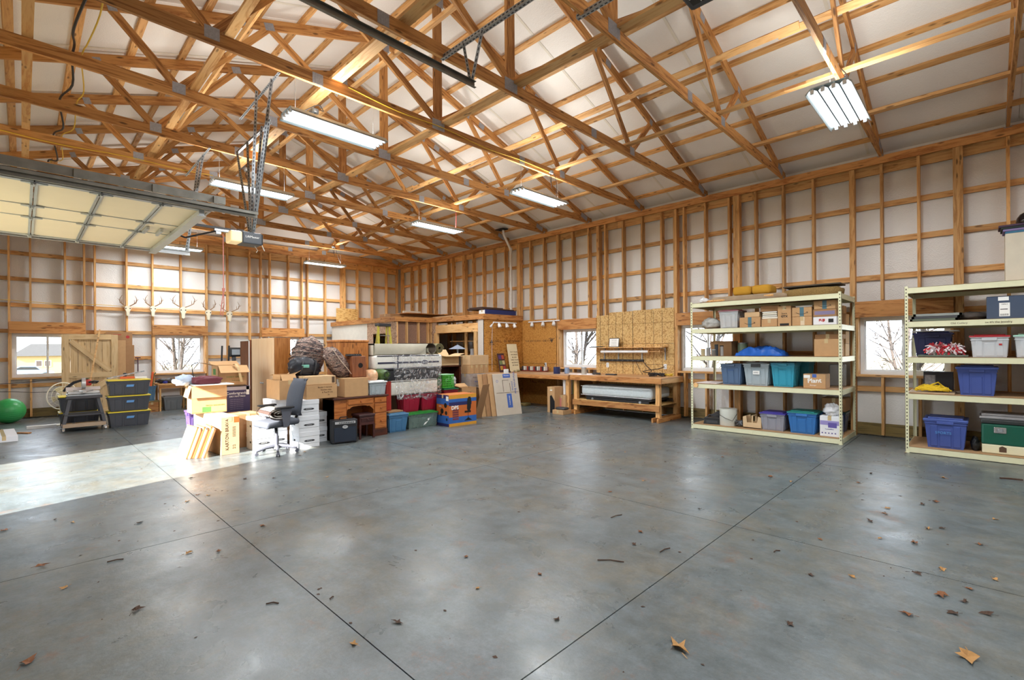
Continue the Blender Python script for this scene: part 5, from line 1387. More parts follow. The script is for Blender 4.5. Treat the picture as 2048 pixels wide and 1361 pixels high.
DD = wood('desk_dark', (84, 40, 24), (56, 24, 14), grain=22, along=2, knots=False, var=.05, rough=.35, coat=.2)
STW = wood('stool_wood', (76, 38, 34), (50, 22, 20), grain=22, knots=False, var=.05, rough=.4)
t = thing('desk_stool', 'small dark red wooden stool with a drawer pushed into the desk kneehole', 'stool', (4.22, 7.83, 0))
g = MB(); g.rbox(-.16, .15, -.15, .15, .385, .43, .012, 2); g.build('seat', mat('stool_vinyl', (66, 40, 40), .4, bump=.2, bscale=60), t)
g = MB(); g.rbox(-.145, .135, -.135, .135, .24, .385, .004, 1); g.build('frame', STW, t)
g = MB(); g.rbox(-.12, .12, -.143, -.134, .30, .37, .004, 1); dr = g.build('drawer', STW, t)
g = MB(); g.lathe([(0, 0), (.014, .004), (.018, .014), (0, .02)], n=12, M=Matrix.Translation((0, -.143, .335)) @ Matrix.Rotation(PI / 2, 4, 'X')); g.build('knob', STW, dr, smooth=True)
for x in (-.135, .125):
    for y in (-.125, .125): g = MB(); g.taper(x - .018, x + .018, y - .018, y + .018, 0, .25, .004); g.build('leg', STW, t)
t = thing('kneehole_desk', 'reddish wooden kneehole desk with a stack of drawers on the right', 'desk', (4.17, 8.02, 0))
g = MB(); g.rbox(-.53, .53, -.24, .24, .705, .735, .008, 2); g.build('desk_top', DD, t)
g = MB(); g.box(.24, .50, -.20, .22, 0, .705); g.box(-.50, -.49, -.20, .22, 0, .705); g.box(-.5, .5, .20, .22, .1, .705); g.box(-.26, .24, -.20, .2, .58, .705); g.build('carcass', DW, t)
g = MB()
for k in range(9): a = PI / 2 * k / 8
g.prism([(-.50, -.20)] + [(-.50 + .0 + .23 * math.sin(PI / 2 * k / 8), -.20 - .0 + .0 * k) for k in range(0)] + [(-.27, -.20), (-.27, .2), (-.50, .2)], 0, .705, 'z'); g.build('left_pedestal', DW, t)
g = MB(); g.prism([(-.27, .705), (-.27, .50), (-.25, .53), (-.22, .53), (-.19, .555), (-.15, .57), (-.1, .57), (-.02, .575), (.08, .57), (.12, .555), (.15, .56), (.19, .53), (.22, .50), (.24, .48), (.24, .705)], -.212, -.2, 'y'); g.build('scalloped_apron', DW, t)
def drawer(u0, u1, v0, v1, knobx=None):
    g = MB(); g.rbox(u0, u1, -.226, -.205, v0, v1, .005, 1); d = g.build('drawer', DW, t)
    kx = (u0 + u1) / 2
    g = MB(); g.lathe([(.006, 0), (.006, .008), (.017, .014), (.012, .024), (0, .026)], n=12, M=Matrix.Translation((kx, -.226, (v0 + v1) / 2)) @ Matrix.Rotation(PI / 2, 4, 'X')); g.build('knob', mat('knob_red', (170, 96, 52), .3), d, smooth=True)
drawer(-.25, .22, .60, .695); drawer(.255, .49, .60, .695); drawer(.255, .49, .42, .585); drawer(.255, .49, .14, .405)
g = MB(); g.box(.24, .51, -.215, -.2, 0, .12); g.build('plinth', DD, t)
t = carton('brown_carton', 'plain brown carton on the left half of the desk, under the box drum', 3.86, 7.80, 4.30, 8.2, .737, 1.06, CARD, 0)
patch(t, '-x', -.1, .0, .02, .14, INKW, 'label')
t = rim_bin('clear_tote', 'clear plastic tote with grey contents on the right half of the desk', 4.32, 7.80, 4.68, 8.2, .737, .985, mat('clear_plastic', (206, 216, 220), .15, alpha=.35), mat('tote_lid_white', (232, 234, 234), .4), handles=False, taper=.02)
lump('grey_fabric', 'grey-blue fabric stuffed in the clear tote on the desk', 'fabric', (4.5, 7.98, .747), (.13, .12, .10), mat('greyblue_fabric', (128, 146, 158), .8), 31, .12, power=.6)
t = thing('box_drum', 'wooden box drum with a round sound hole standing on the brown carton', 'drum', (4.21, 8.08, 1.062))
DRW = wood('drum_wood', (140, 84, 52), (112, 60, 34), grain=24, knots=False, var=.05, axis=2, rough=.4)
g = MB(); g.rbox(-.125, .125, -.14, .14, 0, .375, .008, 2); g.build('shell', DRW, t)
g = MB(); g.cyl((.02, -.1415, .21), (.02, -.139, .21), .045, n=20); g.build('sound_hole', mat('hole_black', (14, 10, 10), .9), t)
g = MB(); g.rbox(-.16, .08, -.08, .08, .376, .40, .006, 1)
for k in range(6): g.box(-.15 + k * .04, -.13 + k * .04, -.07, .07, .40, .415)
g.build('tray', BLACK, t)
lump('duffel_roll', 'orange and cream patterned bedding roll in clear wrap on the clear tote', 'bedding roll', (4.46, 8.02, .99), (.115, .17, .115), mat('peach_wrap', (226, 168, 130), .3, noise=.35, nscale=20), 41, .05, power=.8)
t = lump('sleeping_roll', 'dark green rolled sleeping bag beside the orange bedding roll', 'sleeping bag', (4.70, 8.05, .99), (.13, .18, .11), mat('olive_nylon', (62, 88, 34), .45, noise=.3, nscale=8), 43, .08, power=.85)
g = MB(); g.tube([(.02 + .06 * math.cos(a), -.185, .10 + .055 * math.sin(a)) for a in [k * PI / 8 for k in range(16)]], .012, 5, closed=True); g.build('drawn_end', mat('dark_olive', (30, 44, 20), .7), t, smooth=True)
t = thing('pine_armoire', 'honey pine armoire with panelled doors standing behind the desk', 'armoire', (4.32, 8.58, 0))
PN = wood('armoire_pine', (192, 124, 62), (150, 86, 36), grain=18, along=1.2, knots=True, var=.05, axis=2, rough=.4, coat=.15)
g = MB(); g.box(-.29, .27, -.26, .26, 0, 1.70); g.build('carcass', PN, t)
g = MB(); g.rbox(-.30, .285, -.28, .27, 1.69, 1.735, .008, 1); g.build('cornice', PN, t)
for k in range(2):
    x0 = -.28 + k * .275; g = MB(); g.box(x0, x0 + .27, -.275, -.26, .1, 1.68); d = g.build('door', PN, t)
    for q in range(3): g = MB(); g.box(x0 + .05 + q * .06, x0 + .10 + q * .06, -.279, -.275, .18, 1.60); g.build('panel', PN, d)
# ---- blue bin and everything right of the desk
BLU = mat('blue_plastic', (70, 118, 158), .4); NAVY = mat('navy_plastic', (62, 78, 134), .4)
bb = rim_bin('storage_bin', 'medium blue storage bin on the floor right of the desk', 4.75, 7.86, 5.18, 8.22, 0, .345, BLU, mat('blue_lid', (86, 130, 164), .4))
carton('loose_flap', 'flat brown carton piece lying on the blue bin beside the desk', 4.78, 7.96, 5.12, 8.2, .36, .385, CARD3, .1)
t = thing('red_shutter', 'tall narrow red louvred piece wedged between the desk and the mattresses', 'shutter', (4.87, 8.09, .387))
g = MB(); g.rbox(-.06, .06, -.02, .02, 0, .56, .006, 1); g.build('frame', mat('red_paint', (148, 40, 34), .4), t)
for k in range(3): g = MB(); g.rbox(-.045 + k * .03, -.02 + k * .03, -.028, -.018, .03, .53, .003, 1); g.build('slat', mat('red_paint2', (176, 56, 44), .4), t)
CLR = mat('clear_green', (120, 140, 132), .2, alpha=.62)
cb = rim_bin('storage_bin', 'long clear storage bin with a bright green lid under the red bins', 5.22, 7.94, 5.93, 8.42, 0, .30, CLR, mat('lid_green', (40, 132, 54), .4), taper=.02)
g = MB(); g.rbox(-.3, .3, -.19, .17, .012, .2, .02, 2); g.build('contents', mat('dark_green_stuff', (48, 66, 62), .8, noise=.3, nscale=14), cb)
g = MB(); g.prism([(.0, .04), (.05, .06), (.10, .10), (.16, .16), (.2, .19), (.14, .19), (.1, .15), (.12, .12), (.05, .1), (.02, .07)], -.2265, -.2255, 'y'); g.build('bird_print', INKW, cb)
RED = mat('crimson_plastic', (150, 20, 48), .4)
rim_bin('storage_bin', 'left crimson storage bin on the clear green-lidded bin', 5.20, 8.08, 5.62, 8.40, .315, .65, RED, None)
rim_bin('storage_bin', 'right crimson storage bin on the clear green-lidded bin', 5.63, 8.08, 6.03, 8.40, .315, .65, RED, None)
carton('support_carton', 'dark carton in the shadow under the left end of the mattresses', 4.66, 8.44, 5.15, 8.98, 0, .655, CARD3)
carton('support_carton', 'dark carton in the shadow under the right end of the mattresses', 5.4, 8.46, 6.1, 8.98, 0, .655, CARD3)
TICK = mat('cream_ticking', (222, 218, 206), .8, noise=.08, nscale=30, bump=.4, bscale=60); MBLK = mat('mattress_black', (28, 28, 34), .6, noise=.3, nscale=30)
t = thing('box_spring', 'cream box spring wrapped in plastic, lowest of the mattress stack', 'box spring', (5.38, 8.92, .657))
g = MB(); g.rbox(-.76, .70, -.78, .78, 0, .285, .035, 3); g.build('spring_body', TICK, t, smooth='all')
g = MB(); g.tube([(-.72, -.782, .27), (.66, -.782, .27), (.702, -.74, .27), (.702, .74, .27)], .008, 6); g.build('piping', mat('piping_grey', (120, 116, 112), .6), t)
t = thing('dark_mattress', 'black foundation layer between the cream box spring and the top mattress', 'mattress', (5.40, 8.93, .944))
g = MB(); g.rbox(-.76, .72, -.77, .77, 0, .215, .03, 3); g.build('mattress_body', MBLK, t, smooth='all')
t = thing('striped_mattress', 'white mattress with dark side bands and an oval label, on top of the stack', 'mattress', (5.40, 8.92, 1.161))
g = MB(); g.rbox(-.78, .80, -.79, .79, 0, .285, .055, 4); g.build('mattress_body', mat('mattress_white', (222, 220, 212), .75, noise=.05, nscale=30, bump=.3, bscale=50), t, smooth='all')
g = MB(); g.box(-.72, .70, -.7935, -.789, .115, .15); g.box(-.30 - .0, -.27, -.794, -.789, .03, .26); g.build('side_band', mat('band_slate', (52, 52, 72), .7), t)
g = MB(); g.tube([(-.73, -.79, .265), (.70, -.79, .265), (.755, -.74, .265), (.755, .74, .265)], .009, 6); g.tube([(-.73, -.79, .02), (.70, -.79, .02), (.755, -.74, .02), (.755, .74, .02)], .009, 6); g.build('piping', mat('band_slate', (52, 52, 72), .7), t)
g = MB(); g.prism([(.34 + .085 * math.cos(a), .133 + .045 * math.sin(a)) for a in [k * PI / 12 for k in range(24)]], -.798, -.79, 'y'); lbp = g.build('oval_label', mat('label_slate', (74, 76, 90), .5), t)
g = MB(); g.tube([(.34 + .085 * math.cos(a), -.797, .133 + .045 * math.sin(a)) for a in [k * PI / 12 for k in range(24)]], .004, 4, closed=True); g.build('label_ring', WHITE, lbp)
text('Beauty', .04, INKW, lbp, MR((.34, -.7985, .133)), 'lettering')
# crumpled clear film over the right end of the stack
from mathutils import noise as mn
FILM = _new('clear_film')[0]; _n = FILM.node_tree
_tr = N(_n, 'ShaderNodeBsdfTransparent'); _gl = N(_n, 'ShaderNodeBsdfGlossy', Roughness=0.18); _df = N(_n, 'ShaderNodeBsdfDiffuse'); _df.inputs[0].default_value = (.95, .96, 1.0, 1)
_m1 = N(_n, 'ShaderNodeMixShader'); _m1.inputs[0].default_value = .35; _n.links.new(_gl.outputs[0], _m1.inputs[1]); _n.links.new(_df.outputs[0], _m1.inputs[2])
_lw = N(_n, 'ShaderNodeTexNoise', Scale=7.0, Detail=3.0, Distortion=3.0); _tc = N(_n, 'ShaderNodeTexCoord'); _n.links.new(_tc.outputs['Object'], _lw.inputs['Vector'])
_mr = N(_n, 'ShaderNodeMapRange'); _mr.inputs[1].default_value = .50; _mr.inputs[2].default_value = .68; _mr.inputs[3].default_value = .08; _mr.inputs[4].default_value = .8; _n.links.new(_lw.outputs[0], _mr.inputs[0])
_m2 = N(_n, 'ShaderNodeMixShader'); _n.links.new(_mr.outputs[0], _m2.inputs[0]); _n.links.new(_tr.outputs[0], _m2.inputs[1]); _n.links.new(_m1.outputs[0], _m2.inputs[2]); _n.links.new(_m2.outputs[0], _n.nodes['Material Output'].inputs['Surface'])
_bp = N(_n, 'ShaderNodeBump', Strength=.8, Distance=.02); _n.links.new(_lw.outputs[0], _bp.inputs['Height']); _n.links.new(_bp.outputs[0], _gl.inputs['Normal'])
def film(u, v):
    x = 5.02 + 1.19 * u; z = .55 + .90 * v
    edge = .03 * math.sin(u * 17) + .05 * math.sin(u * 7)
    if v < .02: z += edge + (.0 if .1 < u < .35 else .05)
    inw = max(0, (x - 6.08)) * 2
    y = 8.10 - .012 - .02 * abs(mn.noise(Vector((x * 6, z * 6, 1)))) - .015 * mn.noise(Vector((x * 15, z * 15, 3))) + inw ** 2 * 2
    x += .12 * (.45 - v) * (0 if u > .1 else 1)
    return (x, y, z)
g = MB(); g.grid(film, 44, 34); g.grid(lambda u, v: (6.185 + .02 * mn.noise(Vector((u * 9, v * 9, 5))), 8.16 + 1.4 * u, .60 + .85 * v), 12, 12)
tag(g.build('plastic_wrap', FILM, None, smooth='all', fix=False), 'crumpled clear plastic film hanging over the right end of the mattress stack', 'plastic film')
# carpet draped on the mattress, dark rug roll
CRP = mat('cream_carpet', (196, 190, 172), .95, noise=.06, nscale=10, bump=.4, bscale=240); CRB = mat('carpet_back', (96, 84, 72), .9, noise=.2, nscale=20)
t = thing('carpet_remnant', 'cream carpet remnant draped over the mattress stack, its right end curling into a roll', 'carpet', (4.62, 8.14, 1.447))
g = MB()
g.grid(lambda u, v: ((1.02 + .20 * v) * u, .0 - .02 * math.sin(v * PI) + .02 * math.sin(u * 7) * (1 - v), .012 + .205 * v), 24, 8)
g.grid(lambda u, v: (1.22 * u, .0 + 1.4 * v, .217 + .02 * math.sin(u * 5 + v * 3) * v), 20, 10)
def curl(u, v, e=0):
    a = -PI / 2 + 1.55 * PI * u * 1.0; r_ = .112 - .02 * u - e
    return (1.30 + r_ * math.sin(PI * .0 + PI - PI * 1.55 * u), .0 + 1.4 * v - .02, .112 - r_ * math.cos(PI - PI * 1.55 * u))
g.grid(lambda u, v: curl(u, v), 22, 6)
g.build('pile_side', CRP, t, smooth='all', fix=False)
g = MB(); g.grid(lambda u, v: curl(u, v, .012), 22, 6); g.build('backing_side', CRB, t, smooth='all', fix=False)
g = MB(); g.box(.0, 1.2, .05, 1.35, .0, .19); g.build('inner_fold', CRP, t)
def roll(name, label, cat, x, y0, y1, z, r, m_out, m_in, turns=3):
    t = thing(name, label, cat, (x, y0, z))
    g = MB(); n = turns * 20; th = r / (turns + 1.2)
    pr = lambda k: r - th * k / 20
    for k in range(n):
        a0, a1 = k * PI / 10, (k + 1) * PI / 10; r0, r1 = pr(k), pr(k + 1); q0, q1 = r0 - th * .62, r1 - th * .62
        C0 = lambda rr, a: (rr * math.cos(a), rr * math.sin(a) + r)
        a_, b_, c_, d_ = C0(r0, a0), C0(r1, a1), C0(q1, a1), C0(q0, a0)
        L_ = y1 - y0
        base = [(a_[0], 0, a_[1]), (b_[0], 0, b_[1]), (c_[0], 0, c_[1]), (d_[0], 0, d_[1]), (a_[0], L_, a_[1]), (b_[0], L_, b_[1]), (c_[0], L_, c_[1]), (d_[0], L_, d_[1])]
        g.mi = 0; g.add(base, [(0, 4, 5, 1), (0, 1, 2, 3), (7, 6, 5, 4)]); g.mi = 1; g.add(base, [(3, 2, 6, 7)])
    g.build('rolled_layers', [m_out, m_in], t, smooth=True, fix=False)
    return t
roll('rolled_rug', 'olive and brown rug roll lying beside the cream carpet, end towards the camera', 'rug', 6.17, 8.2, 9.4, 1.45, .115, mat('olive_rug', (112, 104, 70), .95, noise=.3, nscale=30), mat('rug_dark', (60, 54, 44), .95))
# desk-chair carton
D = carton('chair_carton', 'blue and orange desk chair carton standing at the front of the pile', 5.95, 7.58, 6.64, 8.02, 0, .63, mat('carton_orange', (196, 104, 46), .5), -.05)
pb_, po_, pn_, py_ = mat('print_blue', (46, 96, 168), .5), mat('print_orange', (196, 104, 46), .5), mat('print_navy', (40, 38, 90), .5), mat('print_amber', (212, 150, 50), .5)
patch(D, '-y', -.345, .345, -.315, -.255, py_, 'print', .0012); patch(D, '-y', -.345, .345, .235, .315, py_, 'print', .0012); patch(D, '-y', -.345, .345, -.255, -.13, pb_, 'print', .0012); patch(D, '-y', -.345, .345, .16, .235, pb_, 'print', .0012); patch(D, '-y', -.345, .22, .10, .17, pn_, 'print', .0016)
text('DPS', .105, INKW, D, MR((-.20, -.2225, .37)), 'lettering', bold=.003)
for k in range(5): patch(D, '-y', -.26, -.11, -.01 - k * .045, .025 - k * .045, mat('print_plum', (112, 52, 60), .5), 'print', .0018)
g = MB(); g.prism([(.06, -.17), (.30, -.17), (.34, .23), (.2, .02)], -.2222, -.2216, 'y', Matrix.Translation((0, 0, .315))) if False else None
g = MB()
cp = [(.10, .33), (.11, .52), (.14, .57), (.19, .57), (.21, .52), (.20, .34), (.17, .28), (.12, .29)]
g.prism(cp, -.2232, -.2222, 'y'); g.box(.04, .2, -.2232, -.2222, .25, .29); g.box(.125, .135, -.2232, -.2222, .10, .25); g.prism([(.03, .09), (.23, .09), (.135, .15)], -.2232, -.2222, 'y'); g.build('chair_picture', BLACK, D)
patch(D, '-x', -.215, .215, -.315, -.1, pb_, 'print', .0012); patch(D, '-x', -.215, .215, .12, .24, pb_, 'print', .0012); patch(D, '-x', -.215, .215, .24, .315, pn_, 'print', .0012); patch(D, '-x', -.215, .215, -.315, -.26, pn_, 'print', .0016); patch(D, '-x', .12, .205, .20, .29, INKW, 'label', .002)
text('DPS', .05, INKW, D, MR((-.3467, .09, .39), '-x'), 'lettering')
g = MB()
for (u, v, r_) in ((.02, .30, .055), (-.1, .42, .05), (-.12, .27, .04), (-.14, .14, .03), (.06, .22, .03)): g.cyl((-.3472, u, v), (-.3462, u, v), r_, n=14)
g.build('chair_picture', BLACK, D)
# right-hand end of the pile
rim_bin('storage_bin', 'deep red storage bin with a dark green lid behind the chair carton', 6.32, 8.25, 6.72, 8.75, 0, .70, mat('red_bin', (132, 22, 40), .4), mat('dkgreen_lid', (24, 96, 58), .4))
t = thing('wire_crate', 'bright green slatted crate on the dark green lid', 'crate', (6.47, 8.42, .712))
GC = mat('lime_plastic', (72, 178, 58), .4)
g = MB()
for k in range(9):
    x = -.15 + k * .0375; g.box(x - .006, x + .006, -.125, -.118, 0, .28); g.box(x - .006, x + .006, .118, .125, 0, .28)
for k in range(7):
    y = -.12 + k * .04; g.box(-.156, -.149, y - .006, y + .006, 0, .28); g.box(.149, .156, y - .006, y + .006, 0, .28)
for k in range(6):
    z = .01 + k * .05; g.box(-.155, .155, -.124, -.119, z - .006, z + .006); g.box(-.155, .155, .119, .124, z - .006, z + .006); g.box(-.155, -.15, -.12, .12, z - .006, z + .006); g.box(.15, .155, -.12, .12, z - .006, z + .006)
g.build('slatted_sides', GC, t)
g = MB(); g.rbox(-.16, .16, -.13, .13, .275, .295, .006, 1); g2 = g.build('rim', mat('mint_plastic', (150, 200, 160), .4), t)
g = MB(); g.box(-.15, .15, -.12, .12, 0, .008); g.build('base', GC, t)
lump('plastic_bag', 'crumpled grey plastic bag beside the bright green crate', 'plastic bag', (6.71, 8.5, .70), (.09, .11, .11), mat('grey_film', (176, 174, 172), .3), 51, .45, 4)
t = carton('open_carton', 'open carton with raised flaps behind the chair carton, printed front', 6.85, 8.30, 7.28, 8.6, 0, .68, CARD, 0, flaps={'F': 20 + 165, 'L': 70, 'R': 110, 'B': 60})
patch(t, '-y', -.1, .06, .12, .24, INKBR, 'print')
t = thing('dark_cabinet', 'dark brown open-fronted cabinet behind the green crate', 'cabinet', (7.03, 9.12, 0))
g = MB(); g.box(-.31, -.29, -.2, .2, 0, 1.16); g.box(.26, .31, -.2, .2, 0, 1.16); g.box(-.31, .31, .18, .2, 0, 1.16); g.box(-.31, .31, -.2, .2, 1.14, 1.165); g.box(-.31, .31, -.2, .2, .5, .52); g.box(-.31, .31, -.2, .2, 0, .03); g.build('carcass', DD, t)
carton('open_carton', 'open shallow carton on the dark cabinet with wide flaps spread', 6.76, 8.92, 7.28, 9.3, 1.167, 1.40, CARD2, 0, flaps={'F': 95, 'L': 60, 'R': 75, 'B': 40})
SIL = mat('silver_print_card', (164, 152, 144), .5, noise=.2, nscale=12)
k = 0
for (x0, x1, z0, z1, m_, lab) in ((7.37, 7.86, .59, .96, SIL, 'left grey printed carton of the middle layer beside the corner bench'), (7.88, 8.33, .59, .93, SIL, 'right grey printed carton of the middle layer beside the corner bench'),
        (7.37, 7.86, 0, .585, CARD, 'left brown carton at the bottom, behind the leaning cartons'), (7.88, 8.33, 0, .585, CARD3, 'right brown carton at the bottom, behind the leaning cartons')):
    t = carton('stacked_carton', lab, x0, 8.92 - .3, x1, 9.3 - .3, z0, z1, m_, 0, 'cartons stacked beside the corner bench')
    if m_ is SIL:
        for q in range(3): printon(t, ['INSULATION', 'Welcome', 'home'][q], .055, INKB if q == 1 else INKBR, '-y', 0, .1 - q * .1)
for q in range(4):
    carton('small_carton', '%s of four small upright cartons on the grey printed cartons' % ['leftmost', 'second from left', 'third from left', 'rightmost'][q], 7.38 + q * .155, 8.66, 7.53 + q * .155, 8.96, .965, 1.17, CARD, 0, 'row of four small upright cartons')
carton('flat_carton', 'long plain brown carton on top of the four small upright cartons', 7.40, 8.66, 8.0, 9.0, 1.173, 1.40, CARD2, 0)
# ================================================================= steel shelving
CREAM = mat('cream_steel', (222, 220, 184), .45, .1, .05)
PBOARD = mat('particle_board', (168, 132, 92), .8, noise=.12, nscale=40)
HOLE = mat('punch_hole', (70, 62, 44), .8)
def shelf_unit(label, y0, y1, splices=()):
    X0, X1 = 9.0, 10.12
    t = thing('shelving_unit', label, 'shelving', ((X0 + X1) / 2, (y0 + y1) / 2, 0))
    inv = WM[t.name].inverted()
    for (x, sx) in ((X0, 1), (X1, -1)):
        for (y, sy) in ((y0, 1), (y1, -1)):
            g = MB(); g.mi = 0
            ya, yb = sorted((y, y + sy * .04)); xa, xb = sorted((x, x + sx * .04))
            g.box(min(x, x + sx * .003), max(x, x + sx * .003), ya, yb, 0, 2.41); g.box(xa, xb, min(y, y + sy * .003), max(y, y + sy * .003), 0, 2.41)
            g.box(xa - .006, xb + .006, ya - .006, yb + .006, 0, .006)
            g.mi = 1
            for k in range(46):
                z = .06 + k * .051
                g.box(x - .0012 if sx > 0 else x - .0004, x + .0004 if sx > 0 else x + .0012, (ya + yb) / 2 - .006, (ya + yb) / 2 + .006, z, z + .022)
                g.box((xa + xb) / 2 - .006, (xa + xb) / 2 + .006, y - .0012 if sy > 0 else y - .0004, y + .0004 if sy > 0 else y + .0012, z, z + .022)
            g.build('post', [CREAM, HOLE], t, M=inv, fix=False)
    for lv in (0.09, .86, 1.385, 1.90, 2.39):
        for x, s in ((X0, 1), (X1, -1)):
            g = MB(); xa, xb = sorted((x + s * .004, x + s * .010)); g.box(xa, xb, y0 + .03, y1 - .03, lv - .085, lv - .003)
            xa, xb = sorted((x + s * .004, x + s * .045)); g.box(xa, xb, y0 + .03, y1 - .03, lv - .006, lv - .003); g.box(xa, xb, y0 + .03, y1 - .03, lv - .085, lv - .082)
            bm_ = g.build('beam', CREAM, t, M=inv)
            for sp in splices:
                g = MB(); xa, xb = sorted((x + s * .0, x + s * .0045)); g.box(xa, xb, sp - .03, sp + .03, lv - .083, lv - .006); g.build('splice_plate', CREAM, t, M=inv)
        for y, s in ((y0, 1), (y1, -1)):
            g = MB(); ya, yb = sorted((y + s * .004, y + s * .010)); g.box(X0 + .03, X1 - .03, ya, yb, lv - .085, lv - .003); g.build('beam', CREAM, t, M=inv)
        for k in range(2):
            a = y0 + .01 + k * (y1 - y0 - .02) / 2; b = a + (y1 - y0 - .02) / 2 - .003
            g = MB(); g.box(X0 + .006, X1 - .006, a, b, lv - .015 - .001, lv - .001); g.build('deck_board', PBOARD, t, M=inv)
    return t
su1 = shelf_unit('cream steel shelving unit between two windows, loaded with bins and shipping boxes', 1.60, 4.03, (2.95,))
su2 = shelf_unit('cream steel shelving unit cut off by the right edge of the photo', -1.60, .83, (.025,))
Z = [0.0905, .8605, 1.3855, 1.9005, 2.3905]
CB = 9.10   # front of the goods
def G_(x): return CB + x
# --- top shelf, unit 1
t = thing('yellow_blanket', 'folded mustard yellow blanket rolls on top of the left shelving unit', 'blanket', (9.45, 3.02, 2.50))
MUS = mat('mustard_cloth', (196, 146, 44), .9, bump=.5, bscale=50)
for k in range(2):
    g = MB(); g.rbox(-.2, .2, -.33 + k * .33, -.005 + k * .33, 0, .165, .06, 5); g.build('fold', MUS, t, smooth='all')
lump('army_stretcher', 'folded brown canvas with wooden rail under the mustard blanket', 'canvas', (9.55, 3.10, 2.391), (.40, .66, .06), mat('tan_canvas', (168, 148, 122), .9, noise=.15), 61, .06, power=.35)
g = MB(); g.tube([(9.16, 2.62, 2.45), (9.2, 3.0, 2.445), (9.16, 3.6, 2.42), (9.12, 3.82, 2.42)], .02, 8); tag(g.build('pole', W_br, None, smooth=True), 'pale wooden pole along the front of the folded canvas', 'pole')
lump('door_mat', 'folded brown coir mat on the right part of the top shelf', 'mat', (9.45, 2.08, 2.391), (.22, .43, .085), mat('coir_mat', (150, 122, 72), .95, noise=.4, nscale=60, bump=.8, bscale=200), 63, .06, power=.5)
g = MB(); g.rbox(9.28, 9.7, 1.66, 2.5, 2.565, 2.59, .01, 2); tag(g.build('flat_mat', mat('dark_mat', (78, 72, 64), .9)), 'thin dark mat lying over the folded coir mat', 'mat')
lump('white_rag', 'small white rag at the left end of the top shelf', 'rag', (9.15, 3.72 + .1, 2.391), (.06, .08, .05), WHITE, 65, .3)
# --- level 4 (z 1.90)
lump('wrapped_stones', 'grey plastic-wrapped bundle at the left end of the second shelf from the top', 'bundle', (9.28, 3.74, Z[3]), (.15, .17, .11), mat('grey_wrap', (176, 176, 172), .35, noise=.3, nscale=14, bump=.6, bscale=20), 71, .2, 2.5)
CL2 = mat('clear_tub', (214, 218, 222), .15, alpha=.38)
tb = rim_bin('clear_tote', 'clear tote with a pink lid full of craft supplies beside the grey bundle', 9.12, 3.19, 9.55, 3.55, Z[3], Z[3] + .335, CL2, mat('pink_lid', (190, 120, 130), .4, alpha=.8), handles=False, taper=.02)
for k, c in enumerate(((150, 170, 190), (196, 150, 150), (90, 110, 140), (216, 208, 190), (120, 140, 110))):
    g = MB(); g.rbox(-.15, .1, -.14 + .01 * k, .12, .01 + .058 * k, .06 + .058 * k, .01, 1); g.build('contents', mat('craft%d' % k, c, .7, noise=.3, nscale=20), tb)
TEALT = mat('teal_tape', (70, 110, 124), .5)
def shipper(label, x0, y0, x1, y1, z0, z1, smile=True, tape='-x', group=None, rz=0.0, tapew=.03):
    t = carton('shipping_box', label, x0, y0, x1, y1, z0, z1, CARD, rz, group)
    h = z1 - z0; b = (y1 - y0) / 2; u = 0.0
    patch(t, '-x', u - tapew, u + tapew, -h / 2, h / 2, TEALT, 'branded_tape', .0018)
    if smile:
        g = MB(); P = [(u - .085 + .17 * k / 10, h / 2 - .004 - .026 * math.sin(PI * k / 10) - .008) for k in range(11)]
        g.tube([(-(x1 - x0) / 2 - .0026, -p[0], p[1]) for p in P], .0035, 4); p = P[-1]
        g.tube([(-(x1 - x0) / 2 - .0026, -p[0] + .018, p[1] + .012), (-(x1 - x0) / 2 - .0026, -p[0], p[1] + .008), (-(x1 - x0) / 2 - .0026, -p[0] - .002, p[1] - .014)], .0035, 4)
        g.build('smile_print', INK, t)
    return t
shipper('brown shipping box with a curved arrow print beside the pink-lidded tote', 9.12, 2.82, 9.4, 3.17, Z[3], Z[3] + .18)
carton('small_box', 'small plain box on the curved-arrow box beside the pink-lidded tote', 9.14, 2.84, 9.36, 3.09, Z[3] + .182, Z[3] + .27, CARD2)
carton('small_box', 'small plain box at the bottom of the book stack, second shelf from the top', 9.12, 2.55, 9.4, 2.80, Z[3], Z[3] + .135, CARD)
for k, (c, h) in enumerate((((226, 220, 206), .035), ((100, 104, 100), .03), ((222, 206, 160), .03), ((176, 190, 200), .028))):
    z = Z[3] + .137 + [0, .037, .069, .101][k]
    g = MB(); g.rbox(-.12, .12, -.13 + .01 * k, .125 - .01 * k, 0, h - .001, .004, 1)
    t = thing('book', ['white-edged lowest', 'grey second', 'cream third', 'pale blue topmost'][k] + ' book of the stack beside the tall dark-lettered carton', 'book', (9.26, 2.675, z)); g.build('cover', mat('bk%d' % k, c, .6), t)
    g = MB(); g.box(-.1215, -.1195, -.12, .115, .005, h - .006); g.build('page_block', mat('page', (232, 226, 212), .8), t)
carton('small_box', 'tilted small brown box on top of the book stack under the top shelf', 9.14, 2.54, 9.36, 2.83, Z[3] + .268, Z[3] + .37, CARD3, .12)
t = carton('upright_box', 'tall narrow brown carton with dark lettering on the second shelf from the top', 9.12, 2.335, 9.42, 2.54, Z[3], Z[3] + .345, CARD)
text('Storm', .045, INK, t, MR((-.1515, 0, .215), '-x'), 'lettering', sx=.8); text('GTX', .05, INK, t, MR((-.1515, 0, .165), '-x'), 'lettering', bold=.002); text('☐ ◎', .03, INK, t, MR((-.1515, .0, .30), '-x'), 'lettering')
patch(t, '-x', -.07, .07, -.165, -.125, INK, 'print')
shipper('upper curved-arrow box of the pair right of the tall dark-lettered carton', 9.12, 2.03, 9.42, 2.32, Z[3] + .152, Z[3] + .305)
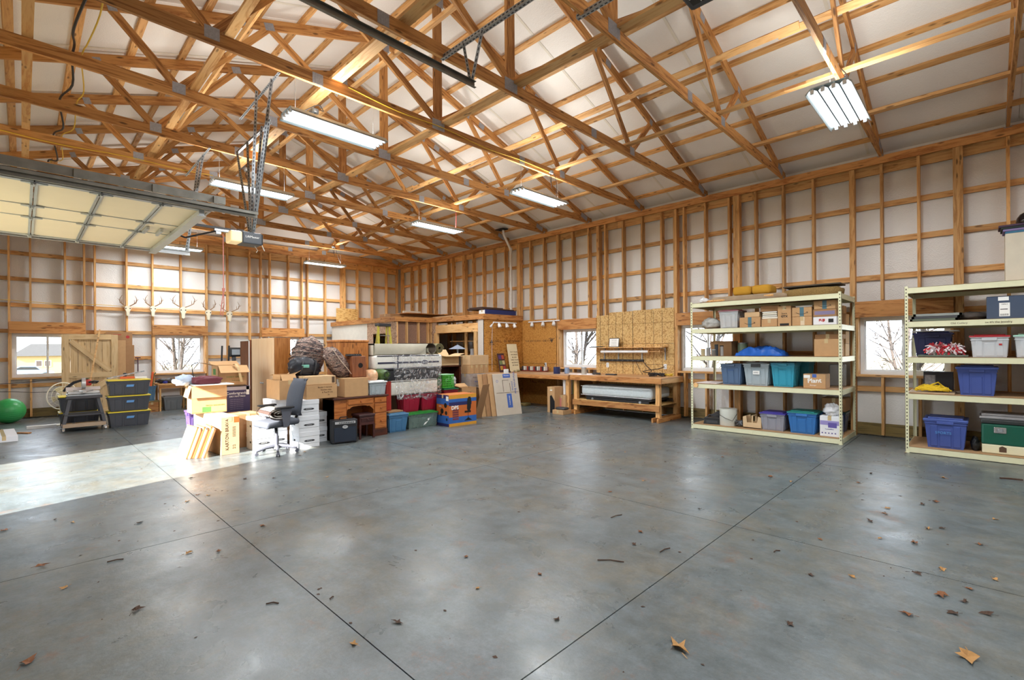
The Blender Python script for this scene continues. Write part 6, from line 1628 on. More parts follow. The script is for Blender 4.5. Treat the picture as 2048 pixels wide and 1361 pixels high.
t = carton('shipping_box', 'lower plain taped box of the pair right of the tall dark-lettered carton', 9.12, 2.03, 9.42, 2.32, Z[3], Z[3] + .15, CARD); patch(t, '-x', -.02, .04, -.07, .07, mat('clear_tape', (214, 196, 166), .3), 'tape')
shipper('topmost curved-arrow box at the right post, second shelf from the top', 9.12, 1.70, 9.42, 2.0, Z[3] + .258, Z[3] + .395)
t = carton('shipping_box', 'taped middle box under the topmost box at the right post', 9.12, 1.69, 9.42, 2.01, Z[3] + .133, Z[3] + .256, CARD3); patch(t, '-x', -.14, .14, -.03, .03, mat('purple_tape', (128, 118, 150), .4), 'tape')
t = carton('shipping_box', 'white fruit box with red lettering at the bottom by the right post', 9.12, 1.685, 9.42, 2.01, Z[3], Z[3] + .131, BW_); text('FUJI', .05, INKR, t, MR((-.1515, .04, .075), '-x'), 'lettering', bold=.003); patch(t, '-x', .05, .12, -.03, .03, INK, 'barcode')
for k in range(3): carton('small_box', ['lower left', 'lower right', 'upper'][k] + ' small box stacked at the back beside the right post', 9.75, [1.66, 1.84, 1.70][k], 9.98, [1.83, 2.0, 1.9][k], Z[3] + (.2 if k == 2 else 0), Z[3] + (.34 if k == 2 else .198), [CARD, CARD2, CARD][k])
# --- level 3 (z 1.385)
for k in range(3):
    y = 3.84 - k * .09
    can('glass_jar', ['leftmost small jar with an amber lid by the left post', 'second small jar of screws from the left post', 'third small jar from the left post'][k], 9.12 + .03 * k, y, Z[2], .038, [.13, .15, .12][k], mat('jar%d' % k, [(190, 176, 140), (150, 150, 150), (120, 116, 112)][k], .2), 'jar', lid=mat('amber_lid', (180, 130, 50), .4) if k == 0 else GALV)
for k in range(2):
    t = can('bottle', ['tall dark spray can beside the jars', 'grey-capped bottle beside the tall dark spray can'][k], 9.2 + .1 * k, 3.62 - .06 * k, Z[2], .032, [.21, .19][k], mat('btl%d' % k, [(60, 64, 70), (190, 190, 186)][k], .3), 'bottle', lid=BLACK)
t = carton('brown_carton', 'brown carton behind the jars on the middle shelf', 9.5, 3.45, 9.85, 3.85, Z[2], Z[2] + .28, CARD)
g = MB()
def tarp(u, v):
    x = 9.12 + .5 * v; y = 3.32 - .9 * u
    z = Z[2] + .01 + .15 * (math.sin(PI * u) ** .6) * (math.sin(PI * min(1, v * 1.1 + .02)) ** .35) * (1 + .5 * mn.noise(Vector((u * 5, v * 4, 9)))) + .03 * mn.noise(Vector((u * 16, v * 13, 2))) + .016 * abs(mn.noise(Vector((u * 40, v * 30, 6))))
    if u < .08 or u > .92 or v < .04: z = Z[2] + .004 + .01 * abs(mn.noise(Vector((u * 9, v * 9, 1))))
    return (x + .03 * mn.noise(Vector((u * 12, v * 12, 4))), y, z)
g.grid(tarp, 60, 30)
tag(g.build('blue_tarp', mat('tarp_blue', (36, 92, 178), .45, noise=.15, nscale=12), None, smooth='all', fix=False), 'crumpled bright blue tarp on the middle shelf', 'tarp')
can('tin', 'pale green tin behind the bright blue tarp', 9.72, 3.32, Z[2], .09, .24, mat('pale_green_tin', (150, 176, 150), .4), 'tin', lid=GALV)
t = carton('brown_carton', 'large plain brown carton at the right end of the middle shelf', 9.12, 1.66, 9.5, 2.0, Z[2], Z[2] + .285, CARD)
carton('brown_carton', 'low open brown carton lying on the large plain carton, middle shelf', 9.14, 1.64, 9.56, 1.99, Z[2] + .287, Z[2] + .36, CARD3, 0)
carton('brown_carton', 'brown carton at the back right corner of the middle shelf', 9.68, 1.66, 9.98, 1.95, Z[2] + .21, Z[2] + .42, CARD)
carton('brown_carton', 'pale narrow carton at the back right of the middle shelf, lower', 9.66, 1.66, 9.98, 1.95, Z[2], Z[2] + .208, CARD2)
# --- level 2 (z .86)
g = MB(); g.rbox(9.05, 9.6, 3.56, 3.98, Z[1], Z[1] + .014, .004, 1); tag(g.build('drop_cloth', mat('pale_speckle', (206, 190, 180), .8, noise=.2, nscale=30)), 'folded pale cloth at the left end of the second shelf from the bottom', 'cloth')
g = MB(); g.cyl((8.995, 3.93, .83), (8.985, 3.93, .83), .045, n=20); tag(g.build('round_tag', W_br, None, smooth=True), 'round wooden disc hung on the left post', 'disc')
b = rim_bin('storage_bin', 'slate blue bin, left of the three on the second shelf from the bottom', 9.12, 3.14, 9.6, 3.53, Z[1], Z[1] + .38, mat('slate_blue', (78, 104, 138), .4), None)
text('Books', .04, INKB, b, MR((-.238, .0, .27), '-x'), 'lettering')
b = rim_bin('storage_bin', 'pale grey bin with a black latch, middle of the three on its shelf', 9.12, 2.68, 9.62, 3.12, Z[1], Z[1] + .40, mat('pale_grey_plastic', (160, 174, 182), .4), mat('pale_grey_lid', (170, 182, 188), .4))
g = MB(); g.rbox(-.262, -.25, -.08, .08, .33, .385, .006, 1); g.build('latch', BLACK, b); g = MB(); g.box(-.246, -.243, -.06, .05, .2, .265); g.build('label', INKW, b); text('XMAS', .03, INK, b, MR((-.2475, 0, .232), '-x'), 'lettering')
b = rim_bin('storage_bin', 'turquoise bin, right of the three on the second shelf from the bottom', 9.12, 2.28, 9.55, 2.69 - .02, Z[1], Z[1] + .41, mat('turquoise', (44, 150, 178), .4), None)
text('Toys', .035, mat('dark_teal_ink', (30, 100, 130), .6), b, MR((-.216, .02, .3), '-x'), 'lettering')
rim_bin('storage_bin', 'second turquoise bin mostly hidden behind the first', 9.58, 2.17, 9.98, 2.60, Z[1], Z[1] + .41, mat('turquoise', (44, 150, 178), .4), None)
t = carton('brown_carton', 'brown box with white script lettering and a blue tab, right of the turquoise bins', 9.12, 1.84, 9.42, 2.16, Z[1], Z[1] + .235, CARD)
text('Plant', .10, INKW, t, MR((-.1515, .0, .125), '-x', .08), 'lettering', bold=.002); patch(t, '-x', -.03, .03, .06, .117, INKB, 'tab'); patch(t, '-x', -.155, -.06, .05, .1, INKW, 'label'); text('therapy', .03, INKW, t, MR((-.1515, .02, .05), '-x'), 'lettering')
g = MB(); g.rbox(9.9, 9.96, 1.7, 1.95, Z[1], Z[1] + .38, .02, 2); tag(g.build('acrylic_sheet', CL2), 'clear plastic sheet standing at the back right of the second lowest shelf', 'plastic sheet')
# --- bottom (z .09)
t = thing('car_battery', 'black battery charger box at the left end of the bottom shelf', 'charger', (9.28, 3.72, Z[0]), .2)
g = MB(); g.taper(-.12, .12, -.14, .14, 0, .09, -.012); g.rbox(-.12, .1, -.14, .14, .085, .12, .01, 2); g.build('case', BLACK, t)
g = MB(); g.box(-.137, -.132, -.1, .1, .02, .07); g.build('grille', DKGREY, t); g = MB(); g.tube([(0, -.1, .12), (0, -.08, .16), (0, .08, .16), (0, .1, .12)], .01, 6); g.build('handle', DKGREY, t)
lump('dark_cloth', 'dark folded cloth behind the battery charger on the bottom shelf', 'cloth', (9.62, 3.68, Z[0]), (.16, .18, .1), DKGREY, 81, .25)
t = can('bucket', 'white five-gallon bucket with a wire handle on the bottom shelf', 9.26, 3.43, Z[0], .15, .31, mat('bucket_white', (214, 216, 206), .5), 'bucket')
g = MB(); g.tube([(-.02, .16, .24), (-.13, .12, .2), (-.175, .0, .15), (-.13, -.12, .1), (-.02, -.16, .22)], .004); g.build('handle', BLACK, t, smooth=True)
t = cord_heap('tow_chain', 'coiled grey chain beside the white bucket', 9.22, 3.2, Z[0], .075, mat('chain_grey', (92, 94, 98), .4, .6), 5, .014, 'chain', 83, .1)
t = thing('tool_caddy', 'tan plastic tool caddy with a centre cut-out on the bottom shelf', 'caddy', (9.27, 2.98, Z[0]))
TC = mat('caddy_tan', (206, 178, 138), .5)
g = MB(); g.prism([(-.15, 0), (.15, 0), (.155, .2), (.1, .22), (.085, .1), (-.085, .1), (-.1, .22), (-.155, .2)], -.12, -.105, 'x'); g.prism([(-.15, 0), (.15, 0), (.155, .2), (.1, .22), (.085, .1), (-.085, .1), (-.1, .22), (-.155, .2)], .105, .12, 'x')
g.box(-.12, .12, -.15, .15, 0, .015); g.box(-.11, .11, -.155, -.14, 0, .2); g.box(-.11, .11, .14, .155, 0, .2); g.build('caddy_body', TC, t)
g = MB(); g.tube([(-.1, 0, .1), (-.1, 0, .22), (.1, 0, .22), (.1, 0, .1)], .014, 8); g.build('handle', TC, t, smooth=True)
b = rim_bin('clear_tote', 'clear tote with a dark purple lid on the bottom shelf', 9.12, 2.44, 9.55, 2.85, Z[0], Z[0] + .31, mat('clear_grey', (170, 172, 184), .2, alpha=.6), mat('lid_purple', (58, 48, 140), .4), taper=.03)
g = MB(); g.rbox(-.15, .15, -.15, .15, .01, .22, .03, 2); g.build('contents', mat('tote_stuff', (150, 150, 166), .8, noise=.3, nscale=20), b)
rim_bin('storage_bin', 'bright blue bin with a teal green lid on the bottom shelf', 9.12, 1.97, 9.58, 2.41, Z[0], Z[0] + .365, mat('bright_blue', (52, 112, 178), .4), mat('teal_lid', (28, 120, 116), .4))
b = carton('appliance_box', 'white and lilac appliance box at the right post on the bottom shelf', 9.13, 1.66, 9.42, 1.93, Z[0], Z[0] + .33, BW_)
patch(b, '-x', -.13, .13, .02, .09, mat('lilac', (150, 140, 196), .5), 'print'); patch(b, '-x', -.02, .1, -.02, .06, mat('print_violet', (96, 84, 160), .5), 'print', .0014); text('humidifier', .03, mat('violet_ink', (96, 90, 150), .6), b, MR((-.1465, 0, .12), '-x'), 'lettering')
for k in range(5): patch(b, '-x', -.11 + k * .045, -.09 + k * .045, -.12, -.1, mat('violet_ink', (96, 90, 150), .6), 'print')
lump('plastic_bag', 'white plastic bag on the white and lilac box', 'plastic bag', (9.25, 1.78, Z[0] + .332), (.09, .11, .1), mat('white_film', (226, 226, 230), .35), 85, .35)
carton('brown_carton', 'brown carton on the dark bin at the back right of the bottom shelf', 9.62, 1.66, 10.0, 2.0, Z[0] + .36, Z[0] + .58, CARD3)
rim_bin('storage_bin', 'dark navy bin at the back right of the bottom shelf', 9.62, 1.66, 10.0, 2.02, Z[0], Z[0] + .35, mat('dark_navy', (36, 44, 80), .4), mat('dkteal', (24, 60, 66), .4))
# ================= unit 2
t = carton('tall_box', 'tall cream box with faint lettering on top of the right-hand shelving unit', 9.12, -.62, 9.5, -.20, Z[4], 3.02, mat('cream_card', (206, 196, 176), .8))
text('LE MACHINERIES COOL', .06, mat('faint_ink', (150, 140, 124), .8), t, MR((-.1915, -.07, .3), '-x', -PI / 2), 'lettering'); text('TOOLS & COMPANY', .05, mat('faint_ink', (150, 140, 124), .8), t, MR((-.1915, .02, .3), '-x', -PI / 2), 'lettering')
patch(t, '-x', .0, .035, .24, .27, mat('orange_tape', (214, 96, 40), .5), 'sticker')
for k, c in enumerate(((60, 110, 140), (130, 116, 160), (40, 50, 48), (74, 56, 74))):
    z = 3.022 + .032 * k
    g = MB(); g.rbox(-.18 + .01 * k, .2, -.22 + .0 * k, .2 + .02 * k, 0, .03, .01, 2)
    t = thing('folded_cloth', ['lowest blue', 'lavender second', 'dark green third', 'plum topmost'][k] + ' folded cloth on the tall cream box', 'cloth', (9.32, -.40, z)); g.build('fold', mat('fold%d' % k, c, .85), t)
t = thing('helmet', 'shiny black dome-shaped helmet on the folded cloths at the right edge', 'helmet', (9.32, -.46, 3.151))
g = MB(); g.lathe([(.15, 0), (.158, .03), (.15, .08), (.12, .13), (.07, .16), (0, .17)], n=24); g.build('shell', mat('gloss_black', (24, 20, 22), .15), t, smooth=True)
g = MB(); g.rbox(-.19, -.11, -.09, .09, .0, .02, .008, 2); g.build('brim', BLACK, t)
CBX = mat('slate_box', (62, 76, 98), .6)
for k in range(3):
    t = thing('picture_frame', ['bottom', 'middle', 'top'][k] + ' flat frame of the pile at the left end of the second shelf, right unit', 'frame', (9.38, .52 - .02 * k, Z[3] + .036 * k))
    g = MB(); g.box(-.26, .26, -.24, .24, .004, .012); g.build('backing', mat('grey_backing', (110, 118, 116), .6), t)
    g = MB(); w = .03; g.box(-.28, .28, -.26, -.26 + w, 0, .033); g.box(-.28, .28, .26 - w, .26, 0, .033); g.box(-.28, -.28 + w, -.26, .26, 0, .033); g.box(.28 - w, .28, -.26, .26, 0, .033); g.build('moulding', [mat('frame_green', (92, 104, 88), .5), DKGREY, mat('frame_grey', (140, 146, 142), .4)][k], t)
lump('dark_jacket', 'dark patterned jacket heaped beside the flat frames', 'clothing', (9.4, .13, Z[3]), (.2, .17, .065), mat('jacket', (74, 66, 60), .9, noise=.5, nscale=14), 91, .2)
b = carton('slate_carton', 'dark slate blue box with two white labels on the second shelf, right unit', 9.12, -.42, 9.5, -.02, Z[3], Z[3] + .30, CBX)
patch(b, '-x', -.09, .01, .09, .14, INKW, 'label'); patch(b, '-x', -.08, .02, -.12, .06, INKW, 'label')
for k in range(9): patch(b, '-x', -.07 + k * .009, -.066 + k * .009, -.11, -.085, INK, 'barcode', .0015)
patch(b, '-x', -.07, .0, -.03, -.02, INK, 'print', .0015); text('USPS 3', .02, INK, b, MR((-.1925, .03, .19), '-x'), 'lettering')
text('Old Cutlery', .035, INKBR, su2, WM[su2.name].inverted() @ MR((9.0015, .25, 1.855), '-x'), 'handwriting'); text("Box it's the Jewelry", .035, INKBR, su2, WM[su2.name].inverted() @ MR((9.0015, -.12, 1.855), '-x'), 'handwriting')
NV = mat('navy_bin', (48, 54, 96), .4); RB = mat('royal_blue_bin', (66, 84, 150), .4)
rim_bin('storage_bin', 'dark navy bin behind the red and white pompom, right unit', 9.42, .33, 9.85, .78, Z[2], Z[2] + .36, NV, mat('navy_lid', (56, 62, 110), .4))
g = MB(); g.rbox(9.36, 9.8, .26, .78, Z[2] + .37, Z[2] + .385, .003, 1); tag(g.build('thin_board', WHITE), 'thin white board lying on the navy bin under the shelf', 'board')
t = thing('pompom', 'red and white shredded plastic pompom in front of the navy bin', 'pompom', (9.25, .42, Z[2]))
rp = random.Random(5)
for nm, m_ in (('red_strips', mat('pom_red', (206, 50, 62), .5)), ('white_strips', mat('pom_white', (236, 226, 228), .5))):
    g = MB()
    for k in range(300):
        c = Vector((0, rp.choice((.07, -.10)) + rp.uniform(-.05, .05), .12 - .0 * k)); d = Vector((rp.gauss(0, 1), rp.gauss(0, 1), rp.gauss(0, .7))).normalized()
        L = rp.uniform(.07, .13); s_ = d.orthogonal().normalized() * .010; e = c + d * L; e.z = max(.012, e.z - .02); mdl = c + d * L * .5 + Vector((0, 0, .015))
        g.add([c - s_, c + s_, mdl + s_, mdl - s_, e + s_, e - s_], [(0, 1, 2, 3), (3, 2, 4, 5)])
    o = g.build(nm, m_, t, fix=False); o['kind'] = 'stuff'
g = MB(); g.rbox(-.1, .14, -.26, .28, 0, .03, .01, 2); g.rbox(-.06, .1, -.14, .1, .03, .06, .01, 2); g.build('folded_base', mat('green_grey_cloth', (96, 104, 92), .9), t)
CLW = mat('clear_white', (226, 230, 234), .15, alpha=.5)
b = rim_bin('clear_tote', 'clear tote with a red lid, third shelf of the right unit', 9.12, -.24, 9.52, .15, Z[2], Z[2] + .30, CLW, mat('lid_red', (176, 40, 50), .4, alpha=.95), handles=True, taper=.02)
g = MB(); g.rbox(-.15, .15, -.15, .15, .01, .17, .02, 2); g.build('contents', mat('white_stuff', (226, 228, 230), .8, noise=.1), b)
g = MB(); g.box(-.1915, -.19, -.12, -.09, .16, .185); g.build('sticker', INKR, b)
b = rim_bin('clear_tote', 'clear tote with a pale green lid at the right edge', 9.12, -.68, 9.52, -.27, Z[2], Z[2] + .30, CLW, mat('lid_mint', (170, 214, 196), .4), handles=False, taper=.02)
g = MB(); g.rbox(-.15, .15, -.17, .17, .01, .2, .05, 3); g.build('contents', mat('white_stuff', (226, 228, 230), .8, noise=.1), b)
t = carton('electronics_box', 'small black electronics box with speaker pictures beside the yellow rope', 9.5, .33, 9.68, .66, Z[1], Z[1] + .30, mat('black_card', (44, 42, 46), .5)); patch(t, '-x', -.15, -.03, -.1, .1, mat('pic_grey', (150, 146, 146), .6, noise=.5, nscale=40), 'picture')
YR = mat('rope_yellow', (226, 190, 34), .7, bump=.5, bscale=120)
t = thing('yellow_rope', 'heap of bright yellow rope at the left end of the second lowest shelf, right unit', 'rope', (9.25, .58, Z[1] + .02))
rp = random.Random(8); pts = []
for k in range(420):
    a = k * .47; q = .35 + .65 * rp.random(); s_ = math.sin(k * .021)
    pts.append((.10 * q * math.cos(a), .19 * q * math.sin(a) * (1 - .2 * s_) - .03, .012 + .105 * (1 - q * q * .8) * rp.random() ** .6))
g = MB(); g.tube(pts, .009, 6); g.tube([(-.05, -.02, .1), (-.02, -.1, .14), (0, -.16, .07), (-.02, -.24, .02)], .01, 6); g.build('rope_coils', YR, t, smooth=True)
g = MB(); g.rbox(9.08, 9.5, .30, .78, Z[1], Z[1] + .018, .003, 1); tag(g.build('thin_board', mat('stained_ply', (176, 150, 118), .8, noise=.25)), 'thin stained board under the yellow rope', 'board')
rim_bin('storage_bin', 'big royal blue bin on the second lowest shelf, right unit', 9.12, -.13, 9.6, .29, Z[1], Z[1] + .40, RB, mat('royal_lid', (72, 92, 160), .4), lid_h=.045)
b = rim_bin('storage_bin', 'royal blue bin with pale handwriting at the bottom of the right unit', 9.12, .17, 9.62, .64, Z[0], Z[0] + .42, RB, mat('royal_lid', (72, 92, 160), .4), lid_h=.045)
text('SPORTS', .05, mat('pale_blue_ink', (86, 150, 206), .6), b, MR((-.250, .02, .22), '-x'), 'handwriting')
t = thing('picnic_cooler', 'green steel picnic cooler with a cream base and chrome latch, right unit', 'cooler', (9.34, -.18, Z[0]))
g = MB(); g.rbox(-.21, .21, -.24, .22, .12, .40, .02, 3); g.build('green_body', mat('cooler_green', (20, 84, 66), .3), t)
g = MB(); g.rbox(-.205, .205, -.235, .215, 0, .125, .015, 2); g.build('cream_base', mat('cooler_cream', (220, 214, 180), .4), t)
g = MB(); g.rbox(-.215, .215, -.245, .225, .40, .46, .015, 2); g.build('lid', mat('cooler_lid', (58, 62, 62), .3, .3), t)
g = MB(); g.rbox(-.222, -.208, -.02, .10, .28, .36, .008, 2); lt = g.build('latch', mat('chrome', (210, 210, 212), .15, .9), t); g = MB(); g.rbox(-.228, -.221, .01, .07, .30, .34, .006, 1); g.build('latch_plate', GALV, lt)
g = MB(); g.prism([(-.02, .03), (.05, .03), (.05, .09), (.02, .11), (-.02, .09)], -.2075, -.2055, 'x'); g.build('emblem', INKBR, t)
t = thing('folded_tarp', 'folded silver plastic tarp on the green cooler', 'tarp', (9.34, -.18, Z[0] + .461))
g = MB(); g.rbox(-.2, .2, -.25, .24, 0, .04, .015, 2); g.rbox(-.19, .19, -.22, .22, .035, .075, .015, 2); g.build('fold', mat('silver_tarp', (160, 158, 160), .3, .2, bump=.5, bscale=30), t, smooth=True)
lump('dark_bundle', 'small dark bundle between the blue bin and the green cooler', 'bundle', (9.3, .10, Z[0]), (.1, .045, .1), BLACK, 95, .25)
# ================================================================= back-left corner
BAL = mat('ball_green', (54, 160, 84), .35, noise=.05)
t = thing('exercise_ball', 'bright green exercise ball resting by the back wall at the left edge', 'ball', (-.20, 15.25, 0))
g = MB(); g.lathe([(.27 * math.cos(a), .27 + .27 * math.sin(a)) for a in [-PI / 2 + PI * k / 22 for k in range(23)]], n=36); g.build('ball_skin', BAL, t, smooth='all')
g = MB()
for k in range(9):
    z = .10 + k * .0425; r_ = math.sqrt(.27 ** 2 - (z - .27) ** 2); g.tube([(r_ * math.cos(a), r_ * math.sin(a), z) for a in [q * PI / 14 for q in range(28)]], .0025, 4, closed=True)
g.build('grip_ridges', BAL, t, smooth=True)
# miter saw stand
DG = mat('stand_grey', (72, 72, 76), .5, .3)
t = thing('saw_stand', 'dark grey wheeled tool stand with splayed legs, left of the yellow-lidded bins', 'tool stand', (.86, 12.85, 0))
for sx in (-1, 1):
    for sy in (-1, 1):
        g = MB(); a = Vector((sx * .31, sy * .27, .09)); b_ = Vector((sx * .20, sy * .16, .68)); L, Mx = frame_M(a, b_, (1, 0, 0)); g.box(-L / 2, L / 2, -.025, .025, -.02, .02, Mx); g.build('leg', DG, t)
        g = MB(); g.cyl((sx * .31 - .015, sy * .27, .035), (sx * .31 + .015, sy * .27, .035), .035, n=14); g.box(sx * .31 - .022, sx * .31 + .022, sy * .27 - .02, sy * .27 + .02, .05, .09); g.build('caster', mat('chrome', (210, 210, 212), .15, .9), t, smooth=True)
g = MB(); g.rbox(-.25, .25, -.2, .2, .68, .72, .008, 1); g.build('stand_top', GALV, t)
g = MB(); g.rbox(-.27, .27, -.225, -.2, .635, .69, .004, 1); g.box(-.08, .06, -.228, -.224, .65, .675); g.build('apron', DG, t)
g = MB(); g.rbox(-.29, .29, -.25, .25, .30, .335, .006, 1); g.build('middle_shelf', DG, t)
g = MB(); g.rbox(-.32, .32, -.28, .28, .09, .12, .006, 1); g.box(-.32, .32, -.29, -.27, .09, .16); g.build('bottom_shelf', mat('shelf_tan', (168, 146, 122), .7), t)
g = MB(); g.rbox(-.12, .18, -.12, .1, .121, .145, .003, 1); g.rbox(-.28, -.17, -.16, .02, .121, .15, .004, 1); g.build('offcuts', CARD2, t)
t = thing('miter_saw', 'silver and red mitre saw on top of the wheeled tool stand', 'saw', (.86, 12.82, .722))
g = MB(); g.rbox(-.24, .24, -.13, .15, 0, .05, .01, 2); g.cyl((0, -.02, .05), (0, -.02, .075), .15, n=24); g.rbox(-.03, .03, -.24, -.0, .02, .06, .01, 1); g.build('base', mat('saw_silver', (196, 196, 196), .3, .6), t)
g = MB(); g.rbox(-.26, -.02, .03, .06, .06, .13, .004, 1); g.rbox(.03, .26, .03, .06, .06, .13, .004, 1); g.build('fence', mat('saw_pale', (214, 200, 194), .35, .3), t)
g = MB(); g.cyl((-.03, .0, .20), (.03, .0, .20), .11, n=26); g.build('blade_guard', mat('saw_silver', (196, 196, 196), .3, .6), t, smooth=True)
g = MB(); g.rbox(.02, .12, -.02, .08, .15, .27, .02, 3); g.build('motor', mat('saw_red', (190, 58, 46), .4), t, smooth=True)
g = MB(); g.tube([(.08, -.02, .22), (.16, -.06, .24), (.22, -.02, .23), (.2, .05, .2), (.12, .05, .2)], .016, 8); g.build('handle', BLACK, t, smooth=True)
g = MB(); g.tube([(-.03, .02, .26), (-.14, .06, .22), (-.24, .1, .12), (-.29, .1, .05)], [.02, .028, .03, .02], 8); g.build('dust_bag', BLACK, t, smooth=True)
g = MB(); g.rbox(.0, .08, .04, .10, .27, .31, .01, 2); g.build('top_gear', mat('saw_olive', (96, 98, 70), .5), t)
YL = mat('lid_yellow', (226, 202, 40), .4); DB = mat('smoke_plastic', (72, 74, 80), .35)
for k in range(3):
    b = rim_bin('storage_bin', ['bottom', 'middle', 'top'][k] + ' yellow-lidded dark bin of the right-hand stack by the saw stand', 1.22, 12.66, 1.92, 13.1, .325 * k, .325 * k + .322, DB, YL, 0, 'yellow-lidded dark bins', flat_lid=True)
    g = MB(); g.prism([(-.06, .17), (.06, .17), (.075, .215), (-.05, .215)], -.2235, -.2195, 'y'); g.build('blue_label', mat('label_blue', (96, 150, 206), .5), b)
for k in range(2): rim_bin('storage_bin', ['lower', 'upper'][k] + ' yellow-lidded dark bin seen through the legs of the saw stand', .52, 13.32, 1.16, 13.8, .325 * k, .325 * k + .322, DB, YL, 0, 'yellow-lidded dark bins', flat_lid=True)
# tools on top
t = thing('long_level', 'grey aluminium bar lying slantwise on the top yellow lid', 'tool', (1.56, 12.86, .985), .1)
L, Mx = frame_M((-.34, -.04, .02), (.30, .10, .14), (0, 1, 0)); g = MB(); g.box(-L / 2, L / 2, -.03, .03, -.012, .012, Mx); g.build('bar', GALV, t)
for k in range(6): g = MB(); g.box(-L / 2 + .05 + k * .1, -L / 2 + .09 + k * .1, -.031, -.0295, -.008, .008, Mx); g.build('vial', mat('saw_pale', (214, 200, 194), .35, .3), t)
g = MB(); g.rbox(1.42, 1.66, 12.72, 12.79, .985, 1.03, .006, 1, None); tag(g.build('orange_tool', mat('tool_orange', (222, 98, 44), .5)), 'orange tool strip on the top yellow lid', 'tool')
g = MB(); g.rbox(1.66, 1.86, 12.7, 12.74, .985, 1.02, .003, 1); tag(g.build('white_block', INKW), 'white strip beside the orange tool on the top yellow lid', 'strip')
g = MB(); g.rbox(1.5, 1.56, 12.98, 13.02, .985, 1.1, .015, 2); tag(g.build('black_clamp', BLACK), 'small black clamp standing at the back of the top yellow lid', 'clamp')
# fan
t = thing('round_fan', 'white round fan grille leaning behind the saw stand', 'fan', (.60, 13.95, .0), .5)
g = MB()
for r_ in (.28, .2, .12): g.tube([(r_ * math.cos(a), 0, .62 + r_ * math.sin(a)) for a in [k * PI / 16 for k in range(32)]], .012 if r_ > .27 else .005, 5, closed=True)
for k in range(24): a = k * PI / 12; g.tube([(.05 * math.cos(a), 0, .62 + .05 * math.sin(a)), (.28 * math.cos(a), 0, .62 + .28 * math.sin(a))], .003, 4)
g.build('grille', mat('fan_white', (232, 226, 206), .4), t, smooth=True)
g = MB(); g.cyl((0, .02, .62), (0, .1, .62), .06, n=14); g.tube([(0, .06, .6), (0, .06, .03)], .015, 8); g.lathe([(.15, 0), (.15, .02), (.03, .035), (0, .035)], (0, .06, 0), 20); g.build('stand', mat('fan_white', (232, 226, 206), .4), t, smooth=True)
g = MB()
for k in range(4): a = k * PI / 2; g.add([(0, .01, .62), (.2 * math.cos(a), .0, .62 + .2 * math.sin(a)), (.2 * math.cos(a + .7), .03, .62 + .2 * math.sin(a + .7))], [(0, 1, 2)])
g.build('blades', mat('fan_cream', (214, 200, 160), .5), t)
# barn door, stick, cartons
t = thing('barn_door', 'unfinished pine barn door with a diagonal brace leaning on the back wall', 'door', (1.19, 15.72, 0))
BD = wood('barn_pine', (214, 184, 138), (196, 160, 110), grain=16, along=.8, knots=True, var=.08, axis=2); BD0 = wood('barn_pine_x', (214, 184, 138), (196, 160, 110), grain=16, along=.8, knots=True, var=.08, axis=0)
for k in range(7): x = -.44 + k * .147; board('plank', (1.19 + x, 15.76, .02), (1.19 + x, 15.76, 1.97), (0, 1, 0), .018, .145, BD0, t)
for x in (-.46, .46): board('stile', (1.19 + x, 15.738, .0), (1.19 + x, 15.738, 1.98), (0, 1, 0), .022, .13, BD0, t)
for z in (.07, .98, 1.92): board('rail', (1.19 - .395, 15.738, z), (1.19 + .395, 15.738, z), (0, 1, 0), .022, .13, BD0, t)
board('brace', (1.19 - .37, 15.738, 1.83), (1.19 + .37, 15.738, 1.07), (0, 1, 0), .021, .11, BD0, t)
board('brace', (1.19 - .37, 15.738, .16), (1.19 + .37, 15.738, .90), (0, 1, 0), .021, .11, BD0, t)
for x in (-.23, .0, .22): g = MB(); g.box(x - .002, x + .002, -.0, .003, 1.06, 1.84); g.build('groove', INKBR, t, M=Matrix.Translation((0, .028, 0)))
g = MB(); L, Mx = frame_M((1.02, 15.2, 0.02), (1.36, 15.66, 2.1), (1, 0, 0)); g.box(-L / 2, L / 2, -.016, .016, -.012, .012, Mx); tag(g.build('wood_strip', W_br), 'thin pine strip leaning diagonally against the barn door', 'strip')
for k, (x0, x1, h, m_, lab) in enumerate(((1.50, 2.03, 2.06, CARD3, 'tall flat carton with a red mark behind the barn door'), (1.68, 1.88, 1.84, CARD, 'narrow brown carton sheet standing right of the barn door'), (1.82, 2.06, 1.72, CARD3, 'dark brown carton edge right of the narrow sheet'))):
    t = thing('flat_carton', lab, 'carton', ((x0 + x1) / 2, [15.90, 15.80, 15.84][k] + .02, 0)); g = MB(); g.rbox(-(x1 - x0) / 2, (x1 - x0) / 2, -.015, .015, 0, h, .003, 1); g.build('sheet', m_, t)
    if k == 0: g = MB(); g.cyl((.17, -.0165, 1.93), (.17, -.0155, 1.93), .04, n=16); g.box(-.12, .04, -.0165, -.0155, 1.98, 1.995); g.build('print', INKR, t)
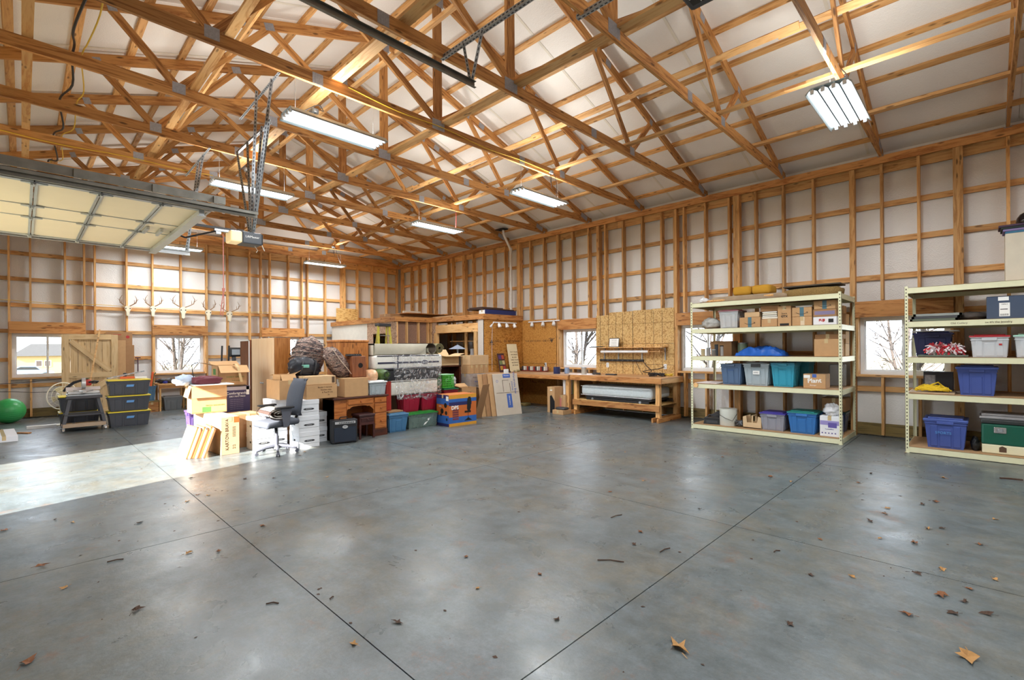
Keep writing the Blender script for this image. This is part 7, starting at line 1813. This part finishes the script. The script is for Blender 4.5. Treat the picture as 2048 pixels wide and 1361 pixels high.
# low table under window 2
t = thing('low_workbench', 'rough wooden bench under the second window of the back wall', 'workbench', (2.95, 15.45, 0))
for y in (15.22, 15.37, 15.52, 15.67): board('top_board', (2.45, y, .69), (3.75, y, .69), (0, 0, 1), .038, .14, W_fr, t)
board('apron', (2.47, 15.18, .63), (3.73, 15.18, .63), (0, 1, 0), .038, .09, W_hd, t)
for x in (2.5, 3.1, 3.7):
    for y in (15.22, 15.68): board('leg', (x, y, 0), (x, y, .67), (1, 0, 0), .038, .089, W_fr, t)
rim_bin('storage_bin', 'grey lidded bin under the rough bench', 2.58, 15.26, 3.02, 15.62, 0, .36, mat('mid_grey_plastic', (120, 124, 128), .4), mat('mid_grey_lid', (140, 142, 144), .4))
t = carton('wooden_box', 'low wooden box on the floor left of the rough bench', 2.18, 15.15, 2.46, 15.5, 0, .26, W_hd)
g = MB(); g.rbox(2.15, 2.49, 15.12, 15.5, .262, .28, .003, 1); tag(g.build('box_cover', W_pt), 'dark board lying on the low wooden box', 'board')
b = rim_bin('storage_bin', 'narrow blue bin holding tools beside the rough bench', 2.2, 15.2, 2.43, 15.5, .282, .66, mat('dusty_blue', (88, 122, 150), .4), None)
g = MB(); g.rbox(-.06, -.01, -.05, -.01, .1, .74, .01, 1, Matrix.Rotation(.12, 4, 'Y')); g.build('orange_handle', mat('tool_orange', (222, 98, 44), .5), b)
g = MB(); g.tube([(.03, 0, .1), (.08, .02, .65), (.12, 0, .72)], .012, 6); g.build('tool_handle', mat('tool_green', (60, 90, 60), .5), b)
lump('tool_heap', 'heap of small dark tools on the left end of the rough bench', 'tools', (2.66, 15.42, .71), (.2, .14, .06), mat('tool_dark', (64, 56, 54), .6, noise=.5, nscale=24), 99, .4, 5)
g = MB(); g.lathe([(.05, 0), (.06, .02), (.05, .06), (0, .07)], (2.62, 15.28, .71), 12); tag(g.build('blue_tape', mat('deep_blue', (40, 50, 140), .4), None, smooth=True), 'dark blue round object at the front edge of the rough bench', 'tape')
# things at the left edge on the floor
t = carton('white_box', 'flat white box lying on the floor at the left edge', -.42, 12.05, -.08, 13.2, 0, .10, BW_, .05)
g = MB(); g.box(.06, .5, 13.74, 13.90, 0, .05); tag(g.build('white_strip', INKW), 'white foam strip lying on the floor beside the saw stand', 'strip')
cord_heap('scrap_heap', 'small heap of cords and scrap at the left edge behind the flat white box', -.42, 13.6, 0, .14, DKGREY, 5, .012, 'scrap', 14, .1)
g = MB(); L, Mx = frame_M((-.05, 13.2, .012), (.1, 13.0, .012), (0, 0, 1)); g.box(-L / 2, L / 2, -.01, .01, -.03, .03, Mx); tag(g.build('wood_scrap', W_hd), 'short wood scrap beside the flat white box', 'scrap')
# deer skulls with antlers on the back wall
BONE = mat('bone', (222, 212, 186), .7); ANT = mat('antler', (150, 118, 84), .6)
def skull(x, z, s, label, spread):
    t = thing('deer_skull', label, 'deer skull', (x, BY0 - .05, z), 0, 'deer skulls in a row on the back wall')
    g = MB(); g.prism([(0, -.20 * s), (.03 * s, -.18 * s), (.035 * s, -.08 * s), (.07 * s, -.0), (.06 * s, .06 * s), (.02 * s, .085 * s), (-.02 * s, .085 * s), (-.06 * s, .06 * s), (-.07 * s, 0), (-.035 * s, -.08 * s), (-.03 * s, -.18 * s)], -.04, .045, 'y'); g.build('skull_bone', BONE, t)
    for q in (-1, 1):
        g = MB(); g.cyl((q * .045 * s, -.044, .01), (q * .045 * s, -.03, .01), .016 * s, n=10); g.build('eye_socket', INKBR, t)
        g = MB(); w_ = spread * s
        g.tube([(q * .03, 0, .07 * s), (q * .10 * w_, -.02, .11 * s), (q * .19 * w_, -.06, .17 * s), (q * .20 * w_, -.12, .27 * s), (q * .15 * w_, -.16, .36 * s)], [.012, .012, .011, .008, .003], 6)
        g.tube([(q * .16 * w_, -.045, .15 * s), (q * .15 * w_, -.06, .25 * s)], [.009, .003], 5); g.tube([(q * .19 * w_, -.07, .2 * s), (q * .25 * w_, -.1, .27 * s)], [.008, .003], 5)
        g.build('antler', ANT, t, smooth=True)
for k, (x, z, s, sp) in enumerate(((1.94, 2.66, .95, .9), (2.47, 2.68, 1.0, .9), (3.15, 2.68, 1.15, 1.1), (3.76, 2.64, 1.05, .7), (4.30, 2.62, 1.05, 1.1))):
    skull(x, z, s, ['leftmost deer skull with small antlers on the back wall', 'second deer skull from the left on the back wall', 'middle deer skull with the widest antlers on the back wall', 'fourth deer skull from the left, beside the red pull cord', 'rightmost deer skull on the back wall'][k], sp)
cable('wall_wire', [(-1.5, 15.93, 2.74), (-.5, 15.93, 2.76), (.8, 15.93, 2.71), (1.4, 15.93, 2.74), (2.2, 15.93, 2.71), (3.0, 15.93, 2.72), (4.1, 15.93, 2.70), (5.6, 15.93, 2.74), (6.3, 15.93, 2.7), (7.2, 15.93, 2.72)], .006, YEL, 'thin wire stapled along the back wall just above the deer skulls')
cable('wall_wire', [(-1.5, 15.93, .95), (-.4, 15.93, .84), (.4, 15.93, .88), (1.2, 15.93, .95), (2.0, 15.93, .9)], .006, BLKC, 'upper dark wire sagging under the first window of the back wall')
cable('wall_wire', [(-1.5, 15.93, .62), (-.4, 15.93, .66), (.4, 15.93, .60), (1.2, 15.93, .70)], .006, BLKC, 'lower dark wire sagging under the first window of the back wall')
g = MB(); g.tube([(2.14, 15.9, 1.40), (2.14, 15.9, 1.02)], .012, 6); g.rbox(2.08, 2.2, 15.89, 15.91, 1.37, 1.4, .003, 1); tag(g.build('wall_hook_tool', mat('maroon_tool', (70, 30, 50), .5)), 'dark T-shaped tool hanging on the back wall left of the second window', 'tool')
# ================================================================= outdoors, seen through the windows
GRD = mat('dry_lawn', (150, 140, 108), .95, noise=.2, nscale=.6)
g = MB(); g.prism([(-40, -.9), (-40, -.2), (22, -.2), (60, -1.0), (90, -1.75), (150, -2.0), (150, -3)], -60, 90, 'x'); o = g.build('ground', GRD); o['kind'] = 'structure'
BARK = mat('bark', (60, 52, 48), .9, noise=.2, nscale=8)
def tree(x, y, h, seed, label, twig=True):
    r_ = random.Random(seed); g = MB()
    t = thing('bare_tree', label, 'tree', (x, y, -.2), 0, 'bare winter trees outside the windows')
    def limb(p, d, L, r, lev):
        n = 4; pts = [p.copy()]; q = p.copy(); dd = d.copy()
        for k in range(n):
            dd = (dd + Vector((r_.gauss(0, .10), r_.gauss(0, .10), r_.gauss(.03, .06)))).normalized(); q = q + dd * L / n; pts.append(q.copy())
        g.tube(pts, [max(.0065, r * (1 - .16 * k)) for k in range(n + 1)], 5 if lev < 2 else 3)
        if lev < 4:
            for k in range(16 if lev == 0 else 4):
                f = r_.uniform(.03, 1) ** (1.5 if lev == 0 else 1); i = min(n - 1, int(f * n)); b = pts[i].lerp(pts[i + 1], f * n - i)
                a = r_.uniform(0, 2 * PI); nd = (dd * .6 + Vector((math.cos(a), math.sin(a), r_.uniform(-.1, .7)))).normalized()
                limb(b, nd, min(2.0, L * r_.uniform(.26, .44)), r * .42, lev + 1)
    limb(Vector((0, 0, 0)), Vector((r_.gauss(0, .04), r_.gauss(0, .04), 1)).normalized(), h, .02 + .006 * h, 0)
    g.build('branches', BARK, t, smooth='all', fix=False)
    return t
rt = random.Random(77)
TL = 'bare grey winter tree standing outside beyond a window'
k = 0
WIN = [('the right-hand window between the two shelving units', [(14.5, 1.25), (19.8, 1.9), (25.4, 2.5)]),
       ('the window behind the left shelving unit', [(14.8, 6.1), (19.8, 8.3), (25.5, 10.4)]),
       ('the window above the corner bench', [(13.9, 10.4), (18.3, 13.8), (22.8, 17.3)]),
       ('the middle window of the back wall', [(3.8, 20.0), (4.9, 25.6), (5.8, 31.0)]),
       ('the window behind the wardrobe', [(8.3, 21.4), (10.6, 27.0)])]
k = 0
for wn, L_ in WIN:
    for i_, (x, y) in enumerate(L_):
        t = tree(x, y, rt.uniform(6.0, 8.0), 100 + k, 'bare winter tree seen through ' + wn, ); k += 1
        t['group'] = 'bare trees beyond ' + wn
        t['label'] = ['nearest', 'second nearest', 'third nearest', 'fourth nearest', 'farthest'][i_] + ' bare tree seen through ' + wn
# house across the way and the car in front of it
t = thing('house', 'cream house with a dark hipped roof seen through the left window', 'house', (3.6, 110, -1.95))
HW = mat('house_cream', (150, 130, 92), .8); HR = mat('house_roof', (50, 48, 46), .9, noise=.15, nscale=3)
g = MB(); g.box(-4.5, 9.5, -3, 4, 0, 2.9); g.build('wall', HW, t)
g = MB(); g.add([(-5, -3.5, 2.9), (10, -3.5, 2.9), (10, 4.5, 2.9), (-5, 4.5, 2.9), (-2.5, .5, 4.9), (7.4, .5, 4.9)], [(0, 1, 5, 4), (1, 2, 5), (2, 3, 4, 5), (3, 0, 4), (0, 3, 2, 1)]); g.build('roof', HR, t)
for x in (-2.1, -1.1):
    g = MB(); g.box(x, x + .8, -3.06, -2.98, 1.2, 2.2); f = g.build('window', INKW, t); g = MB(); g.box(x + .08, x + .72, -3.08, -3.05, 1.28, 2.12); g.build('pane', mat('dark_pane', (70, 60, 56), .2), f)
g = MB(); g.box(1.0, 4.1, -3.06, -2.98, 0, 2.2); g.build('garage_door', mat('house_white', (240, 232, 214), .6), t)
t = thing('parked_car', 'pale blue-white car parked outside, seen through the left window', 'car', (.7, 84, -1.62), 0)
CW = mat('car_paint', (104, 128, 160), .2, coat=.5)
g = MB(); g.prism([(-2.1, .35), (2.1, .35), (2.15, .75), (1.5, .95), (1.0, 1.0), (.55, 1.42), (-.9, 1.46), (-1.6, 1.05), (-2.1, .98)], -.85, .85, 'y'); g.build('body', CW, t)
g = MB(); g.prism([(.86, 1.02), (.48, 1.37), (-.82, 1.40), (-1.42, 1.06)], -.86, .86, 'y'); g.build('window_glass', mat('car_glass', (30, 34, 40), .1), t)
for x in (-1.35, 1.35):
    for y in (-.86, .86): g = MB(); g.cyl((x, y - .1, .33), (x, y + .1, .33), .33, n=20); g.build('wheel', BLACK, t, smooth=True)
g = MB(); g.box(-60, 12.5, 12 + 5, 21 + 3, -.2, -.185) if False else None
# ================================================================= leaves, twigs and dirt on the floor
LEAF = mat('dry_leaf_brown', (120, 74, 40), .8, noise=.3, nscale=30); LEAF2 = mat('dry_leaf_tan', (166, 124, 72), .8, noise=.3, nscale=30); LEAF3 = mat('dry_leaf_dark', (70, 48, 34), .8)
def leaf_mesh(seed):
    r_ = random.Random(seed); g = MB(); n = 9; pts = []
    for k in range(n):
        a = 2 * PI * k / n; rr = (.035 if k % 2 else .018) * r_.uniform(.7, 1.3); pts.append((rr * 1.5 * math.cos(a), rr * math.sin(a), r_.uniform(.002, .02)))
    vs = [(0, 0, .003)] + pts; g.add(vs, [(0, 1 + k, 1 + (k + 1) % n) for k in range(n)])
    g.tube([(.04, 0, .006), (.07, .01, .004)], .0015, 3)
    me = bpy.data.meshes.new('dry_leaf'); me.from_pydata(g.v, [], g.f); me.materials.append([LEAF, LEAF2, LEAF3][seed % 3]); me.update(); return me
LM = [leaf_mesh(s) for s in range(9)]
LP = [(83, 1133, 1.3), (374, 1004, 1.2), (382, 957, 1), (395, 991, 1), (416, 992, .9), (278, 1047, 1.2), (437, 1104, 1), (378, 1107, 1.3), (272, 1222, 1.5), (525, 1053, 1.1), (129, 1177, 1.1), (490, 959, 1), (8, 1062, 1.3), (145, 1046, .9), (110, 1040, .8),
      (932, 1115, .9), (955, 1178, .8), (1115, 1240, .9), (1281, 1065, 1), (1358, 1297, 2.2), (1268, 1090, .9), (1540, 954, 1.4), (1581, 964, 1.1), (1740, 1043, 1.2), (1770, 1029, 1), (1775, 1018, 1.2), (1845, 1010, 1.3), (1872, 1005, 1.3), (1856, 1058, 1.3), (1885, 1058, 1), (1830, 1087, 1.3),
      (1887, 957, 1.3), (1742, 948, 1.2), (1717, 967, 1), (1885, 1140, 1.4), (1832, 1148, 1.3), (1882, 1192, 1.6), (1935, 1316, 2.2), (1906, 1228, 1.2), (1960, 1090, 1.1), (1990, 1040, 1), (1541, 893, .9), (1492, 888, .8), (1673, 983, .8), (1400, 1019, .9), (1220, 985, .9),
      (1287, 963, .9), (1000, 890, .9), (1068, 893, .9), (1067, 853, .8), (1119, 857, .9), (1010, 862, .8), (1135, 850, .8), (1095, 870, .9), (600, 912, 1), (610, 905, 1), (548, 957, .9), (57, 1326, 1.6), (708, 1290, 1), (795, 1246, 1.1), (1812, 907, .9), (1760, 1078, .9), (1930, 1205, 1.1), (1815, 1230, 1.2),
      (1705, 1155, .9), (1622, 1152, .8), (1640, 1080, .8), (1990, 1160, 1), (1975, 1230, 1.2), (1940, 1180, .9), (1250, 905, .8), (1330, 925, .8), (1445, 915, .8), (1200, 880, .7), (1580, 1250, .9), (1080, 1150, .8), (655, 955, .9), (700, 940, .8), (860, 930, .8), (930, 905, .8)]
f_, cx_, cy_ = 962.9, 1024.0, 697.88
def floor_at(px_, py_):
    d = _r * ((px_ - cx_) / f_) - _u * ((py_ - cy_) / f_) + _f
    return d * (-1.55 / d.z) + Vector((0, 0, 1.55))
ZC = {}
for k, (a, b_, s) in enumerate(LP):
    p = floor_at(a, b_)
    o = bpy.data.objects.new('dry_leaf', LM[k % 9])
    place(o, None, Matrix.Translation((p.x, p.y, .001)) @ Matrix.Rotation(rnd.uniform(0, 6.28), 4, 'Z') @ Matrix.Scale(s * .62, 4))
    col = ['brown', 'tan', 'dark'][(k % 9) % 3]
    zone = ('far left of' if a < 340 else 'left half of' if a < 700 else 'middle of' if a < 1300 else 'right half of' if a < 1700 else 'far right of')
    dep = ('the floor close to the camera' if b_ > 1200 else 'the floor in the foreground' if b_ > 1080 else 'the mid floor' if b_ > 940 else 'the floor near the stored goods')
    nth = ZC.get((zone, dep, col), 0); ZC[(zone, dep, col)] = nth + 1
    tag(o, '%s%s dry leaf on the %s %s' % (['', 'second ', 'third ', 'fourth ', 'fifth ', 'sixth ', 'seventh '][min(nth, 6)], col, zone, dep), 'leaf', 'dry leaves on the concrete')
TW = [((1340, 1098), (1320, 1106)), ((1560, 1103), (1548, 1106)), ((214, 1126), (247, 1120)), ((532, 1210), (557, 1209)), ((1222, 1037), (1244, 1031)), ((2000, 958), (2046, 962)), ((1195, 1122), (1248, 1126)), ((660, 1200), (667, 1196))]
for k, (a, b_) in enumerate(TW):
    p, q = floor_at(*a), floor_at(*b_); g = MB(); m_ = (p + q) / 2 + Vector((.01, .01, .006)); g.tube([p + Vector((0, 0, .005)), m_, q + Vector((0, 0, .005))], .004 if k != 5 else .012, 5)
    tag(g.build('twig', LEAF3, None), ['thin twig right of centre pointing to the camera', 'thin twig near the right-hand floor reflection', 'straight twig on the left foreground floor', 'short dark twig left of the long floor joint', 'thin pale twig in the middle of the floor', 'thick stick at the right edge of the floor', 'forked twig in the centre of the floor', 'tiny splinter beside the left floor joint'][k], 'twig', 'twigs on the concrete')
g = MB()
rp = random.Random(4)
for k in range(900):
    x = rp.uniform(.3, 9.8); y = rp.uniform(.3, 13)
    if rp.random() < .5: x = 10 - abs(rp.gauss(0, 2.2)); y = rp.uniform(0.2, 6)
    if x > 9.0 or y > 11.5 or (1.5 < x and y > 7.3): continue
    s = rp.uniform(.003, .011); a = rp.uniform(0, 6.28)
    g.add([(x + s * 1.6 * math.cos(a), y + s * 1.6 * math.sin(a), .001), (x - s * math.sin(a), y + s * math.cos(a), .004), (x - s * 1.6 * math.cos(a), y - s * 1.6 * math.sin(a), .001), (x + s * math.sin(a), y - s * math.cos(a), .0015)], [(0, 1, 2), (0, 2, 3)])
o = g.build('leaf_litter', LEAF3, None, fix=False); tag(o, 'tiny leaf crumbs and grit scattered all over the concrete floor', 'litter', kind='stuff')
